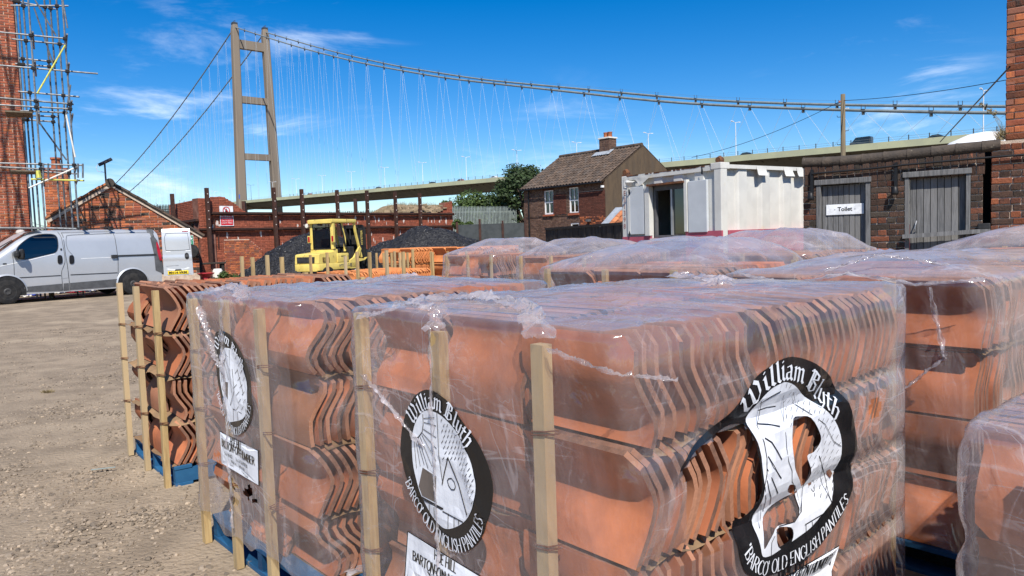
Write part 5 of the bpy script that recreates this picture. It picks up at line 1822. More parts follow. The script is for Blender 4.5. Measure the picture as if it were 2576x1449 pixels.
# telegraph pole and wires
def pole():
    p = at(2121, 395, 30)
    z = at(2120, 237, 30).z
    o = thing('telegraph_pole', 'wooden telegraph pole standing behind the outbuilding', 'pole', (p.x, 30, 0))
    B().tube([(0, 0, 0), (0, 0, z)], .11, 10, r2=.085).obj('shaft', MATS['pole_wood'], o, smooth=True)
    for k in range(5):
        s = 1 if k % 2 else -1
        B().tube([(0, 0, z - .9 - k * .55), (.22 * s, 0, z - .9 - k * .55), (.24 * s, 0, z - .84 - k * .55)], .012, 5).obj('step_iron', MATS['black_iron'], o)
    B().lathe([(.03, 0), (.05, .04), (.03, .09)], 10, (-.16, -.05, z - .35)).obj('insulator', MATS['clay_pot'], o)
    def wire(a, b, sag, label):
        a, b = Vector(a), Vector(b)
        pts = []
        for i in range(17):
            u = i / 16
            q = a.lerp(b, u)
            q.z -= sag * 4 * u * (1 - u)
            pts.append(q)
        w = B().tube(pts, .011, 5, cap=False).obj('overhead_wire', MATS['black_iron'], None, label=label, cat='wire')
    wire((p.x, 30, z - .25), at(2600, 188, 20), .12, 'overhead wire from the telegraph pole to the right brick stack')
    wire((p.x - .15, 30, z - .3), at(1740, 396, 36), .25, 'overhead wire sagging from the telegraph pole down towards the house')
    wire(at(2540, 168, 9.3), at(2365, 357, 16), .0, 'steep dark stay wire running down left from the brick stack')
pole()

# ================================================================== silver van
VF, VR = at(18.5, 734.6, 19.5), at(334.5, 712.6, 22.0)
vdv = VR - VF
vrz = math.atan2(vdv.y, vdv.x)
vz = .12
mtV = MT((VF.x, VF.y, vz), vrz)
v7 = lambda X, Y: (X * .2315, 536.7 + Y * .2315)
def van():
    o = thing('van', 'silver panel van parked side-on with its rear door swung open', 'van', (VF.x, VF.y, vz), vrz)
    V0 = lambda X, Y: onface(mtV, *v7(X, Y), 1, 0)
    wb = math.hypot(vdv.x, vdv.y)
    rear = V0(1742, 400).x
    ins = lambda z: .02 * sm((.5 - z) / .4) + .0 if z < 1.0 else .10 * ((z - 1.0) / .75) ** 1.5 + (.16 * sm((z - 1.72) / .24))
    sid = lambda x, z, off=.0: Vector((x, ins(z) - off, z))
    Wd = 1.88
    zr_pts = [(-.98, .80), (-.92, .95), (-.6, 1.10), (-.25, 1.22)] + [(V0(X, Y).x, V0(X, Y).z) for X, Y in ((60, 400), (200, 300), (330, 222), (420, 195), (520, 184))] + [(V0(900, 180).x, V0(700, 184).z + .01), (V0(1400, 172).x, V0(1500, 170).z - .0), (rear, V0(1690, 170).z - .02)]
    def zr(x):
        for (a, za), (b, zb) in zip(zr_pts, zr_pts[1:]):
            if x <= b:
                return za + (zb - za) * sm((x - a) / (b - a)) if False else za + (zb - za) * max(0, (x - a)) / (b - a)
        return zr_pts[-1][1]
    sF, sR = V0(80, 855), V0(1445, 760)
    wr_ = .40
    xs = sorted(set([p[0] for p in zr_pts] + [-.95 + i * .1 for i in range(int((rear + .95) / .1) + 1)] + [rear]))
    xs = [x for x in xs if x <= rear + 1e-6]
    zs_ = [0, .05, .12, .2, .3, .4, .5, .6, .7, .8, .87, .93, .97, 1.0]
    rings = []
    for x in xs:
        top = zr(x)
        zb = .22
        near = []
        taper = .16 * sm((-.35 - x) / .7)
        for s_ in zs_:
            z = zb + (top - zb) * s_
            y = ins(z) + taper
            if s_ > .9:
                y += .10 * ((s_ - .9) / .1) ** 2
            near.append((x, y, z if s_ < 1 else top))
        far = [(x, Wd - p[1], p[2]) for p in reversed(near)]
        mid = [(x, Wd * .35, top + .015), (x, Wd * .65, top + .015)]
        rings.append(near + mid + far)
    n = len(rings[0])
    b = B()
    keep = []
    for i in range(len(rings) - 1):
        for k in range(n):
            keep.append((i * n + k, i * n + (k + 1) % n, (i + 1) * n + (k + 1) % n, (i + 1) * n + k))
    b.add([p for g in rings for p in g], keep + [tuple(range(n)), tuple(range((len(rings) - 1) * n, len(rings) * n))])
    body = b.obj('body', MATS['van_silver'], o, auto=38)
    def patch(name, pts, mat, off, parent=o, smooth=True, n=4, step=.12, thick=0, keepz=False):
        pp = [(V0(*p).x, V0(*p).z) for p in pts]
        pl = curve(pp, n) if smooth else pp
        V, F = fill(pl, (), step)
        q = B()
        q.add([sid(v[0], v[1], off) for v in V], F)
        return q.obj(name, mat, parent)
    # side window in its black surround
    win = [(190, 375), (255, 310), (340, 255), (430, 228), (520, 218), (600, 222), (632, 245), (642, 300), (640, 370), (615, 420), (560, 440), (430, 470), (300, 500), (245, 503), (200, 490), (178, 440)]
    patch('window_seal', win, MATS['van_gap'], .006, n=3)
    cxm = sum(p[0] for p in win) / len(win)
    cym = sum(p[1] for p in win) / len(win)
    patch('side_window', [(cxm + (p[0] - cxm) * .95, cym + (p[1] - cym) * .94) for p in win], MATS['glass_dark'], .012, n=3)
    # bright lines along the body creases painted as white strips; belt moulding and panel gaps
    def line(name, pts, w, mat, off=.007, sm_=True, parent=o):
        q = B()
        pp = [(V0(*p).x, V0(*p).z) for p in pts]
        if sm_ and len(pp) > 2:
            pp = curve(pp, 4, False)
        vs = []
        for i, p in enumerate(pp):
            a, c = pp[max(i - 1, 0)], pp[min(i + 1, len(pp) - 1)]
            dx, dz = c[0] - a[0], c[1] - a[1]
            l = math.hypot(dx, dz) or 1
            vs += [sid(p[0] - dz / l * w / 2, p[1] + dx / l * w / 2, off), sid(p[0] + dz / l * w / 2, p[1] - dx / l * w / 2, off)]
        q.add(vs, [(2 * i, 2 * i + 1, 2 * i + 3, 2 * i + 2) for i in range(len(pp) - 1)])
        return q.obj(name, mat, parent)
    gp = MATS['van_gap']
    line('panel_gap', [(135, 420), (150, 560), (160, 690), (215, 790), (260, 850)], .010, gp)
    line('panel_gap', [(665, 195), (680, 260), (700, 420), (706, 520), (680, 600), (668, 660), (685, 840)], .010, gp)
    line('panel_gap', [(700, 205), (712, 420), (730, 560), (745, 680), (762, 845)], .012, gp)
    line('panel_gap', [(705, 205), (1000, 198), (1255, 192)], .010, gp, sm_=False)
    line('panel_gap', [(1255, 192), (1270, 360), (1283, 560), (1278, 800)], .012, gp)
    line('panel_gap', [(728, 330), (735, 260), (770, 235), (1000, 224), (1240, 215)], .008, gp)
    line('panel_gap', [(728, 330), (745, 400), (790, 450)], .008, gp)
    line('panel_gap', [(1285, 212), (1450, 208), (1640, 205)], .008, gp, sm_=False)
    line('belt_moulding', [(200, 700), (660, 675)], .022, gp, .008, False)
    line('belt_moulding', [(765, 668), (1275, 645)], .022, gp, .008, False)
    line('slide_rail', [(1235, 466), (1300, 462), (1700, 448)], .05, gp, .014, False)
    line('painted_highlight', [(880, 492), (1205, 478)], .014, MATS['white_paint'], .004, False)  # white strip paints the highlight along the pressed crease
    line('painted_highlight', [(0, 575), (300, 512), (480, 468), (600, 442)], .018, MATS['white_paint'], .0045, True)
    B().cbox(V0(1210, 470).x, V0(1275, 470).x, -.05, .02, V0(1240, 486).z, V0(1240, 450).z, .012).obj('rail_cap', gp, o)
    # grey sill cladding
    patch('sill_cladding', [(262, 800), (660, 765), (680, 765), (680, 842), (262, 855)], MATS['van_grey'], .010, smooth=False)
    patch('sill_cladding', [(690, 762), (745, 758), (752, 835), (690, 842)], MATS['van_grey'], .010, smooth=False)
    patch('sill_cladding', [(760, 757), (1275, 712), (1275, 795), (765, 832)], MATS['van_grey'], .010, smooth=False)
    patch('fuel_flap', [(672, 610), (735, 605), (742, 700), (676, 708)], MATS['van_silver'], .006, smooth=False)
    for X in (651, 778):
        patch('door_handle', [(X - 24, 470), (X - 10, 455), (X + 14, 456), (X + 26, 475), (X + 26, 530), (X + 10, 548), (X - 14, 548), (X - 26, 530)], MATS['black_iron'], .016, n=3)
    patch('lock_barrel', [(662, 382), (678, 382), (678, 402), (662, 402)], gp, .008)
    patch('side_indicator', [(33, 543), (70, 543), (70, 555), (33, 555)], gp, .01)
    # rear pillar (dark) and tail lamp
    patch('rear_pillar', [(1632, 172), (1704, 170), (1720, 300), (1750, 450), (1790, 660), (1690, 620), (1675, 450), (1645, 270)], MATS['van_grey'], .009, smooth=False)
    patch('tail_lamp', [(1704, 310), (1722, 330), (1738, 400), (1752, 480), (1750, 510), (1730, 505), (1715, 450), (1704, 380)], MATS['tail_red'], .03, n=3)
    # wheels in dark arches
    for (c, nm) in ((sF, 0), (sR, 1)):
        arch = [(c.x + .44 * math.cos(a), c.z + .43 * math.sin(a)) for a in [PI * k / 20 for k in range(21)]]
        arch = [(c.x + .44, c.z - .12)] + arch + [(c.x - .44, c.z - .12)]
        V, F = fill(arch)
        B().add([sid(v[0], v[1], .012) for v in V], F).obj('wheel_arch', MATS['machine_black'], o)
        lip = B()
        ap = [(c.x + r_ * math.cos(PI * k / 24), c.z + r_ * .98 * math.sin(PI * k / 24)) for k in range(25) for r_ in (.44, .485)]
        lip.add([sid(p[0], p[1], .03 if i % 2 == 0 else .004) for i, p in enumerate(ap)], [(2 * i, 2 * i + 1, 2 * i + 3, 2 * i + 2) for i in range(24)])
        lip.obj('arch_lip', MATS['van_silver'], o, smooth=True)
        for y0 in (-.035, Wd - .19):
            w = B().lathe([(.17, .0), (.24, -.005), (.315, .02), (.325, .05), (.325, .19), (.30, .22), (.2, .22)], 28, (c.x, y0, .325), 1).obj('wheel', MATS['rubber'], o, auto=40)
            B().lathe([(.03, -.0), (.07, -.012), (.12, .02), (.17, .012), (.2, .0), (.215, .02), (.215, .2)], 24, (c.x, y0 - .004, .325), 1).obj('rim', MATS['steel_wheel'], w, auto=40)
            for k in range(5):
                a = 2 * PI * k / 5
                B().lathe([(.013, 0), (.013, .02)], 6, (c.x + .055 * math.cos(a), y0 - .02, .325 + .055 * math.sin(a)), 1).obj('wheel_nut', MATS['steel_wheel'], w)
    # mirror
    m0, m1 = V0(205, 395), V0(245, 500)
    mr = B().cbox(m0.x - .03, m1.x, -.26, -.02, m1.z, m0.z + .02, .06).obj('wing_mirror', MATS['machine_black'], o, smooth=True)
    q0 = V0(165, 450)
    B().cbox(q0.x - .06, q0.x + .07, -.20, -.0, q0.z - .07, q0.z + .10, .05).obj('mirror_shell', MATS['machine_black'], mr, smooth=True)
    # windscreen and cab
    ws = B()
    def wsf(u, v):
        x = zr_pts[3][0] + (zr_pts[8][0] - .1 - zr_pts[3][0]) * u
        return Vector((x + .03 * (1 - abs(v - .5) * 2), .22 + (Wd - .44) * v, zr(x) + .022))
    ws.grid(wsf, 20, 10)
    ws.obj('windscreen', MATS['glass_dark'], o, smooth=True)
    B().beam((zr_pts[5][0], .5, zr(zr_pts[5][0]) + .035), (zr_pts[3][0] + .1, .9, zr(zr_pts[3][0] + .1) + .035), .03, .015).obj('wiper', MATS['machine_black'], o)
    B().bb(-1.0, -.84, .16, Wd - .16, .3, .62).obj('front_bumper', MATS['van_grey'], o)
    # opened rear door
    hinge = Vector((rear + .02, -.02, 0))
    dw = .84
    ang = R(-33)
    dmt = Matrix.Translation(hinge) @ Matrix.Rotation(ang, 4, 'Z')
    zt, zb = V0(1700, 165).z - .02, .50
    d = B()
    def dout(u, v):
        z = zb + (zt - zb) * v
        x = .03 + dw * u * (1 - .05 * v)
        y = -.045 * math.sin(PI * min(max(u, 0), 1)) * .5 + .05 * sm((v - .75) / .25) + (.03 if v > .97 else 0) - (.02 if .36 < v < .40 else 0)
        return dmt @ Vector((x, y, z))
    d.grid(dout, 10, 24)
    d.grid(lambda u, v: dmt @ (dmt.inverted() @ dout(u, v) + Vector((0, .06, 0))), 10, 24)
    for e in (0, 1):
        d.grid(lambda u, v: dmt @ (dmt.inverted() @ dout(e, v) + Vector((0, .06 * u, 0))), 1, 24)
        d.grid(lambda u, v: dmt @ (dmt.inverted() @ dout(v, e) + Vector((0, .06 * u, 0))), 1, 10)
    rd = d.obj('rear_door', MATS['van_silver'], o, auto=40)
    def dpt(u, v, off=.008):
        p = dmt.inverted() @ dout(u, v)
        return dmt @ (p + Vector((0, -off, 0)))
    def dpatch(name, pts, mat, off, n=3, sm_=True):
        pl = curve(pts, n) if sm_ else pts
        V, F = fill(pl, (), .05)
        return B().add([dpt(v[0], v[1], off) for v in V], F).obj(name, mat, rd)
    def dline(name, pts, w, mat, off=.006):
        q = B()
        vs = []
        for i, p in enumerate(pts):
            a, c = pts[max(i - 1, 0)], pts[min(i + 1, len(pts) - 1)]
            dx, dz = (c[0] - a[0]) * dw, (c[1] - a[1]) * (zt - zb)
            l = math.hypot(dx, dz) or 1
            vs += [dpt(p[0] - dz / l * w / 2 / dw, p[1] + dx / l * w / 2 / (zt - zb), off), dpt(p[0] + dz / l * w / 2 / dw, p[1] - dx / l * w / 2 / (zt - zb), off)]
        q.add(vs, [(2 * i, 2 * i + 1, 2 * i + 3, 2 * i + 2) for i in range(len(pts) - 1)])
        return q.obj(name, mat, rd)
    dpatch('high_brake_lamp', [(.72, .955), (.76, .972), (.92, .972), (.95, .955), (.92, .938), (.76, .938)], MATS['tail_red'], .014)
    dpatch('door_handle', [(.76, .38), (.80, .345), (.86, .345), (.90, .38), (.90, .44), (.86, .475), (.80, .475), (.76, .44)], MATS['machine_black'], .012)
    dline('panel_gap', curve([(.14, .88), (.10, .80), (.12, .58), (.2, .54), (.9, .545), (.94, .6), (.92, .86), (.86, .90), (.2, .905), (.14, .88)], 4, False), .010, gp)
    dline('painted_highlight', [(.12, .515), (.97, .525)], .02, MATS['white_paint'], .01)  # door crease highlight, painted in white
    dpatch('plate_recess', [(.08, .02), (.94, .02), (.96, .12), (.9, .155), (.1, .145)], MATS['van_grey'] if False else MATS['van_silver'], .004, sm_=False)
    pl = dpatch('number_plate', [(.14, .02), (.84, .025), (.84, .105), (.14, .10)], MATS['plate_yellow'], .02, sm_=False)
    me = text_mesh('plate_lettering', 'MV14 VKM', .085, MATS['text_black'], bold=.002)
    p0 = dmt.inverted() @ dout(.48, .063)
    ob = put('plate_lettering', me, rd, dmt @ (p0 + Vector((0.0, -.026, 0))), (PI / 2, 0, ang), (1.28, 1.05, 1))
    dpatch('plate_lamp', [(.38, .10), (.62, .105), (.6, .13), (.4, .13)], gp, .02, sm_=False)
    dline('badge', [(.10, .205), (.52, .215)], .016, MATS['aluminium'], .006)
    # roof bars
    for x in (V0(950, 170).x, V0(1230, 170).x, V0(1450, 170).x):
        B().beam((x, .12, zr(x) + .07), (x, Wd - .12, zr(x) + .07), .05, .03).obj('roof_bar', MATS['machine_black'], o)
        for y in (.16, Wd - .16):
            B().bb(x - .06, x + .06, y - .03, y + .03, zr(x) - .02, zr(x) + .06).obj('roof_bar_foot', MATS['machine_black'], o)
    B().bb(.3, 1.25, .22, .24, .6, 1.25).obj('cab_interior', MATS['room_dark'], o) if False else None
van()

# ================================================================== forklift
def forklift():
    rz = math.atan2(.9, .44)
    p = at(803, 660, 24.4)
    o = thing('forklift', 'yellow forklift truck with glazed cab seen from behind, in front of the coal', 'forklift', (p.x, p.y, 0), rz)
    Y, K = MATS['forklift_yellow'], MATS['machine_black']
    zz = lambda y: 1.4 + (654 - y) / 618.0
    b = B()
    b.cbox(0, 2.02, 0, 1.06, zz(1175), zz(1030), .035)
    b.obj('chassis', Y, o, auto=35)
    cw = B()
    cw.prism([(0.0, zz(1028)), (.03, zz(850)), (.10, zz(832)), (.80, zz(800)), (.80, zz(1028))], .02, 1.04)
    cw.obj('counterweight', Y, o)
    B().cbox(-.03, .08, .10, .96, zz(1190), zz(1045), .03).obj('rear_bumper', Y, o, auto=35)
    B().bb(-.012, .02, .20, .94, zz(1015), zz(890)).obj('radiator_grille', K, o)
    for k in range(4):
        B().bb(-.016, -.012, .22, .92, zz(905 + k * 28), zz(899 + k * 28)).obj('grille_bar', MATS['grey_metal'], o)
    B().bb(.2, .52, -.004, .02, zz(1000), zz(905)).obj('side_vent', MATS['rusty_steel'], o)
    for k in range(5):
        B().bb(.22, .50, -.012, -.004, zz(988 - k * 18), zz(982 - k * 18)).obj('vent_louvre', Y, o)
    B().cbox(.78, 1.02, .03, 1.03, zz(1030), zz(745), .03).obj('cab_base', Y, o, auto=35)
    sp = B().cbox(.95, 1.55, -.005, .30, zz(1028), zz(835), .03).obj('side_step_panel', Y, o, auto=35)
    B().bb(1.12, 1.36, -.011, -.005, zz(905), zz(890)).obj('slot', K, sp)
    # wheel arches and wheels
    for x, r in ((.42, .27), (1.95, .34)):
        ar = [(x + (r + .10) * math.cos(PI * k / 16), .33 + (r + .08) * math.sin(PI * k / 16)) for k in range(17)]
        if x < 1:
            B().prism(ar, -.008, .1).obj('wheel_arch', K, o)
        for y in (.0, .86):
            w = B().lathe([(.1, .01), (r * .7, 0), (r, .03), (r, .17), (r * .7, .2), (.1, .19)], 24, (x, y, r), 1).obj('wheel', MATS['rubber'], o, auto=40)
            B().lathe([(.02, -.01), (r * .3, -.004), (r * .55, .0), (r * .6, .02)], 20, (x, y - .002, r), 1).obj('rim', MATS['lime_streak'], w)
    # cab posts, roof, windows
    zr0, zr1 = zz(745), zz(190)
    for y in (.06, .94):
        B().cbox(.76, .88, y - .055, y + .055, zr0, zr1, .015).obj('rear_post', Y, o)
        b = B()
        b.beam((1.98, y, zr1 + .02), (2.05, y, zz(400)), .06, .07)
        b.beam((2.05, y, zz(400)), (2.33, y, zz(945)), .06, .07)
        b.obj('front_post', Y, o)
    rf = B().cbox(.70, 2.04, -.02, 1.02, zr1, zz(112), .04).obj('cab_roof', Y, o, auto=35)
    B().cbox(.66, .74, .0, 1.0, zr1 - .02, zz(120), .02).obj('roof_lip', Y, rf)
    B().bb(.775, .785, .12, .88, zr0 + .02, zr1 - .02).obj('rear_window', MATS['glass'], o)
    fr = B().bb(.765, .795, .10, .125, zr0 + .02, zr1).bb(.765, .795, .875, .90, zr0 + .02, zr1).bb(.765, .795, .125, .875, zr0 + .01, zr0 + .035).bb(.765, .795, .125, .875, zr1 - .03, zr1).obj('window_rubber', K, o)
    B().lathe([(.035, 0), (.045, .05), (.03, .085)], 12, (.735, .56, zz(190))).obj('beacon', MATS['amber'], o, smooth=True)
    B().cbox(.70, .745, .5, .62, zz(245), zz(200), .01).obj('rear_lamp', K, o)
    for y in (-.02, 1.0):
        l = B()
        l.bb(.70, .76, y - .06, y + .06, zz(600), zz(450))
        l.obj('lamp_guard', Y, o)
        B().bb(.693, .70, y - .04, y + .04, zz(585), zz(470)).obj('lamp_lens', MATS['tail_red'], o)
    B().lathe([(.07, 0), (.075, .05), (.04, .08)], 14, (.70, 1.08, zz(235)), 0).obj('work_lamp', MATS['off_white'], o)
    # seat, wheel, levers, dash
    st = B().cbox(1.02, 1.12, .3, .76, zr0 - .05, zz(520), .04).cbox(1.02, 1.5, .3, .76, zr0 - .12, zr0 + .02, .04).obj('seat', K, o, auto=35)
    B().lathe([(.16, 0), (.18, .015), (.16, .03)], 18, (1.62, .53, zz(690))).obj('steering_wheel', K, o)
    B().cbox(1.72, 1.98, .08, .98, zz(1010), zz(700), .04).obj('dashboard', K, o)
    B().tube([(1.2, .05, zr1), (1.35, .05, zz(420)), (1.45, .05, zz(700))], .03, 8).obj('hydraulic_hose', K, o)
    B().tube([(1.35, .12, zr1), (1.52, .12, zz(520)), (1.5, .12, zz(800))], .045, 8).obj('grab_rail', Y, o)
    # front fender
    B().prism([(1.62, zz(1175)), (1.62, zz(1000)), (1.85, zz(940)), (2.2, zz(700)), (2.28, zz(760)), (2.1, zz(960)), (2.5, zz(985)), (2.5, zz(960)), (2.62, zz(950)), (2.45, zz(1010)), (2.02, zz(1040)), (2.02, zz(1175))], .0, .07).obj('front_fender', Y, o)
    B().prism([(1.62, zz(1175)), (1.62, zz(1000)), (2.2, zz(960)), (2.02, zz(1175))], .99, 1.06).obj('front_fender', Y, o)
    # mast
    ma = B()
    for y in (.16, .80):
        ma.bb(2.46, 2.60, y, y + .10, .12, zz(225))
        ma.bb(2.60, 2.70, y + .02, y + .12, .12, zz(240))
    ma.bb(2.46, 2.62, .16, .90, zz(300), zz(225)).bb(2.50, 2.6, .16, .9, .6, .72)
    mast = ma.obj('mast', K, o)
    B().bb(2.63, 2.67, .08, .98, .6, 1.98).obj('load_backrest', K, o)
    for y in (.36, .66):
        B().tube([(2.52, y, .3), (2.52, y, zz(320))], .035, 8).obj('lift_cylinder', K, mast)
    B().bb(2.70, 2.76, .1, .96, .35, 1.1).obj('fork_carriage', K, o)
    for y in (.25, .78):
        B().cbox(2.76, 3.8, y - .05, y + .05, .06, .10, .008).cbox(2.76, 2.81, y - .05, y + .05, .06, .7, .008).obj('fork', K, o)
    text_on('lettering', 'HYSTER', .15, Y, o, (2.53, .157, zz(510)), (PI / 2, -PI / 2, 0), bold=.003)
    text_on('lettering', 'HYSTER 2.50', .125, MATS['grey_metal'], o, (1.36, -.004, zz(1095)), (PI / 2, 0, 0), bold=.003)
forklift()

# ================================================================== coal heaps
def coal(label, px, Y, top, rx, ry, seed, stretch=0.0):
    c = at(px, 600, Y)
    rg = random.Random(seed)
    t = thing('coal_heap', label, 'coal heap', (c.x, Y, 0))
    def h(x, y):
        r = math.sqrt((x / rx) ** 2 + (y / ry) ** 2)
        a = math.atan2(y, x)
        return max(-.05, top * (1 - (r * (1 + .10 * nz(math.cos(a) * 1.5, math.sin(a) * 1.5, seed))) ** 1.55) + .20 * nz(x * 1.1, y * 1.1, seed) + .08 * nz(x * 2.6, y * 2.6, seed + 4) + .05 * nz(x * 5, y * 5, seed))
    b = B()
    b.grid(lambda u, v: Vector(((u * 2 - 1) * rx * 1.15, (v * 2 - 1) * ry * 1.15, h((u * 2 - 1) * rx * 1.15, (v * 2 - 1) * ry * 1.15))), 90, 70)
    b.obj('heap', MATS['coal'], t)
    g = B()
    for i in range(6500):
        x, y = rg.uniform(-1.1, 1.1) * rx, rg.uniform(-1.1, .45) * ry
        z = h(x, y)
        if z < 0:
            if rg.random() < .85:
                continue
            z = 0
        s = rg.uniform(.012, .038)
        rot = Matrix.Rotation(rg.random() * PI, 3, 'Z') @ Matrix.Rotation(rg.random() * PI, 3, 'X')
        g.add([Vector((x, y, z)) + rot @ (Vector(q) * s) for q in ((1, 0, 0), (-1, .2, 0), (0, .9, .1), (0, -.8, -.1), (.1, 0, 1), (0, .1, -.9))], [(0, 2, 4), (2, 1, 4), (1, 3, 4), (3, 0, 4), (2, 0, 5), (1, 2, 5), (3, 1, 5), (0, 3, 5)])
    g.obj('coal_lumps', MATS['coal_lump'], t, kind='stuff')
coal('black coal heap to the left of and behind the forklift', 795, 28.3, 1.93, 3.3, 2.1, 3)
coal('black coal heap to the right of the forklift mast', 1078, 29.8, 2.0, 3.9, 2.1, 8)

# ================================================================== person behind the van, odds and ends
def person():
    hd = at(66, 578, 21.2)
    gx, gy = hd.x, hd.y
    st = .30
    step = thing('timber_step', 'low timber platform behind the front of the silver van', 'platform', (gx, gy, gz(gx, gy)), .5)
    B().cbox(-.6, .6, -.4, .4, st - .06, st, .01).obj('deck', MATS['scaffold_board'], step)
    for sx in (-.5, .5):
        B().bb(sx - .05, sx + .05, -.38, .38, 0, st - .06).obj('bearer', MATS['scaffold_board'], step)
    o = thing('person', 'person in navy top and pale peaked cap bending behind the van windscreen', 'person', (gx, gy, gz(gx, gy) + st), R(200))
    h = hd.z - gz(gx, gy) - st - .02
    k = h / 1.72
    me = bpy.data.meshes.new('body')
    J = {'pel': (0, 0, .92, .135), 'bel': (.03, 0, 1.08, .13), 'che': (.07, 0, 1.28, .15), 'nec': (.11, 0, 1.44, .062), 'jaw': (.15, 0, 1.52, .07), 'hea': (.155, 0, 1.61, .098), 'cro': (.15, 0, 1.68, .06),
         'ls': (.07, .19, 1.36, .07), 'le': (.12, .25, 1.10, .05), 'lw': (.30, .2, .98, .034), 'lh': (.37, .18, .96, .035), 'rs': (.07, -.19, 1.36, .07), 're': (.12, -.25, 1.10, .05), 'rw': (.30, -.2, .98, .034), 'rh': (.37, -.18, .96, .035),
         'lhip': (0, .1, .86, .1), 'lk': (.03, .11, .48, .065), 'la': (0, .12, .09, .045), 'lf': (.15, .13, .04, .04), 'rhip': (0, -.1, .86, .1), 'rk': (.03, -.11, .48, .065), 'ra': (0, -.12, .09, .045), 'rf': (.15, -.13, .04, .04)}
    E_ = [('pel', 'bel'), ('bel', 'che'), ('che', 'nec'), ('nec', 'jaw'), ('jaw', 'hea'), ('hea', 'cro'), ('che', 'ls'), ('ls', 'le'), ('le', 'lw'), ('lw', 'lh'), ('che', 'rs'), ('rs', 're'), ('re', 'rw'), ('rw', 'rh'), ('pel', 'lhip'), ('lhip', 'lk'), ('lk', 'la'), ('la', 'lf'), ('pel', 'rhip'), ('rhip', 'rk'), ('rk', 'ra'), ('ra', 'rf')]
    ks = list(J)
    me.from_pydata([(J[q][0] * k, J[q][1] * k, J[q][2] * k) for q in ks], [(ks.index(a), ks.index(b)) for a, b in E_], [])
    ob = put('body', me, o)
    ob.modifiers.new('skin', 'SKIN')
    for i, q in enumerate(ks):
        me.skin_vertices[0].data[i].radius = (J[q][3] * k, J[q][3] * k)
    me.skin_vertices[0].data[0].use_root = True
    su = ob.modifiers.new('sub', 'SUBSURF')
    su.levels = su.render_levels = 2
    dg = bpy.context.evaluated_depsgraph_get()
    m2 = bpy.data.meshes.new_from_object(ob.evaluated_get(dg))
    ob.modifiers.clear()
    ob.data = m2
    m2.materials.clear()
    for q in ('navy_cloth', 'skin'):
        m2.materials.append(MATS[q])
    for p in m2.polygons:
        p.material_index = 1 if p.center.z > 1.455 * k or (p.center.x > .29 * k and p.center.z > .5) else 0
        p.use_smooth = True
    c = B()
    c.lathe([(.118, -.02), (.116, .03), (.10, .075), (.06, .10), (.0, .105)], 20, (.15, 0, 1.645), close=True)
    c.grid(lambda u, v: Vector((.15 + .10 + .10 * u, (v - .5) * .19 * (1 - .5 * u * u), 1.63 - .02 * u)), 6, 8)
    cp = c.obj('cap', MATS['cap_cloth'], o, smooth=True)
    cp.scale = (k, k, k)
    f = B()
    f.tube([(.245, 0, 1.60), (.265, 0, 1.565)], .014, 6, r2=.02)
    for y in (-.035, .035):
        f.lathe([(.0, 0), (.012, .004), (.0, .01)], 8, (.24, y, 1.605), 0)
    for y in (-.1, .1):
        f.lathe([(.02, -.01), (.03, 0), (.02, .012)], 8, (.14, y, 1.59), 1)
    fc = f.obj('face_features', MATS['skin'], o, smooth=True)
    fc.scale = (k, k, k)
person()
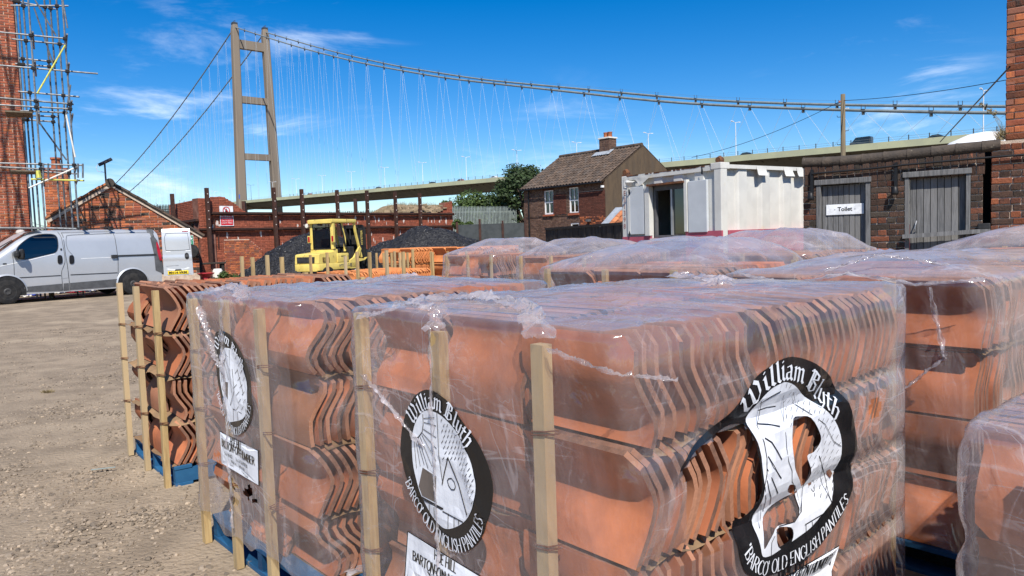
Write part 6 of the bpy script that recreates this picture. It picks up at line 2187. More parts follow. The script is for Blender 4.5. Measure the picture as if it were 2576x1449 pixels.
def oddments():
    rg = random.Random(9)
    mtv = mtV
    litter = [('plastic_red', 820, 862, .3, 'red and white crumpled wrapper lying under the van'), ('rag_blue', 340, 893, .34, 'blue rag lying under the front of the van'), ('off_white', 640, 868, .25, 'pale crumpled paper under the middle of the van'), ('white_paint', 1060, 842, .28, 'white plastic bag under the rear of the van'), ('off_white', 240, 905, .3, 'flat pale card beside the van front wheel')]
    for m, X, Yy, s, lb in litter:
        p = atz(*v7(X, Yy), .13)
        b = B()
        b.grid(lambda u, v: Vector(((u - .5) * s * 1.6, (v - .5) * s, .03 + .05 * nz(u * 4 + X, v * 4) + .03 * nz(u * 9, v * 9, X))), 8, 6)
        b.obj('litter', MATS[m], None, True, loc=(p.x, p.y, gz(p.x, p.y)), label=lb, cat='litter', group='litter under the van')
    # bench, tub, bowl by the kiln wall
    p = at(515, 690, 26.5)
    t = thing('bench', 'dark worn timber bench at the foot of the kiln wall corner', 'bench', (p.x - .3, 26.5, 0), .6)
    zt = at(515, 661, 26.5).z
    B().cbox(-.1, 1.0, -.2, .25, zt - .06, zt, .01).obj('seat', MATS['dark_wood'], t)
    for x in (.0, .85):
        B().bb(x, x + .1, -.15, .2, 0, zt - .06).obj('leg', MATS['dark_wood'], t)
    B().bb(.1, .85, -.02, .05, .3, .42).obj('stretcher', MATS['dark_wood'], t)
    p = at(548, 690, 25)
    zt = at(548, 676, 25).z
    B().lathe([(.15, 0), (.165, .04), (.165, zt - .12), (.15, zt - .05), (.12, zt), (.0, zt)], 18).obj('white_tub', MATS['off_white'], None, loc=(p.x, 25, 0), auto=40, label='squat cream plastic tub beside the flowering weeds', cat='tub')
    p = at(518, 693, 24.5)
    zt = at(518, 686.5, 24.5).z
    B().lathe([(.12, 0), (.15, zt - .12), (.27, zt - .02), (.27, zt), (.23, zt), (.12, zt - .1)], 20).obj('red_bowl', MATS['plastic_red'], None, loc=(p.x, 24.5, 0), auto=40, label='red plastic bowl on the ground before the bench', cat='bowl')
    p = at(118, 990, 3)
    q = atz(119, 990, 0)
    b = B()
    for i in range(90):
        a = rg.random() * 2 * PI
        r = rg.random() * .06
        b.add([(math.cos(a) * r, math.sin(a) * r * .5, .0), (math.cos(a) * r + .006, math.sin(a) * r * .5, 0), (math.cos(a) * (r + .03), math.sin(a) * (r * .5 + .02), .02 + .02 * rg.random())], [(0, 1, 2)])
    b.obj('weed_tuft', MATS['dry_grass'], None, loc=(q.x, q.y, .01), label='tiny dry weed tuft alone on the open gravel', cat='weed')
    q = atz(70, 1200, 0)
    B().beam((-.07, 0, .012), (.07, .01, .014), .012, .004).obj('wood_splinter', MATS['fence_green'], None, loc=(q.x + .45, q.y + .05, .01), rz=.2, label='thin pale green splinter lying on the gravel', cat='splinter')
oddments()

# ================================================================== pallets of pantiles
LH = .265                     # height of one layer of tiles
PB = .125                     # pallet height
TW = .258
def tile_mesh(kind, mirror, TL, mats):
    n = 8
    zs = [TW * i / n for i in range(n + 1)]
    if kind == 0:
        xs = [.043 * math.sin(2 * PI * z / TW * .92 + .25) for z in zs]
    elif kind == 1:
        q = [(0, .0), (.05, -.006), (.105, -.004), (.15, .028), (.195, .058), (.225, .06), (TW, .046)]
        xs = []
        for z in zs:
            for (a, xa), (b, xb) in zip(q, q[1:]):
                if z <= b + 1e-9:
                    xs.append(xa + (xb - xa) * (z - a) / (b - a) - .028)
                    break
    else:
        q = [(0, -.03), (.06, .01), (.12, .04), (.15, .038), (.2, .008), (TW, -.026)]
        xs = []
        for z in zs:
            for (a, xa), (b, xb) in zip(q, q[1:]):
                if z <= b + 1e-9:
                    xs.append(xa + (xb - xa) * (z - a) / (b - a))
                    break
    if mirror:
        xs = xs[::-1]
    th = .0155
    b = B()
    F, G = [], []
    for i in range(n + 1):
        a, c = max(i - 1, 0), min(i + 1, n)
        dx, dz = xs[c] - xs[a], zs[c] - zs[a]
        l = math.hypot(dx, dz)
        nx, nz_ = dz / l * th / 2, -dx / l * th / 2
        F.append((xs[i] - nx, zs[i] - nz_))
        G.append((xs[i] + nx, zs[i] + nz_))
    vs = []
    cut_ = .03
    for y in (0, TL):
        for i, p in enumerate(F):
            dy = cut_ if (y == 0 and i == n) or (y == TL and i == 0) else 0
            vs.append((p[0], y + (dy if y == 0 else -dy), p[1]))
        for i, p in enumerate(G):
            dy = cut_ if (y == 0 and i == n) or (y == TL and i == 0) else 0
            vs.append((p[0], y + (dy if y == 0 else -dy), p[1]))
    m = n + 1
    f0, g0, f1, g1 = 0, m, 2 * m, 3 * m
    b.mi = 0
    b.add(vs, [(f0 + i, f1 + i, f1 + i + 1, f0 + i + 1) for i in range(n)] + [(g0 + i, g0 + i + 1, g1 + i + 1, g1 + i) for i in range(n)])
    base = len(b.v) - len(vs)
    fs = [(f0 + i, f0 + i + 1, g0 + i + 1, g0 + i) for i in range(n)] + [(f1 + i, g1 + i, g1 + i + 1, f1 + i + 1) for i in range(n)] + [(f0, g0, g1, f1), (f0 + n, f1 + n, g1 + n, g0 + n)]
    b.f += [tuple(i + base for i in f) for f in fs]
    b.m += [1] * len(fs)
    me = b.mesh('tile', mats, True)
    me.set_sharp_from_angle(angle=R(35))
    return me
TILES = {}
def tmesh(kind, mirror, TL, bright):
    key = (kind, mirror, round(TL, 3), bright)
    if key not in TILES:
        TILES[key] = tile_mesh(kind, mirror, TL, [MATS['terracotta_bright'], MATS['terracotta_bright']] if bright else [MATS['terracotta'], MATS['terracotta_edge']])
    return TILES[key]

class Load:
    def __init__(s, label, corner, ex, W, L, layers=4, stakes=(0.02, .5, .98), stake_h=None, pitch=.034, wrap=None, seed=1, bright=False, near=True, dome=.03, zb=.2, group='pallets of clay pantiles', inset=0.0, holes=(), top_only=False, label_word='tile_pallet', stake_lean=(0, 0, 0), out=(.0, .0), peak=(.5, .5), cloth=1.0, base=0.0):
        s.W, s.L, s.layers, s.seed = W, L, layers, seed
        s.ex = Vector((ex[0], ex[1], 0)).normalized()
        s.rz = math.atan2(s.ex.y, s.ex.x)
        s.loc = Vector((corner[0], corner[1], base))
        s.mt = MT(s.loc, s.rz)
        s.o = thing(label_word, label, 'tile pallet', s.loc, s.rz, group)
        s.zt = PB + LH * layers + .004
        s.rg = random.Random(seed)
        s.holes = holes
        s.dome, s.zb, s.wrap, s.peak, s.cloth = dome, zb, wrap, peak, cloth
        s.out = out
        s.pallet(near)
        s.tiles(pitch, bright, near, top_only)
        s.stakes(stakes, stake_h, near, stake_lean)
        if wrap:
            s.film()
    def pallet(s, near):
        W, L = s.W, s.L
        p = B().bb(0, L, 0, .045, .024, PB - .022).obj('pallet', MATS['pallet_blue'], s.o)
        for y in (W / 2 - .022, W - .045):
            B().bb(0, L, y, y + .045, .024, PB - .022).obj('stringer', MATS['pallet_blue'], p)
        n = 7 if near else 4
        me = B().cbox(0, .1, -.004, W + .004, PB - .021, PB, .003).mesh('deck_board', MATS['pallet_blue'])
        for i in range(n):
            put('deck_board', me, p, (-.003 + i * (L - .094) / (n - 1), 0, 0))
        mb = B().cbox(0, .1, -.003, W + .003, 0, .0235, .003).mesh('base_board', MATS['pallet_blue'])
        for i in range(3):
            put('base_board', mb, p, (-.002 + i * (L - .096) / 2, 0, 0))
    def tiles(s, pitch, bright, near, top_only):
        rg = s.rg
        TL = s.W / 3 - .004
        n = int(s.L / pitch)
        cand = []
        inner = B()
        for k in range(s.layers):
            mir = k % 2 == 1
            z = PB + LH * k + .004
            oy = rg.uniform(-.004, .034) if k < s.layers - 1 else .004
            for c in range(3):
                ox = rg.uniform(0, .03)
                lean = rg.uniform(-.03, .03)
                kind = rg.choice((0, 1, 1, 2))
                i = 0
                run = rg.randrange(7, 14)
                x = .035 + ox
                while x < s.L - .03:
                    if run <= 0:
                        kind = rg.choice((0, 1, 2, 0))
                        run = rg.randrange(6, 15)
                        lean = rg.uniform(-.16, .16)
                        if rg.random() < .35:
                            mir = not mir
                    run -= 1
                    jx = rg.uniform(-.0035, .0035)
                    sc = 1.0 if c else 1.0
                    item = (k, c, i, kind, mir, (x + jx, c * s.W / 3 + .002 + rg.uniform(-.008, .008) + (oy if c == 0 else 0) * .9, z + (rg.uniform(-.004, .010) if k == s.layers - 1 else 0)), lean + rg.uniform(-.012, .012), rg.uniform(-.015, .015))
                    vis = 0
                    if c == 0:
                        vis = 3 + k * .1 - (0 if near or k >= s.layers - 2 else 5)
                    if k == s.layers - 1:
                        vis = max(vis, 2.6)
                    if i < 2:
                        vis = 4
                    cand.append((vis, item))
                    x += pitch * rg.uniform(.88, 1.12)
                    i += 1
        cand.sort(key=lambda q: -q[0])
        cnt = 0
        lim = 300 if near else 170
        for vis, (k, c, i, kind, mir, p, lean, yaw) in cand:
            if vis > 1 and cnt < lim:
                put('tile', tmesh(kind, mir, TL, bright), s.o, p, (0, lean, yaw))
                cnt += 1
            elif vis > 1 or i % 2 == 0:
                me = tmesh(kind, mir, TL, bright)
                rt = Matrix.Translation(p) @ Matrix.Rotation(lean, 4, 'Y')
                inner.add([rt @ v.co for v in me.vertices], [tuple(f.vertices) for f in me.polygons])
        if inner.v:
            inner.obj('inner_tiles', MATS['terracotta_bright'] if bright else MATS['terracotta'], s.o, kind='stuff')
        # cardboard between the layers
        for k in range(s.layers):
            z = PB + LH * k + .001
            b = B()
            sd = s.seed * 3 + k
            def fn(u, v):
                e = -.004 + (0 if s.wrap else (.016 + .022 * nz(v * 8, k, sd)) * (1 - sm(u / .04)))
                x0_ = .07 if s.wrap else -e
                x = x0_ + (s.L - x0_ - .01) * u
                y = .012 + (s.W - .024) * v
                edge = min(u * s.L, (1 - u) * s.L, v * s.W, (1 - v) * s.W)
                dr = -.02 * (1 - sm(edge / .03)) * (1 + 1.5 * nz(u * 9, v * 9, sd + 7)) if k else 0
                return Vector((x, y, z + dr))
            nn_ = 40 if near else 14
            b.grid(fn, nn_, nn_ * 2 // 3)
            b.obj('cardboard_sheet', MATS['cardboard'], s.o)
    def stakes(s, ys, hs, near, lean):
        for i, f in enumerate(ys):
            h = (hs[i] if isinstance(hs, (list, tuple)) else hs) or s.zt + .01
            for back in (0, 1):
                w, t = (.040, .032) if near else (.032, .03)
                x = -.022 - t if not back else s.L + .024
                y = f * s.W
                ln = lean[i] if not back and i < len(lean) else 0
                b = B()
                b.add([(x + (ln if zz else 0) * .0 + dx, y + dy + (ln if zz else 0), zz) for zz in (.004, h) for dx, dy in ((0, -w / 2), (t, -w / 2), (t, w / 2), (0, w / 2))], [(3, 2, 1, 0), (4, 5, 6, 7), (0, 1, 5, 4), (1, 2, 6, 5), (2, 3, 7, 6), (3, 0, 4, 7)])
                b.obj('stake', MATS['softwood'], s.o)
                if near and not back:
                    for k in range(1, s.layers):
                        z = PB + LH * k + s.rg.uniform(-.02, .02)
                        yy = y + ln * z / h
                        for dz in (0, .008):
                            B().tube([(x + t + .005, yy - w / 2 - .012, z + dz), (x - .003, yy - w / 2 - .003, z + dz + .003), (x - .003, yy + w / 2 + .003, z + dz - .004), (x + t + .005, yy + w / 2 + .012, z + dz)], .0022, 4).obj('twine', MATS['twine'], s.o)
    # ---- polythene
    def off(s, face, a, z):
        sd = s.seed * 1.7 + {'L': 0, 'R': 5, 'B': 9, 'F': 13}[face]
        base = {'L': .056 + s.out[0], 'R': .020 + s.out[1], 'B': .07, 'F': .03}[face]
        o = base + s.cloth * (.010 * nz(a * 2.3, z * 2.1, sd) + .004 * nz(a * 6.5, z * 4.0, sd + 2))
        rd = 1 - abs(nz(a * 2.2 + z * 1.3, z * 2.6 - a, sd + 6)) * 2
        o += (.009 if face == 'L' else .005) * s.cloth * max(0, rd) ** 4
        r2 = 1 - abs(nz(a * 5.5 - z * 3.1, z * 6.0 + a * 2, sd + 8)) * 2
        o += .0035 * s.cloth * max(0, r2) ** 3
        if face in 'RF' and s.wrap == 'tight':
            u = ((z - PB) / LH) % 1.0
            o -= .020 * math.exp(-((min(u, 1 - u)) / .13) ** 2)
        if s.wrap == 'loose':
            o += .03 * s.cloth * nz(a * 1.6, z * 2.2, sd + 4) + .02
            o += .05 * sm((.3 - (z - s.zb)) / .3) * (.6 + nz(a * 2.5, 1, sd))
        return o
    def surf(s, face, a, z, extra=0.0):
        o = s.off(face, a, z) + extra
        if face == 'L':
            return Vector((-o, a, z))
        if face == 'R':
            return Vector((a, -o, z))
        if face == 'B':
            return Vector((s.L + o, a, z))
        return Vector((a, s.W + o, z))
    def film(s):
        W, L = s.W, s.L
        step = .016 if s.wrap == 'tight' else .03
        per = []
        def run(face, a0, a1):
            n = max(2, int(abs(a1 - a0) / step))
            for i in range(n):
                per.append((face, a0 + (a1 - a0) * (i + .5) / n))
        run('L', W, 0)
        run('R', 0, L)
        run('B', 0, W)
        run('F', L, 0)
        N = len(per)
        zt = s.zt + .008
        rows = max(4, int((zt - .03 - s.zb) / step))
        vs, tag_ = [], []
        for j in range(rows + 1):
            for (f, a) in per:
                hem = .05 * nz(a * 2.2, 3, s.seed + ord(f)) + .03 * nz(a * 7, 1, s.seed)
                zb = s.zb + hem
                z = zb + (zt - .03 - zb) * j / rows
                vs.append(s.surf(f, a, z))
                tag_.append((f, a, z))
        c = Vector((L * s.peak[0], W * s.peak[1], 0))
        rings = [1.0, .985, .96, .92, .86, .78, .70, .6, .5, .4, .3, .2, .1, .02]
        lo = s.wrap == 'loose'
        for r in rings:
            for (f, a) in per:
                p = s.surf(f, a, zt - .03)
                q = c + (Vector((p.x, p.y, 0)) - c) * r
                e = 1 - r
                z = zt + (-.014 if r > .99 else 0) + .016 * s.cloth * nz(a * 6, ord(f), s.seed) * (1 - sm(e / .10))
                z += s.dome * (1 - (1 - min(1, e * 1.25)) ** 2)
                z += s.cloth * (.006 + (.03 if lo else 0)) * sm(e / .12) * (nz(q.x * 2.6, q.y * 2.6, s.seed) + (.5 * nz(q.x * 6, q.y * 6, s.seed + 3)))
                z += (.014 if lo else .007) * max(0, 1 - abs(nz(q.x * 2.1 + q.y, q.y * 2.4 - q.x * .6, s.seed + 2)) * 2) ** 4 * sm(e / .1)
                if lo:
                    z += .035 * s.cloth * nz(q.x * 1.3, q.y * 1.3, s.seed + 8) * sm(e / .2)
                else:
                    z += .0035 * math.sin(q.x * 75 + 3 * nz(q.x * 3, q.y * 3)) * sm(e / .05)
                vs.append(Vector((q.x, q.y, z)))
        tot = rows + 1 + len(rings)
        fs = []
        for j in range(tot - 1):
            for i in range(N):
                k = (i + 1) % N
                if j < rows and s.holes:
                    f, a, z = tag_[j * N + i]
                    z += (zt - .03 - s.zb) / rows / 2
                    if any(h[0] == f and inpoly((a, z), h[1]) for h in s.holes):
                        continue
                fs.append((j * N + i, j * N + k, (j + 1) * N + k, (j + 1) * N + i))
        b = B()
        b.add(vs, fs)
        me = bpy.data.meshes.new('plastic_wrap')
        me.from_pydata(b.v, [], b.f)
        me.materials.append(MATS['polythene_loose' if lo else 'polythene'])
        me.polygons.foreach_set('use_smooth', [True] * len(me.polygons))
        put('plastic_wrap', me, s.o)
    # ---- gathered and creased strips of film
    def fold(s, pts, width, amp, seed, n=60, m=8):
        P = [Vector(p) for p in pts]
        seg = len(P) - 1
        def fn(u, v):
            k = min(int(u * seg), seg - 1)
            t = u * seg - k
            p = P[k].lerp(P[k + 1], t)
            d = (P[k + 1] - P[k]).normalized()
            side = d.cross(Vector((0, 0, 1)))
            if side.length < .3:
                side = Vector((0, 1, 0))
            side.normalize()
            up = side.cross(d)
            w = width * (.45 + .8 * abs(nz(u * 6, seed)))
            q = p + side * w * (v - .5) + up * (amp * (.4 + nz(u * 22, v * 5, seed)) * (1 - (2 * v - 1) ** 2) + amp * .6 * abs(nz(u * 45, v * 9, seed + 3)))
            return q + Vector((nz(u * 15, v * 3, seed + 5), nz(u * 15, v * 3, seed + 6), 0)) * amp * .8
        b = B()
        b.grid(fn, n, m)
        me = bpy.data.meshes.new('plastic_fold')
        me.from_pydata(b.v, [], b.f)
        me.materials.append(MATS['polythene_fold'])
        me.polygons.foreach_set('use_smooth', [True] * len(me.polygons))
        put('plastic_fold', me, s.o)
    # ---- traced print
    def trace(s, face):
        sg = -1 if face == 'L' else 1
        axis, val = (0, -(.056 + s.out[0])) if face == 'L' else (1, -.020 - s.out[1])
        def f(x, y):
            p = onface(s.mt, x, y, axis, val)
            return (sg * (p.y if face == 'L' else p.x), p.z)
        return f
    def printed(s, name, face, polys, mat, extra, parent=None, step=.025):
        sg = -1 if face == 'L' else 1
        b = B()
        e = extra
        for out, holes in polys:
            if len(out) == 4 and step is None:
                b.add([s.surf(face, sg * p[0], p[1], e) for p in out], [(0, 1, 2, 3)])
                e += .00001
            else:
                V, F = fill(out, holes, step)
                b.add([s.surf(face, sg * v[0], v[1], e) for v in V], F)
        return b.obj(name, MATS[mat], parent or s.o)

ex1 = (.75, .66)
z4 = lambda X, Y: (966 + .3426 * X, 952.6 + .3426 * Y)
z5 = lambda X, Y: (1677 + .398 * X, 872 + .398 * Y)
z6 = lambda X, Y: (496 + .4536 * X, 791.6 + .4536 * Y)

def strokes(lines, w):
    out = []
    for ln in lines:
        ww = w
        if isinstance(ln[0], (int, float)):
            ww, ln = ln[0], ln[1:]
        for a, b in zip(ln, ln[1:]):
            a, b = Vector(a), Vector(b)
            d = b - a
            if d.length < 1e-7:
                continue
            d.normalize()
            e = Vector((-d.y, d.x)) * ww / 2
            out.append(([a - e - d * ww * .3, b - e + d * ww * .3, b + e + d * ww * .3, a + e - d * ww * .3], ()))
    return out

def make_loads():
    # nearest wrapped pallet, with two printed badges -----------------------------------------
    C1 = (.25, 1.58)
    tmp = Load.__new__(Load)
    tmp.mt = MT((C1[0], C1[1], 0), math.atan2(.66, .75))
    tmp.out = (0, 0)
    fr = Load.trace(tmp, 'R')
    tear = [fr(*z5(*p)) for p in ((80, 800), (200, 668), (300, 600), (400, 530), (520, 500), (560, 640), (590, 860), (560, 980), (500, 1085), (430, 1200), (290, 1330), (180, 1300), (110, 1150), (120, 950))]
    h2 = [fr(*z5(*p)) for p in ((800, 455), (850, 440), (905, 448), (960, 540), (970, 600), (930, 665), (885, 690), (910, 770), (905, 850), (880, 888), (840, 850), (800, 780), (785, 700), (780, 560))]
    h3 = [fr(*z5(*p)) for p in ((680, 1150), (770, 1138), (785, 1200), (745, 1270), (690, 1262))]
    h4 = [fr(*z5(*p)) for p in ((772, 872), (820, 880), (836, 930), (800, 932), (770, 910))]
    h5 = [fr(*z5(*p)) for p in ((1272, 390), (1300, 320), (1330, 335), (1338, 400), (1310, 465), (1280, 440))]
    grey = [fr(*z5(*p)) for p in ((640, 1060), (720, 990), (800, 945), (842, 938), (838, 1030), (790, 1100), (690, 1132), (640, 1200), (598, 1270), (590, 1240), (605, 1140))]
    P1 = Load('large shrink-wrapped pantile pallet nearest the camera, torn badge on its right side', C1, ex1, 1.11, 1.44, 4, (.215, .585, .965), (1.15, 1.15, 1.18), .039, 'tight', 1, dome=.02, zb=.10,
              holes=[('R', tear), ('R', h2), ('R', h3), ('R', h4), ('R', h5)])
    z1 = P1.zt
    P1.fold([(.06, 1.12, z1 - .02), (.16, .96, z1 + .02), (.20, .74, z1 + .03), (.15, .5, z1 + .02), (.03, .33, z1 + .01), (-.05, .22, z1 - .03)], .10, .028, 1.3, 110)
    P1.fold([(-.05, 1.06, z1 - .03), (.04, .9, z1 + .012), (.02, .72, z1 + .01), (-.05, .66, z1 - .04)], .06, .022, 4.3)
    P1.fold([(-.062, .655, z1 - .03), (-.064, .66, .85), (-.064, .655, .6), (-.066, .66, .3)], .016, .010, 7.1, 90, 5)
    P1.fold([(.9, .35, z1 + .03), (1.1, .5, z1 + .04), (1.25, .8, z1 + .035)], .14, .02, 8.8)
    P1.fold([(-.05, 1.08, z1 - .2), (-.058, .92, z1 - .27), (-.058, .72, z1 - .38)], .022, .012, 9.7)
    P1.fold([(-.055, .2, z1 - .05), (-.03, .02, z1 - .09), (.12, -.03, z1 - .12)], .03, .012, 2.7)
    tr = P1.trace('R')
    T = lambda *q: [tr(*z5(*p)) for p in q]
    outer = curve(T((780, 62), (900, 90), (1010, 160), (1100, 270), (1160, 400), (1195, 560), (1200, 700), (1185, 840), (1150, 960), (1100, 1060), (1020, 1170), (940, 1260), (850, 1330), (740, 1400), (640, 1440), (560, 1449), (490, 1430), (455, 1370), (445, 1280), (445, 1190), (452, 1100), (500, 1085), (555, 975), (583, 880), (580, 780), (570, 700), (560, 620), (545, 560), (520, 495), (450, 498), (380, 533), (300, 592), (200, 662), (130, 737), (82, 790), (100, 745), (200, 630), (300, 540), (400, 450), (450, 370), (500, 270), (560, 180), (640, 110), (700, 78)), 3)
    inner = curve(T((735, 222), (800, 245), (900, 320), (1000, 390), (1070, 470), (1105, 560), (1112, 650), (1105, 750), (1085, 860), (1050, 950), (1040, 985), (985, 1040), (900, 1130), (800, 1210), (700, 1280), (640, 1315), (585, 1320), (570, 1275), (555, 1180), (552, 1100), (570, 1010), (590, 900), (590, 800), (575, 640), (548, 550), (533, 480), (545, 430), (580, 340), (640, 265), (690, 232)), 3)
    hs = [curve(h, 3) for h in (h2, h3, h4)]
    gr = curve(grey, 3)
    lab = P1.printed('printed_badge', 'R', [(outer, [curve(T(*[((x - 735) * .97 + 735, (y - 760) * .97 + 760) for x, y in ((735, 222), (900, 320), (1070, 470), (1112, 650), (1085, 860), (1040, 985), (900, 1130), (700, 1280), (585, 1320), (555, 1180), (570, 1010), (590, 800), (548, 550), (545, 430), (640, 265))]), 4)])], 'print_black', .003)
    P1.printed('white_print', 'R', [(inner, hs + [gr])], 'print_white', .0045, lab)
    px = lambda w: w * .398 * 1.95 / FPX
    ln = []
    L_ = lambda w, *q: ln.append([px(w)] + T(*q))
    L_(7, (585, 345), (583, 500), (600, 600), (612, 700), (608, 800), (588, 880), (580, 1000), (582, 1145))
    for q in ([(585, 360), (640, 315), (692, 280)], [(590, 410), (640, 385), (697, 379)], [(593, 490), (640, 490), (697, 500)], [(608, 575), (640, 600), (668, 650), (702, 706)], [(620, 690), (650, 750), (680, 790), (708, 828)], [(612, 770), (640, 830), (670, 880), (698, 926)], [(605, 840), (620, 900), (650, 950), (672, 1000)], [(590, 880), (605, 960), (625, 1048)]):
        L_(8, *q)
    L_(5, (738, 228), (735, 330), (740, 450), (735, 560), (738, 640), (750, 720), (775, 780), (780, 850), (835, 905), (840, 1040), (790, 1100), (700, 1130), (640, 1230), (640, 1315))
    L_(9, (910, 760), (890, 900), (840, 1040))
    L_(9, (960, 690), (1000, 780), (1030, 940), (1040, 985))
    cc = Vector(tr(*z5(958, 888)))
    ln.append([px(4)] + [(cc.x + px(27) * math.cos(k * PI / 10), cc.y + px(36) * math.sin(k * PI / 10)) for k in range(21)])
    L_(7, (852, 1118), (985, 1045))
    for x, y, y2 in ((858, 1120, 1200), (900, 1100, 1170), (945, 1075, 1130)):
        L_(6, (x, y), (x, y2))
    L_(5, (800, 290), (840, 370), (900, 420), (1000, 490), (1060, 600), (1105, 630))
    for r in range(15):
        for c in range(12):
            x, y = 755 + c * 32 + (r % 2) * 14, 260 + r * 48 + c * 3
            if inpoly(tr(*z5(x, y)), inner) and inpoly(tr(*z5(x + 14, y - 24)), inner) and not any(inpoly(tr(*z5(x, y)), h) for h in hs) and x > 745 + max(0, (y - 500)) * .42:
                L_(4, (x, y), (x + 12, y - 22))
    P1.printed('line_art', 'R', strokes(ln, .002), 'print_black', .006, lab, None)
    up = curve(T((500, 420), (520, 350), (570, 262), (640, 190), (720, 152), (800, 158), (880, 192), (960, 262), (1040, 345), (1090, 440)), 5, False)
    q = path_text('William Blyth', NIB, up, .056, (.11, .09), .05, fit=True, lift=-.42)
    P1.printed('lettering', 'R', [(g, ()) for g in q], 'print_white', .0052, lab, None)
    lo = curve(T((478, 1270), (500, 1345), (545, 1392), (600, 1412), (680, 1390), (770, 1348), (860, 1292), (950, 1212), (1040, 1105), (1135, 955)), 5, False)
    q = path_text("'BARCO' OLD ENGLISH PANTILES", CAP, lo, .036, (.13, .0), .05, fit=True, lift=-.3)
    P1.printed('lettering', 'R', [(g, ()) for g in q], 'print_white', .0052, lab, None)
    ad = T((1082, 1250), (1060, 1420), (1040, 1600), (600, 1860), (650, 1500))
    l2 = P1.printed('address_label', 'R', [(ad, ())], 'print_black', .003)
    cx_ = sum(p[0] for p in ad) / 5
    cy_ = sum(p[1] for p in ad) / 5
    P1.printed('white_print', 'R', [([(cx_ + (p[0] - cx_) * .965, cy_ + (p[1] - cy_) * .965) for p in ad], ())], 'print_white', .0045, l2)
    for tx, pa, pb, sz in (('HOE HILL', (690, 1462), (880, 1372), .040), ('BARTON-ON-HUMBER', (700, 1545), (1030, 1375), .036)):
        q = path_text(tx, CAP, T(pa, pb), sz, (.2, .0), .08, fit=True)
        P1.printed('lettering', 'R', [(g, ()) for g in q], 'print_black', .006, l2, None)
    # badge on the left face ---------------------------------------------------------------------
    def badge(P, face, zf, outer, inner, sunq, rays, centre, barn, lines, up, lo, sc, th, cone=None):
        tr = P.trace(face)
        T = lambda q: [tr(*zf(*p)) for p in q]
        oc, ic = curve(T(outer), 3), curve(T(inner), 3)
        cx, cy = sum(p[0] for p in ic) / len(ic), sum(p[1] for p in ic) / len(ic)
        lab = P.printed('printed_badge', face, [(oc, [[(cx + (p[0] - cx) * .97, cy + (p[1] - cy) * .97) for p in ic]])], 'print_black', .003)
        bp = T(barn)
        P.printed('white_print', face, [(ic, [bp])], 'print_white', .0045, lab)
        P.printed('grey_print', face, [(bp, ())], 'print_grey', .004, lab)
        ln = [[th * 1.3] + T(sunq)] + [[th] + T(r) for r in rays] + [[th * 1.2] + T(centre)] + [[th * k] + T(q) for k, q in lines]
        # rain
        x0, y0 = cone
        for r in range(18):
            for c in range(13):
                x, y = x0 + c * 28 + (r % 2) * 13, y0 + r * 40
                a, b = tr(*zf(x, y)), tr(*zf(x + 12, y - 20))
                if inpoly(a, ic) and inpoly(b, ic) and x > centre[0][0] + 15 + (y - y0) * .06 and (y < y0 + 330 or x > x0 + 90 + (y - y0 - 330) * .38 + 40):
                    ln.append([th * .8, a, b])
        P.printed('line_art', face, strokes(ln, th), 'print_black', .006, lab, None)
        q = path_text('William Blyth', NIB, curve(T(up), 5, False), sc[0], (.11, .09), .05, fit=True, lift=-.42)
        P.printed('lettering', face, [(g, ()) for g in q], 'print_white', .0052, lab, None)
        q = path_text("'BARCO' OLD ENGLISH PANTILES", CAP, curve(T(lo), 5, False), sc[1], (.13, .0), .05, fit=True, lift=-.3)
        P.printed('lettering', face, [(g, ()) for g in q], 'print_white', .0052, lab, None)
    badge(P1, 'L', z4,
          ((310, 80), (400, 105), (500, 180), (600, 310), (690, 450), (760, 600), (800, 740), (810, 850), (800, 980), (770, 1090), (720, 1180), (660, 1240), (600, 1262), (520, 1245), (430, 1180), (340, 1080), (260, 960), (200, 830), (155, 690), (130, 550), (130, 420), (150, 300), (190, 190), (240, 115)),
          ((320, 232), (400, 250), (480, 310), (560, 400), (620, 510), (660, 620), (688, 740), (692, 830), (680, 920), (650, 990), (600, 1050), (540, 1085), (480, 1098), (430, 1075), (360, 1000), (290, 880), (255, 790), (220, 650), (208, 520), (210, 420), (230, 330), (270, 260)),
          ((290, 262), (293, 330), (285, 390), (255, 430), (212, 432)),
          [((297, 290), (380, 285)), ((300, 320), (390, 345)), ((295, 370), (390, 430)), ((288, 400), (395, 510)), ((283, 412), (400, 600)), ((270, 425), (365, 640)), ((258, 432), (330, 655)), ((245, 437), (300, 630)), ((237, 440), (270, 640)), ((225, 440), (243, 655))],
          ((402, 252), (405, 400), (418, 560), (440, 740)),
          ((285, 652), (395, 715), (395, 908), (285, 860), (258, 790)),
          [(2.2, ((285, 868), (450, 950))), (1.2, ((292, 885), (440, 955))), (1.8, ((485, 578), (560, 770), (632, 992))), (1.8, ((485, 578), (455, 690), (440, 772))), (1.2, ((478, 745), (487, 730), (507, 728), (528, 755), (537, 790), (528, 812), (507, 810), (487, 780), (478, 745))), (1.3, ((345, 920), (345, 992))), (1.3, ((385, 938), (385, 1020))), (1.4, ((450, 968), (600, 1046))), (1.3, ((490, 985), (490, 1090))), (1.3, ((535, 1010), (535, 1082))), (1.3, ((570, 1030), (570, 1062)))],
          ((196, 300), (240, 225), (300, 175), (360, 165), (430, 195), (510, 265), (590, 365), (660, 480)),
          ((168, 735), (215, 865), (280, 985), (350, 1085), (420, 1165), (500, 1222), (580, 1238), (650, 1205), (710, 1130), (750, 1010)), (.047, .036), .0022, (420, 270))
    tl = P1.trace('L')
    ad = [tl(*z4(*p)) for p in ((172, 1115), (470, 1290), (760, 1460), (760, 1900), (160, 1520))]
    l3 = P1.printed('address_label', 'L', [(ad, ())], 'print_black', .003)
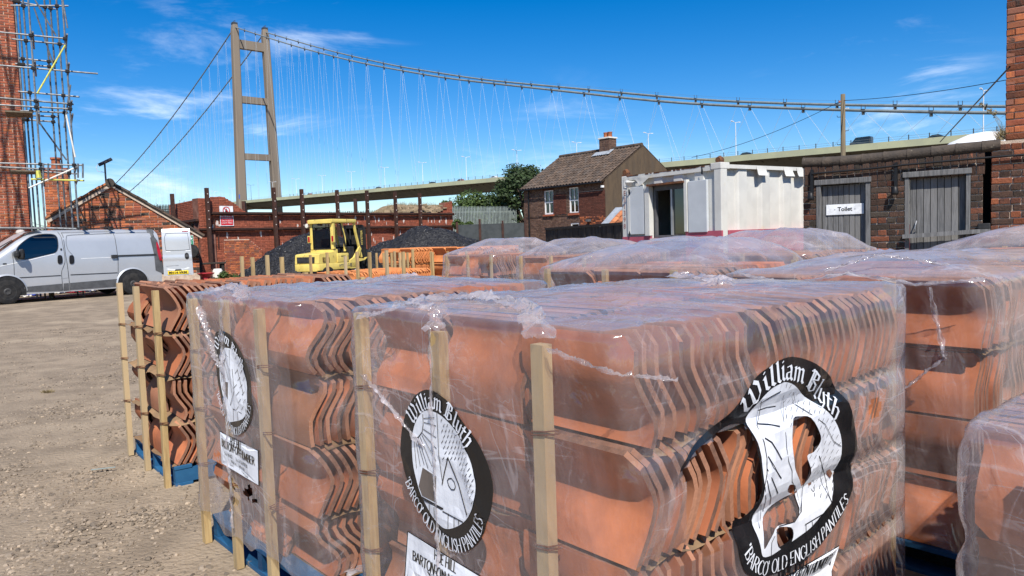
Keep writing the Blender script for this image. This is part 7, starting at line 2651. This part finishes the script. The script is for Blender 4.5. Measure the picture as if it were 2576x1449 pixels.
    cx_, cy_ = sum(p[0] for p in ad) / 5, sum(p[1] for p in ad) / 5
    P1.printed('white_print', 'L', [([(cx_ + (p[0] - cx_) * .965, cy_ + (p[1] - cy_) * .965) for p in ad], ())], 'print_white', .0045, l3)
    for tx, pa, pb, sz in (('HOE HILL', (385, 1318), (560, 1418), .028), ('BARTON-ON-HUMBER', (222, 1322), (720, 1608), .027)):
        q = path_text(tx, CAP, [tl(*z4(*pa)), tl(*z4(*pb))], sz, (.2, .0), .08, fit=True)
        P1.printed('lettering', 'L', [(g, ()) for g in q], 'print_black', .006, l3, None)
    # second wrapped pallet ----------------------------------------------------------------------------
    C2 = (-.75, 2.66)
    tmp.mt = MT((C2[0], C2[1], 0), math.atan2(.66, .75))
    f2 = Load.trace(tmp, 'L')
    def hole(cx, cy, rx, ry, sd):
        rg = random.Random(sd)
        pts = [f2(*z6(cx + rx * math.cos(k * PI / 5) * rg.uniform(.7, 1.1), cy + ry * math.sin(k * PI / 5) * rg.uniform(.7, 1.1))) for k in range(10)]
        return ('L', [(-p[0], p[1]) for p in pts])
    P2 = Load('shrink-wrapped pantile pallet left of the nearest, address label whole on its end', C2, ex1, 1.10, 1.16, 4, (.20, .60, .985), (1.16, 1.18, 1.17), .037, 'tight', 2, dome=.02, zb=.17,
              holes=[hole(125, 850, 40, 48, 1), hole(185, 945, 42, 40, 2), hole(290, 985, 32, 40, 3), hole(115, 770, 26, 14, 4), hole(325, 1030, 20, 16, 5), hole(212, 1030, 22, 30, 6)], stake_lean=(.10, .03, 0))
    z2 = P2.zt
    P2.fold([(.02, 1.1, z2 - .01), (.06, .85, z2 + .03), (.02, .62, z2 + .03), (-.04, .45, z2 - .01)], .10, .028, 11.3)
    P2.fold([(-.055, .66, z2), (-.062, .665, .95), (-.062, .66, .55), (-.064, .655, .2)], .022, .014, 12.1, 90, 5)
    P2.fold([(-.055, .95, z2 - .05), (-.06, .8, z2 - .22), (-.06, .7, z2 - .3)], .05, .016, 13.1)
    P2.fold([(.1, -.03, .16), (.5, -.035, .17), (1.0, -.03, .15)], .09, .02, 14.1)
    P2.fold([(.5, .5, z2 + .03), (.8, .75, z2 + .03), (1.05, .85, z2 + .03)], .12, .02, 15.1)
    badge(P2, 'L', z6,
          ((110, 95), (170, 95), (220, 150), (260, 230), (295, 330), (315, 440), (322, 530), (300, 610), (265, 655), (220, 665), (190, 610), (150, 510), (125, 400), (105, 260), (98, 140)),
          ((150, 190), (200, 190), (240, 240), (275, 340), (292, 430), (290, 520), (265, 575), (215, 590), (180, 588), (170, 520), (140, 400), (128, 280)),
          ((160, 195), (165, 240), (150, 270), (130, 275)),
          [((168, 220), (185, 230)), ((165, 255), (186, 300)), ((155, 270), (180, 360)), ((145, 275), (160, 380)), ((137, 278), (145, 370))],
          ((190, 192), (192, 330), (200, 430)),
          ((158, 370), (176, 375), (180, 470), (165, 440)),
          [(1.2, ((205, 300), (222, 420), (195, 500))), (1.4, ((228, 300), (262, 420), (285, 540))), (1.0, ((210, 520), (260, 545))), (1.0, ((212, 520), (212, 585))), (1.0, ((240, 535), (240, 585)))],
          ((112, 190), (118, 140), (140, 118), (170, 130), (200, 175), (235, 240), (265, 300)),
          ((118, 430), (135, 500), (160, 560), (195, 630), (225, 652), (262, 640), (292, 590), (312, 500)), (.042, .032), .0026, (205, 205))
    t2 = P2.trace('L')
    A = [t2(*z6(*p)) for p in ((130, 643), (358, 750), (363, 946), (152, 820))]
    l4 = P2.printed('address_label', 'L', [(A, ())], 'print_black', .003)
    cx_, cy_ = sum(p[0] for p in A) / 4, sum(p[1] for p in A) / 4
    P2.printed('white_print', 'L', [([(cx_ + (p[0] - cx_) * .965, cy_ + (p[1] - cy_) * .965) for p in A], ())], 'print_white', .0045, l4)
    for tx, pa, pb, sz in (('HOE HILL', (200, 718), (262, 752), .034), ('BARTON-ON-HUMBER', (150, 722), (342, 830), .032)):
        q = path_text(tx, CAP, [t2(*z6(*pa)), t2(*z6(*pb))], sz, (.2, .0), .08, fit=True)
        P2.printed('lettering', 'L', [(g, ()) for g in q], 'print_black', .006, l4, None)
    sg = (Vector(t2(*z6(345, 828))) - Vector(t2(*z6(160, 722))))
    ang = math.atan2(sg.y, sg.x)
    for k, tx in enumerate(('Tel: (01652        Fax (01226)700350', 'Web: w      lyth.co.uk', 'E-Mail: enq     liamblyth.co.uk')):
        p = t2(*z6(238 + 6 * k, 800 + 31 * k))
        me = text_mesh('lettering', tx, .021, MATS['text_black'])
        for v in me.vertices:
            x, y = v.co.x * .8, v.co.y
            v.co = P2.surf('L', -(p[0] + x * math.cos(ang) - y * math.sin(ang)), p[1] + x * math.sin(ang) + y * math.cos(ang), .006)
        put('lettering', me, l4)
    # open pallets -----------------------------------------------------------------------------------------
    P3 = Load('unwrapped pantile pallet on blue base nearest the van, three pale stakes in front', (-2.02, 4.28), (.777, .63), 1.0, 1.25, 4, (.03, .5, .97), (1.17, 1.18, 1.19), .036, None, 3)
    # a few loose tiles standing proud on top
    for k, (x, y, a, t) in enumerate(()):
        put('tile', tmesh(0, False, .33, False), P3.o, (x + .05, y, P3.zt + .045), (0, a, t))
    Load('open pallet of orange pantiles behind the nearest unwrapped one, tall stakes standing above it', (-2.15, 7.1), ex1, 1.05, 1.3, 3, (.03, .35, .7, .97), (1.24, 1.26, 1.24, 1.25), .034, None, 4, near=False, bright=False, base=.06)
    Load('open pallet of orange pantiles with tall stakes in front of the forklift', (-2.1, 9.6), ex1, 1.05, 1.3, 3, (.03, .5, .97), (1.15, 1.2, 1.17), .034, None, 5, near=False, bright=True, base=.10)
    Load('full bright orange pallet of pantiles right of the forklift, five stakes along its front', (-1.8, 13.2), ex1, 1.1, 1.2, 4, (.02, .25, .5, .75, .98), 1.12, .036, None, 6, near=False, bright=True, base=.10)
    Load('bright orange pallet of pantiles touching the wrapped stack, right of the five-staked one', (-.72, 12.7), ex1, 1.1, 1.2, 4, (.02, .5, .98), 1.13, .036, None, 7, near=False, bright=True, base=.09)
    # wrapped pallets farther back ------------------------------------------------------------------------
    P8 = Load('loosely wrapped pallet below the brown house, badge half showing on its side', (-.20, 9.75), ex1, 1.1, 1.3, 4, (.05, .5, .95), 1.2, .034, 'loose', 8, near=False, dome=.20, zb=.80)
    tr8 = P8.trace('R')
    c8 = tr8(1362, 700)
    ring = [(c8[0] + .20 * math.cos(2 * PI * k / 40), c8[1] + .26 * math.sin(2 * PI * k / 40)) for k in range(40)]
    ri = [(c8[0] + .14 * math.cos(2 * PI * k / 40), c8[1] + .19 * math.sin(2 * PI * k / 40)) for k in range(40)]
    lb = P8.printed('printed_badge', 'R', [(ring, [ri])], 'print_black', .01)
    P8.printed('white_print', 'R', [(ri, ())], 'print_white', .012, lb)
    arc = [(c8[0] - .150 * math.cos(a), c8[1] + .20 * math.sin(a)) for a in [R(10 + 160 * k / 12) for k in range(13)]]
    q = path_text('William Blyth', NIB, arc, .055, (.11, .09), .06, fit=True, lift=0)
    P8.printed('lettering', 'R', [(g, ()) for g in q], 'print_white', .015, lb, None)
    P8.printed('line_art', 'R', strokes([[(c8[0], c8[1] + .18), (c8[0], c8[1])], [(c8[0] - .1, c8[1] + .1), (c8[0] - .05, c8[1] + .05)], [(c8[0] - .13, c8[1] + .02), (c8[0] - .05, c8[1] + .05)]], .006), 'print_black', .015, lb, None)
    Load('loosely wrapped pallet in the middle distance just left of the container doorway', (.83, 7.75), ex1, 1.1, 1.3, 4, (.05, .5, .95), 1.2, .034, 'loose', 9, near=False, dome=.17, zb=.70)
    Load('wrapped pallet with a high milky plastic dome in the middle of the yard', (.95, 4.02), ex1, 1.1, 1.25, 4, (.05, .5, .95), 1.2, .034, 'loose', 10, near=False, dome=.17, zb=.5, peak=(.75, .5))
    Load('wrapped pallet in front of the toilet door, its plastic top bulging', (2.42, 6.1), ex1, 1.1, 1.3, 4, (.05, .5, .95), 1.2, .034, 'loose', 11, near=False, dome=.19, zb=.6)
    Load('wrapped pallet below the hatch at the far right of the yard', (3.68, 4.45), ex1, 1.1, 1.6, 4, (.05, .5, .95), 1.2, .034, 'loose', 12, near=False, dome=.16, zb=.5)
    P4 = Load('long loosely wrapped pallet behind the nearest one, pale stake showing through its end', (1.74, 2.72), ex1, 1.06, 1.6, 4, (.30, .68, .97), (1.19, 1.18, 1.18), .031, 'loose', 13, dome=.07, zb=.16, cloth=.7)
    z4_ = P4.zt + .03
    P4.fold([(-.10, .95, z4_ - .02), (-.12, .7, z4_ - .06), (-.11, .45, z4_ - .01), (-.1, .2, z4_ - .05), (-.04, -.02, z4_ - .03)], .05, .02, 21.1)
    P4.fold([(-.1, .55, z4_), (.05, .40, z4_ + .06), (.15, .2, z4_ + .02), (.1, -.03, z4_ - .03)], .03, .016, 22.1)
    P4.fold([(-.1, .15, z4_ - .05), (-.08, .1, .9), (-.09, .3, .7)], .03, .014, 23.1)
    Load('lower wrapped pallet cut off by the right edge of the frame', (1.79, .88), ex1, 1.1, 1.4, 3, (.05, .45, .83), .91, .032, 'tight', 14, dome=.05, zb=.12)
make_loads()
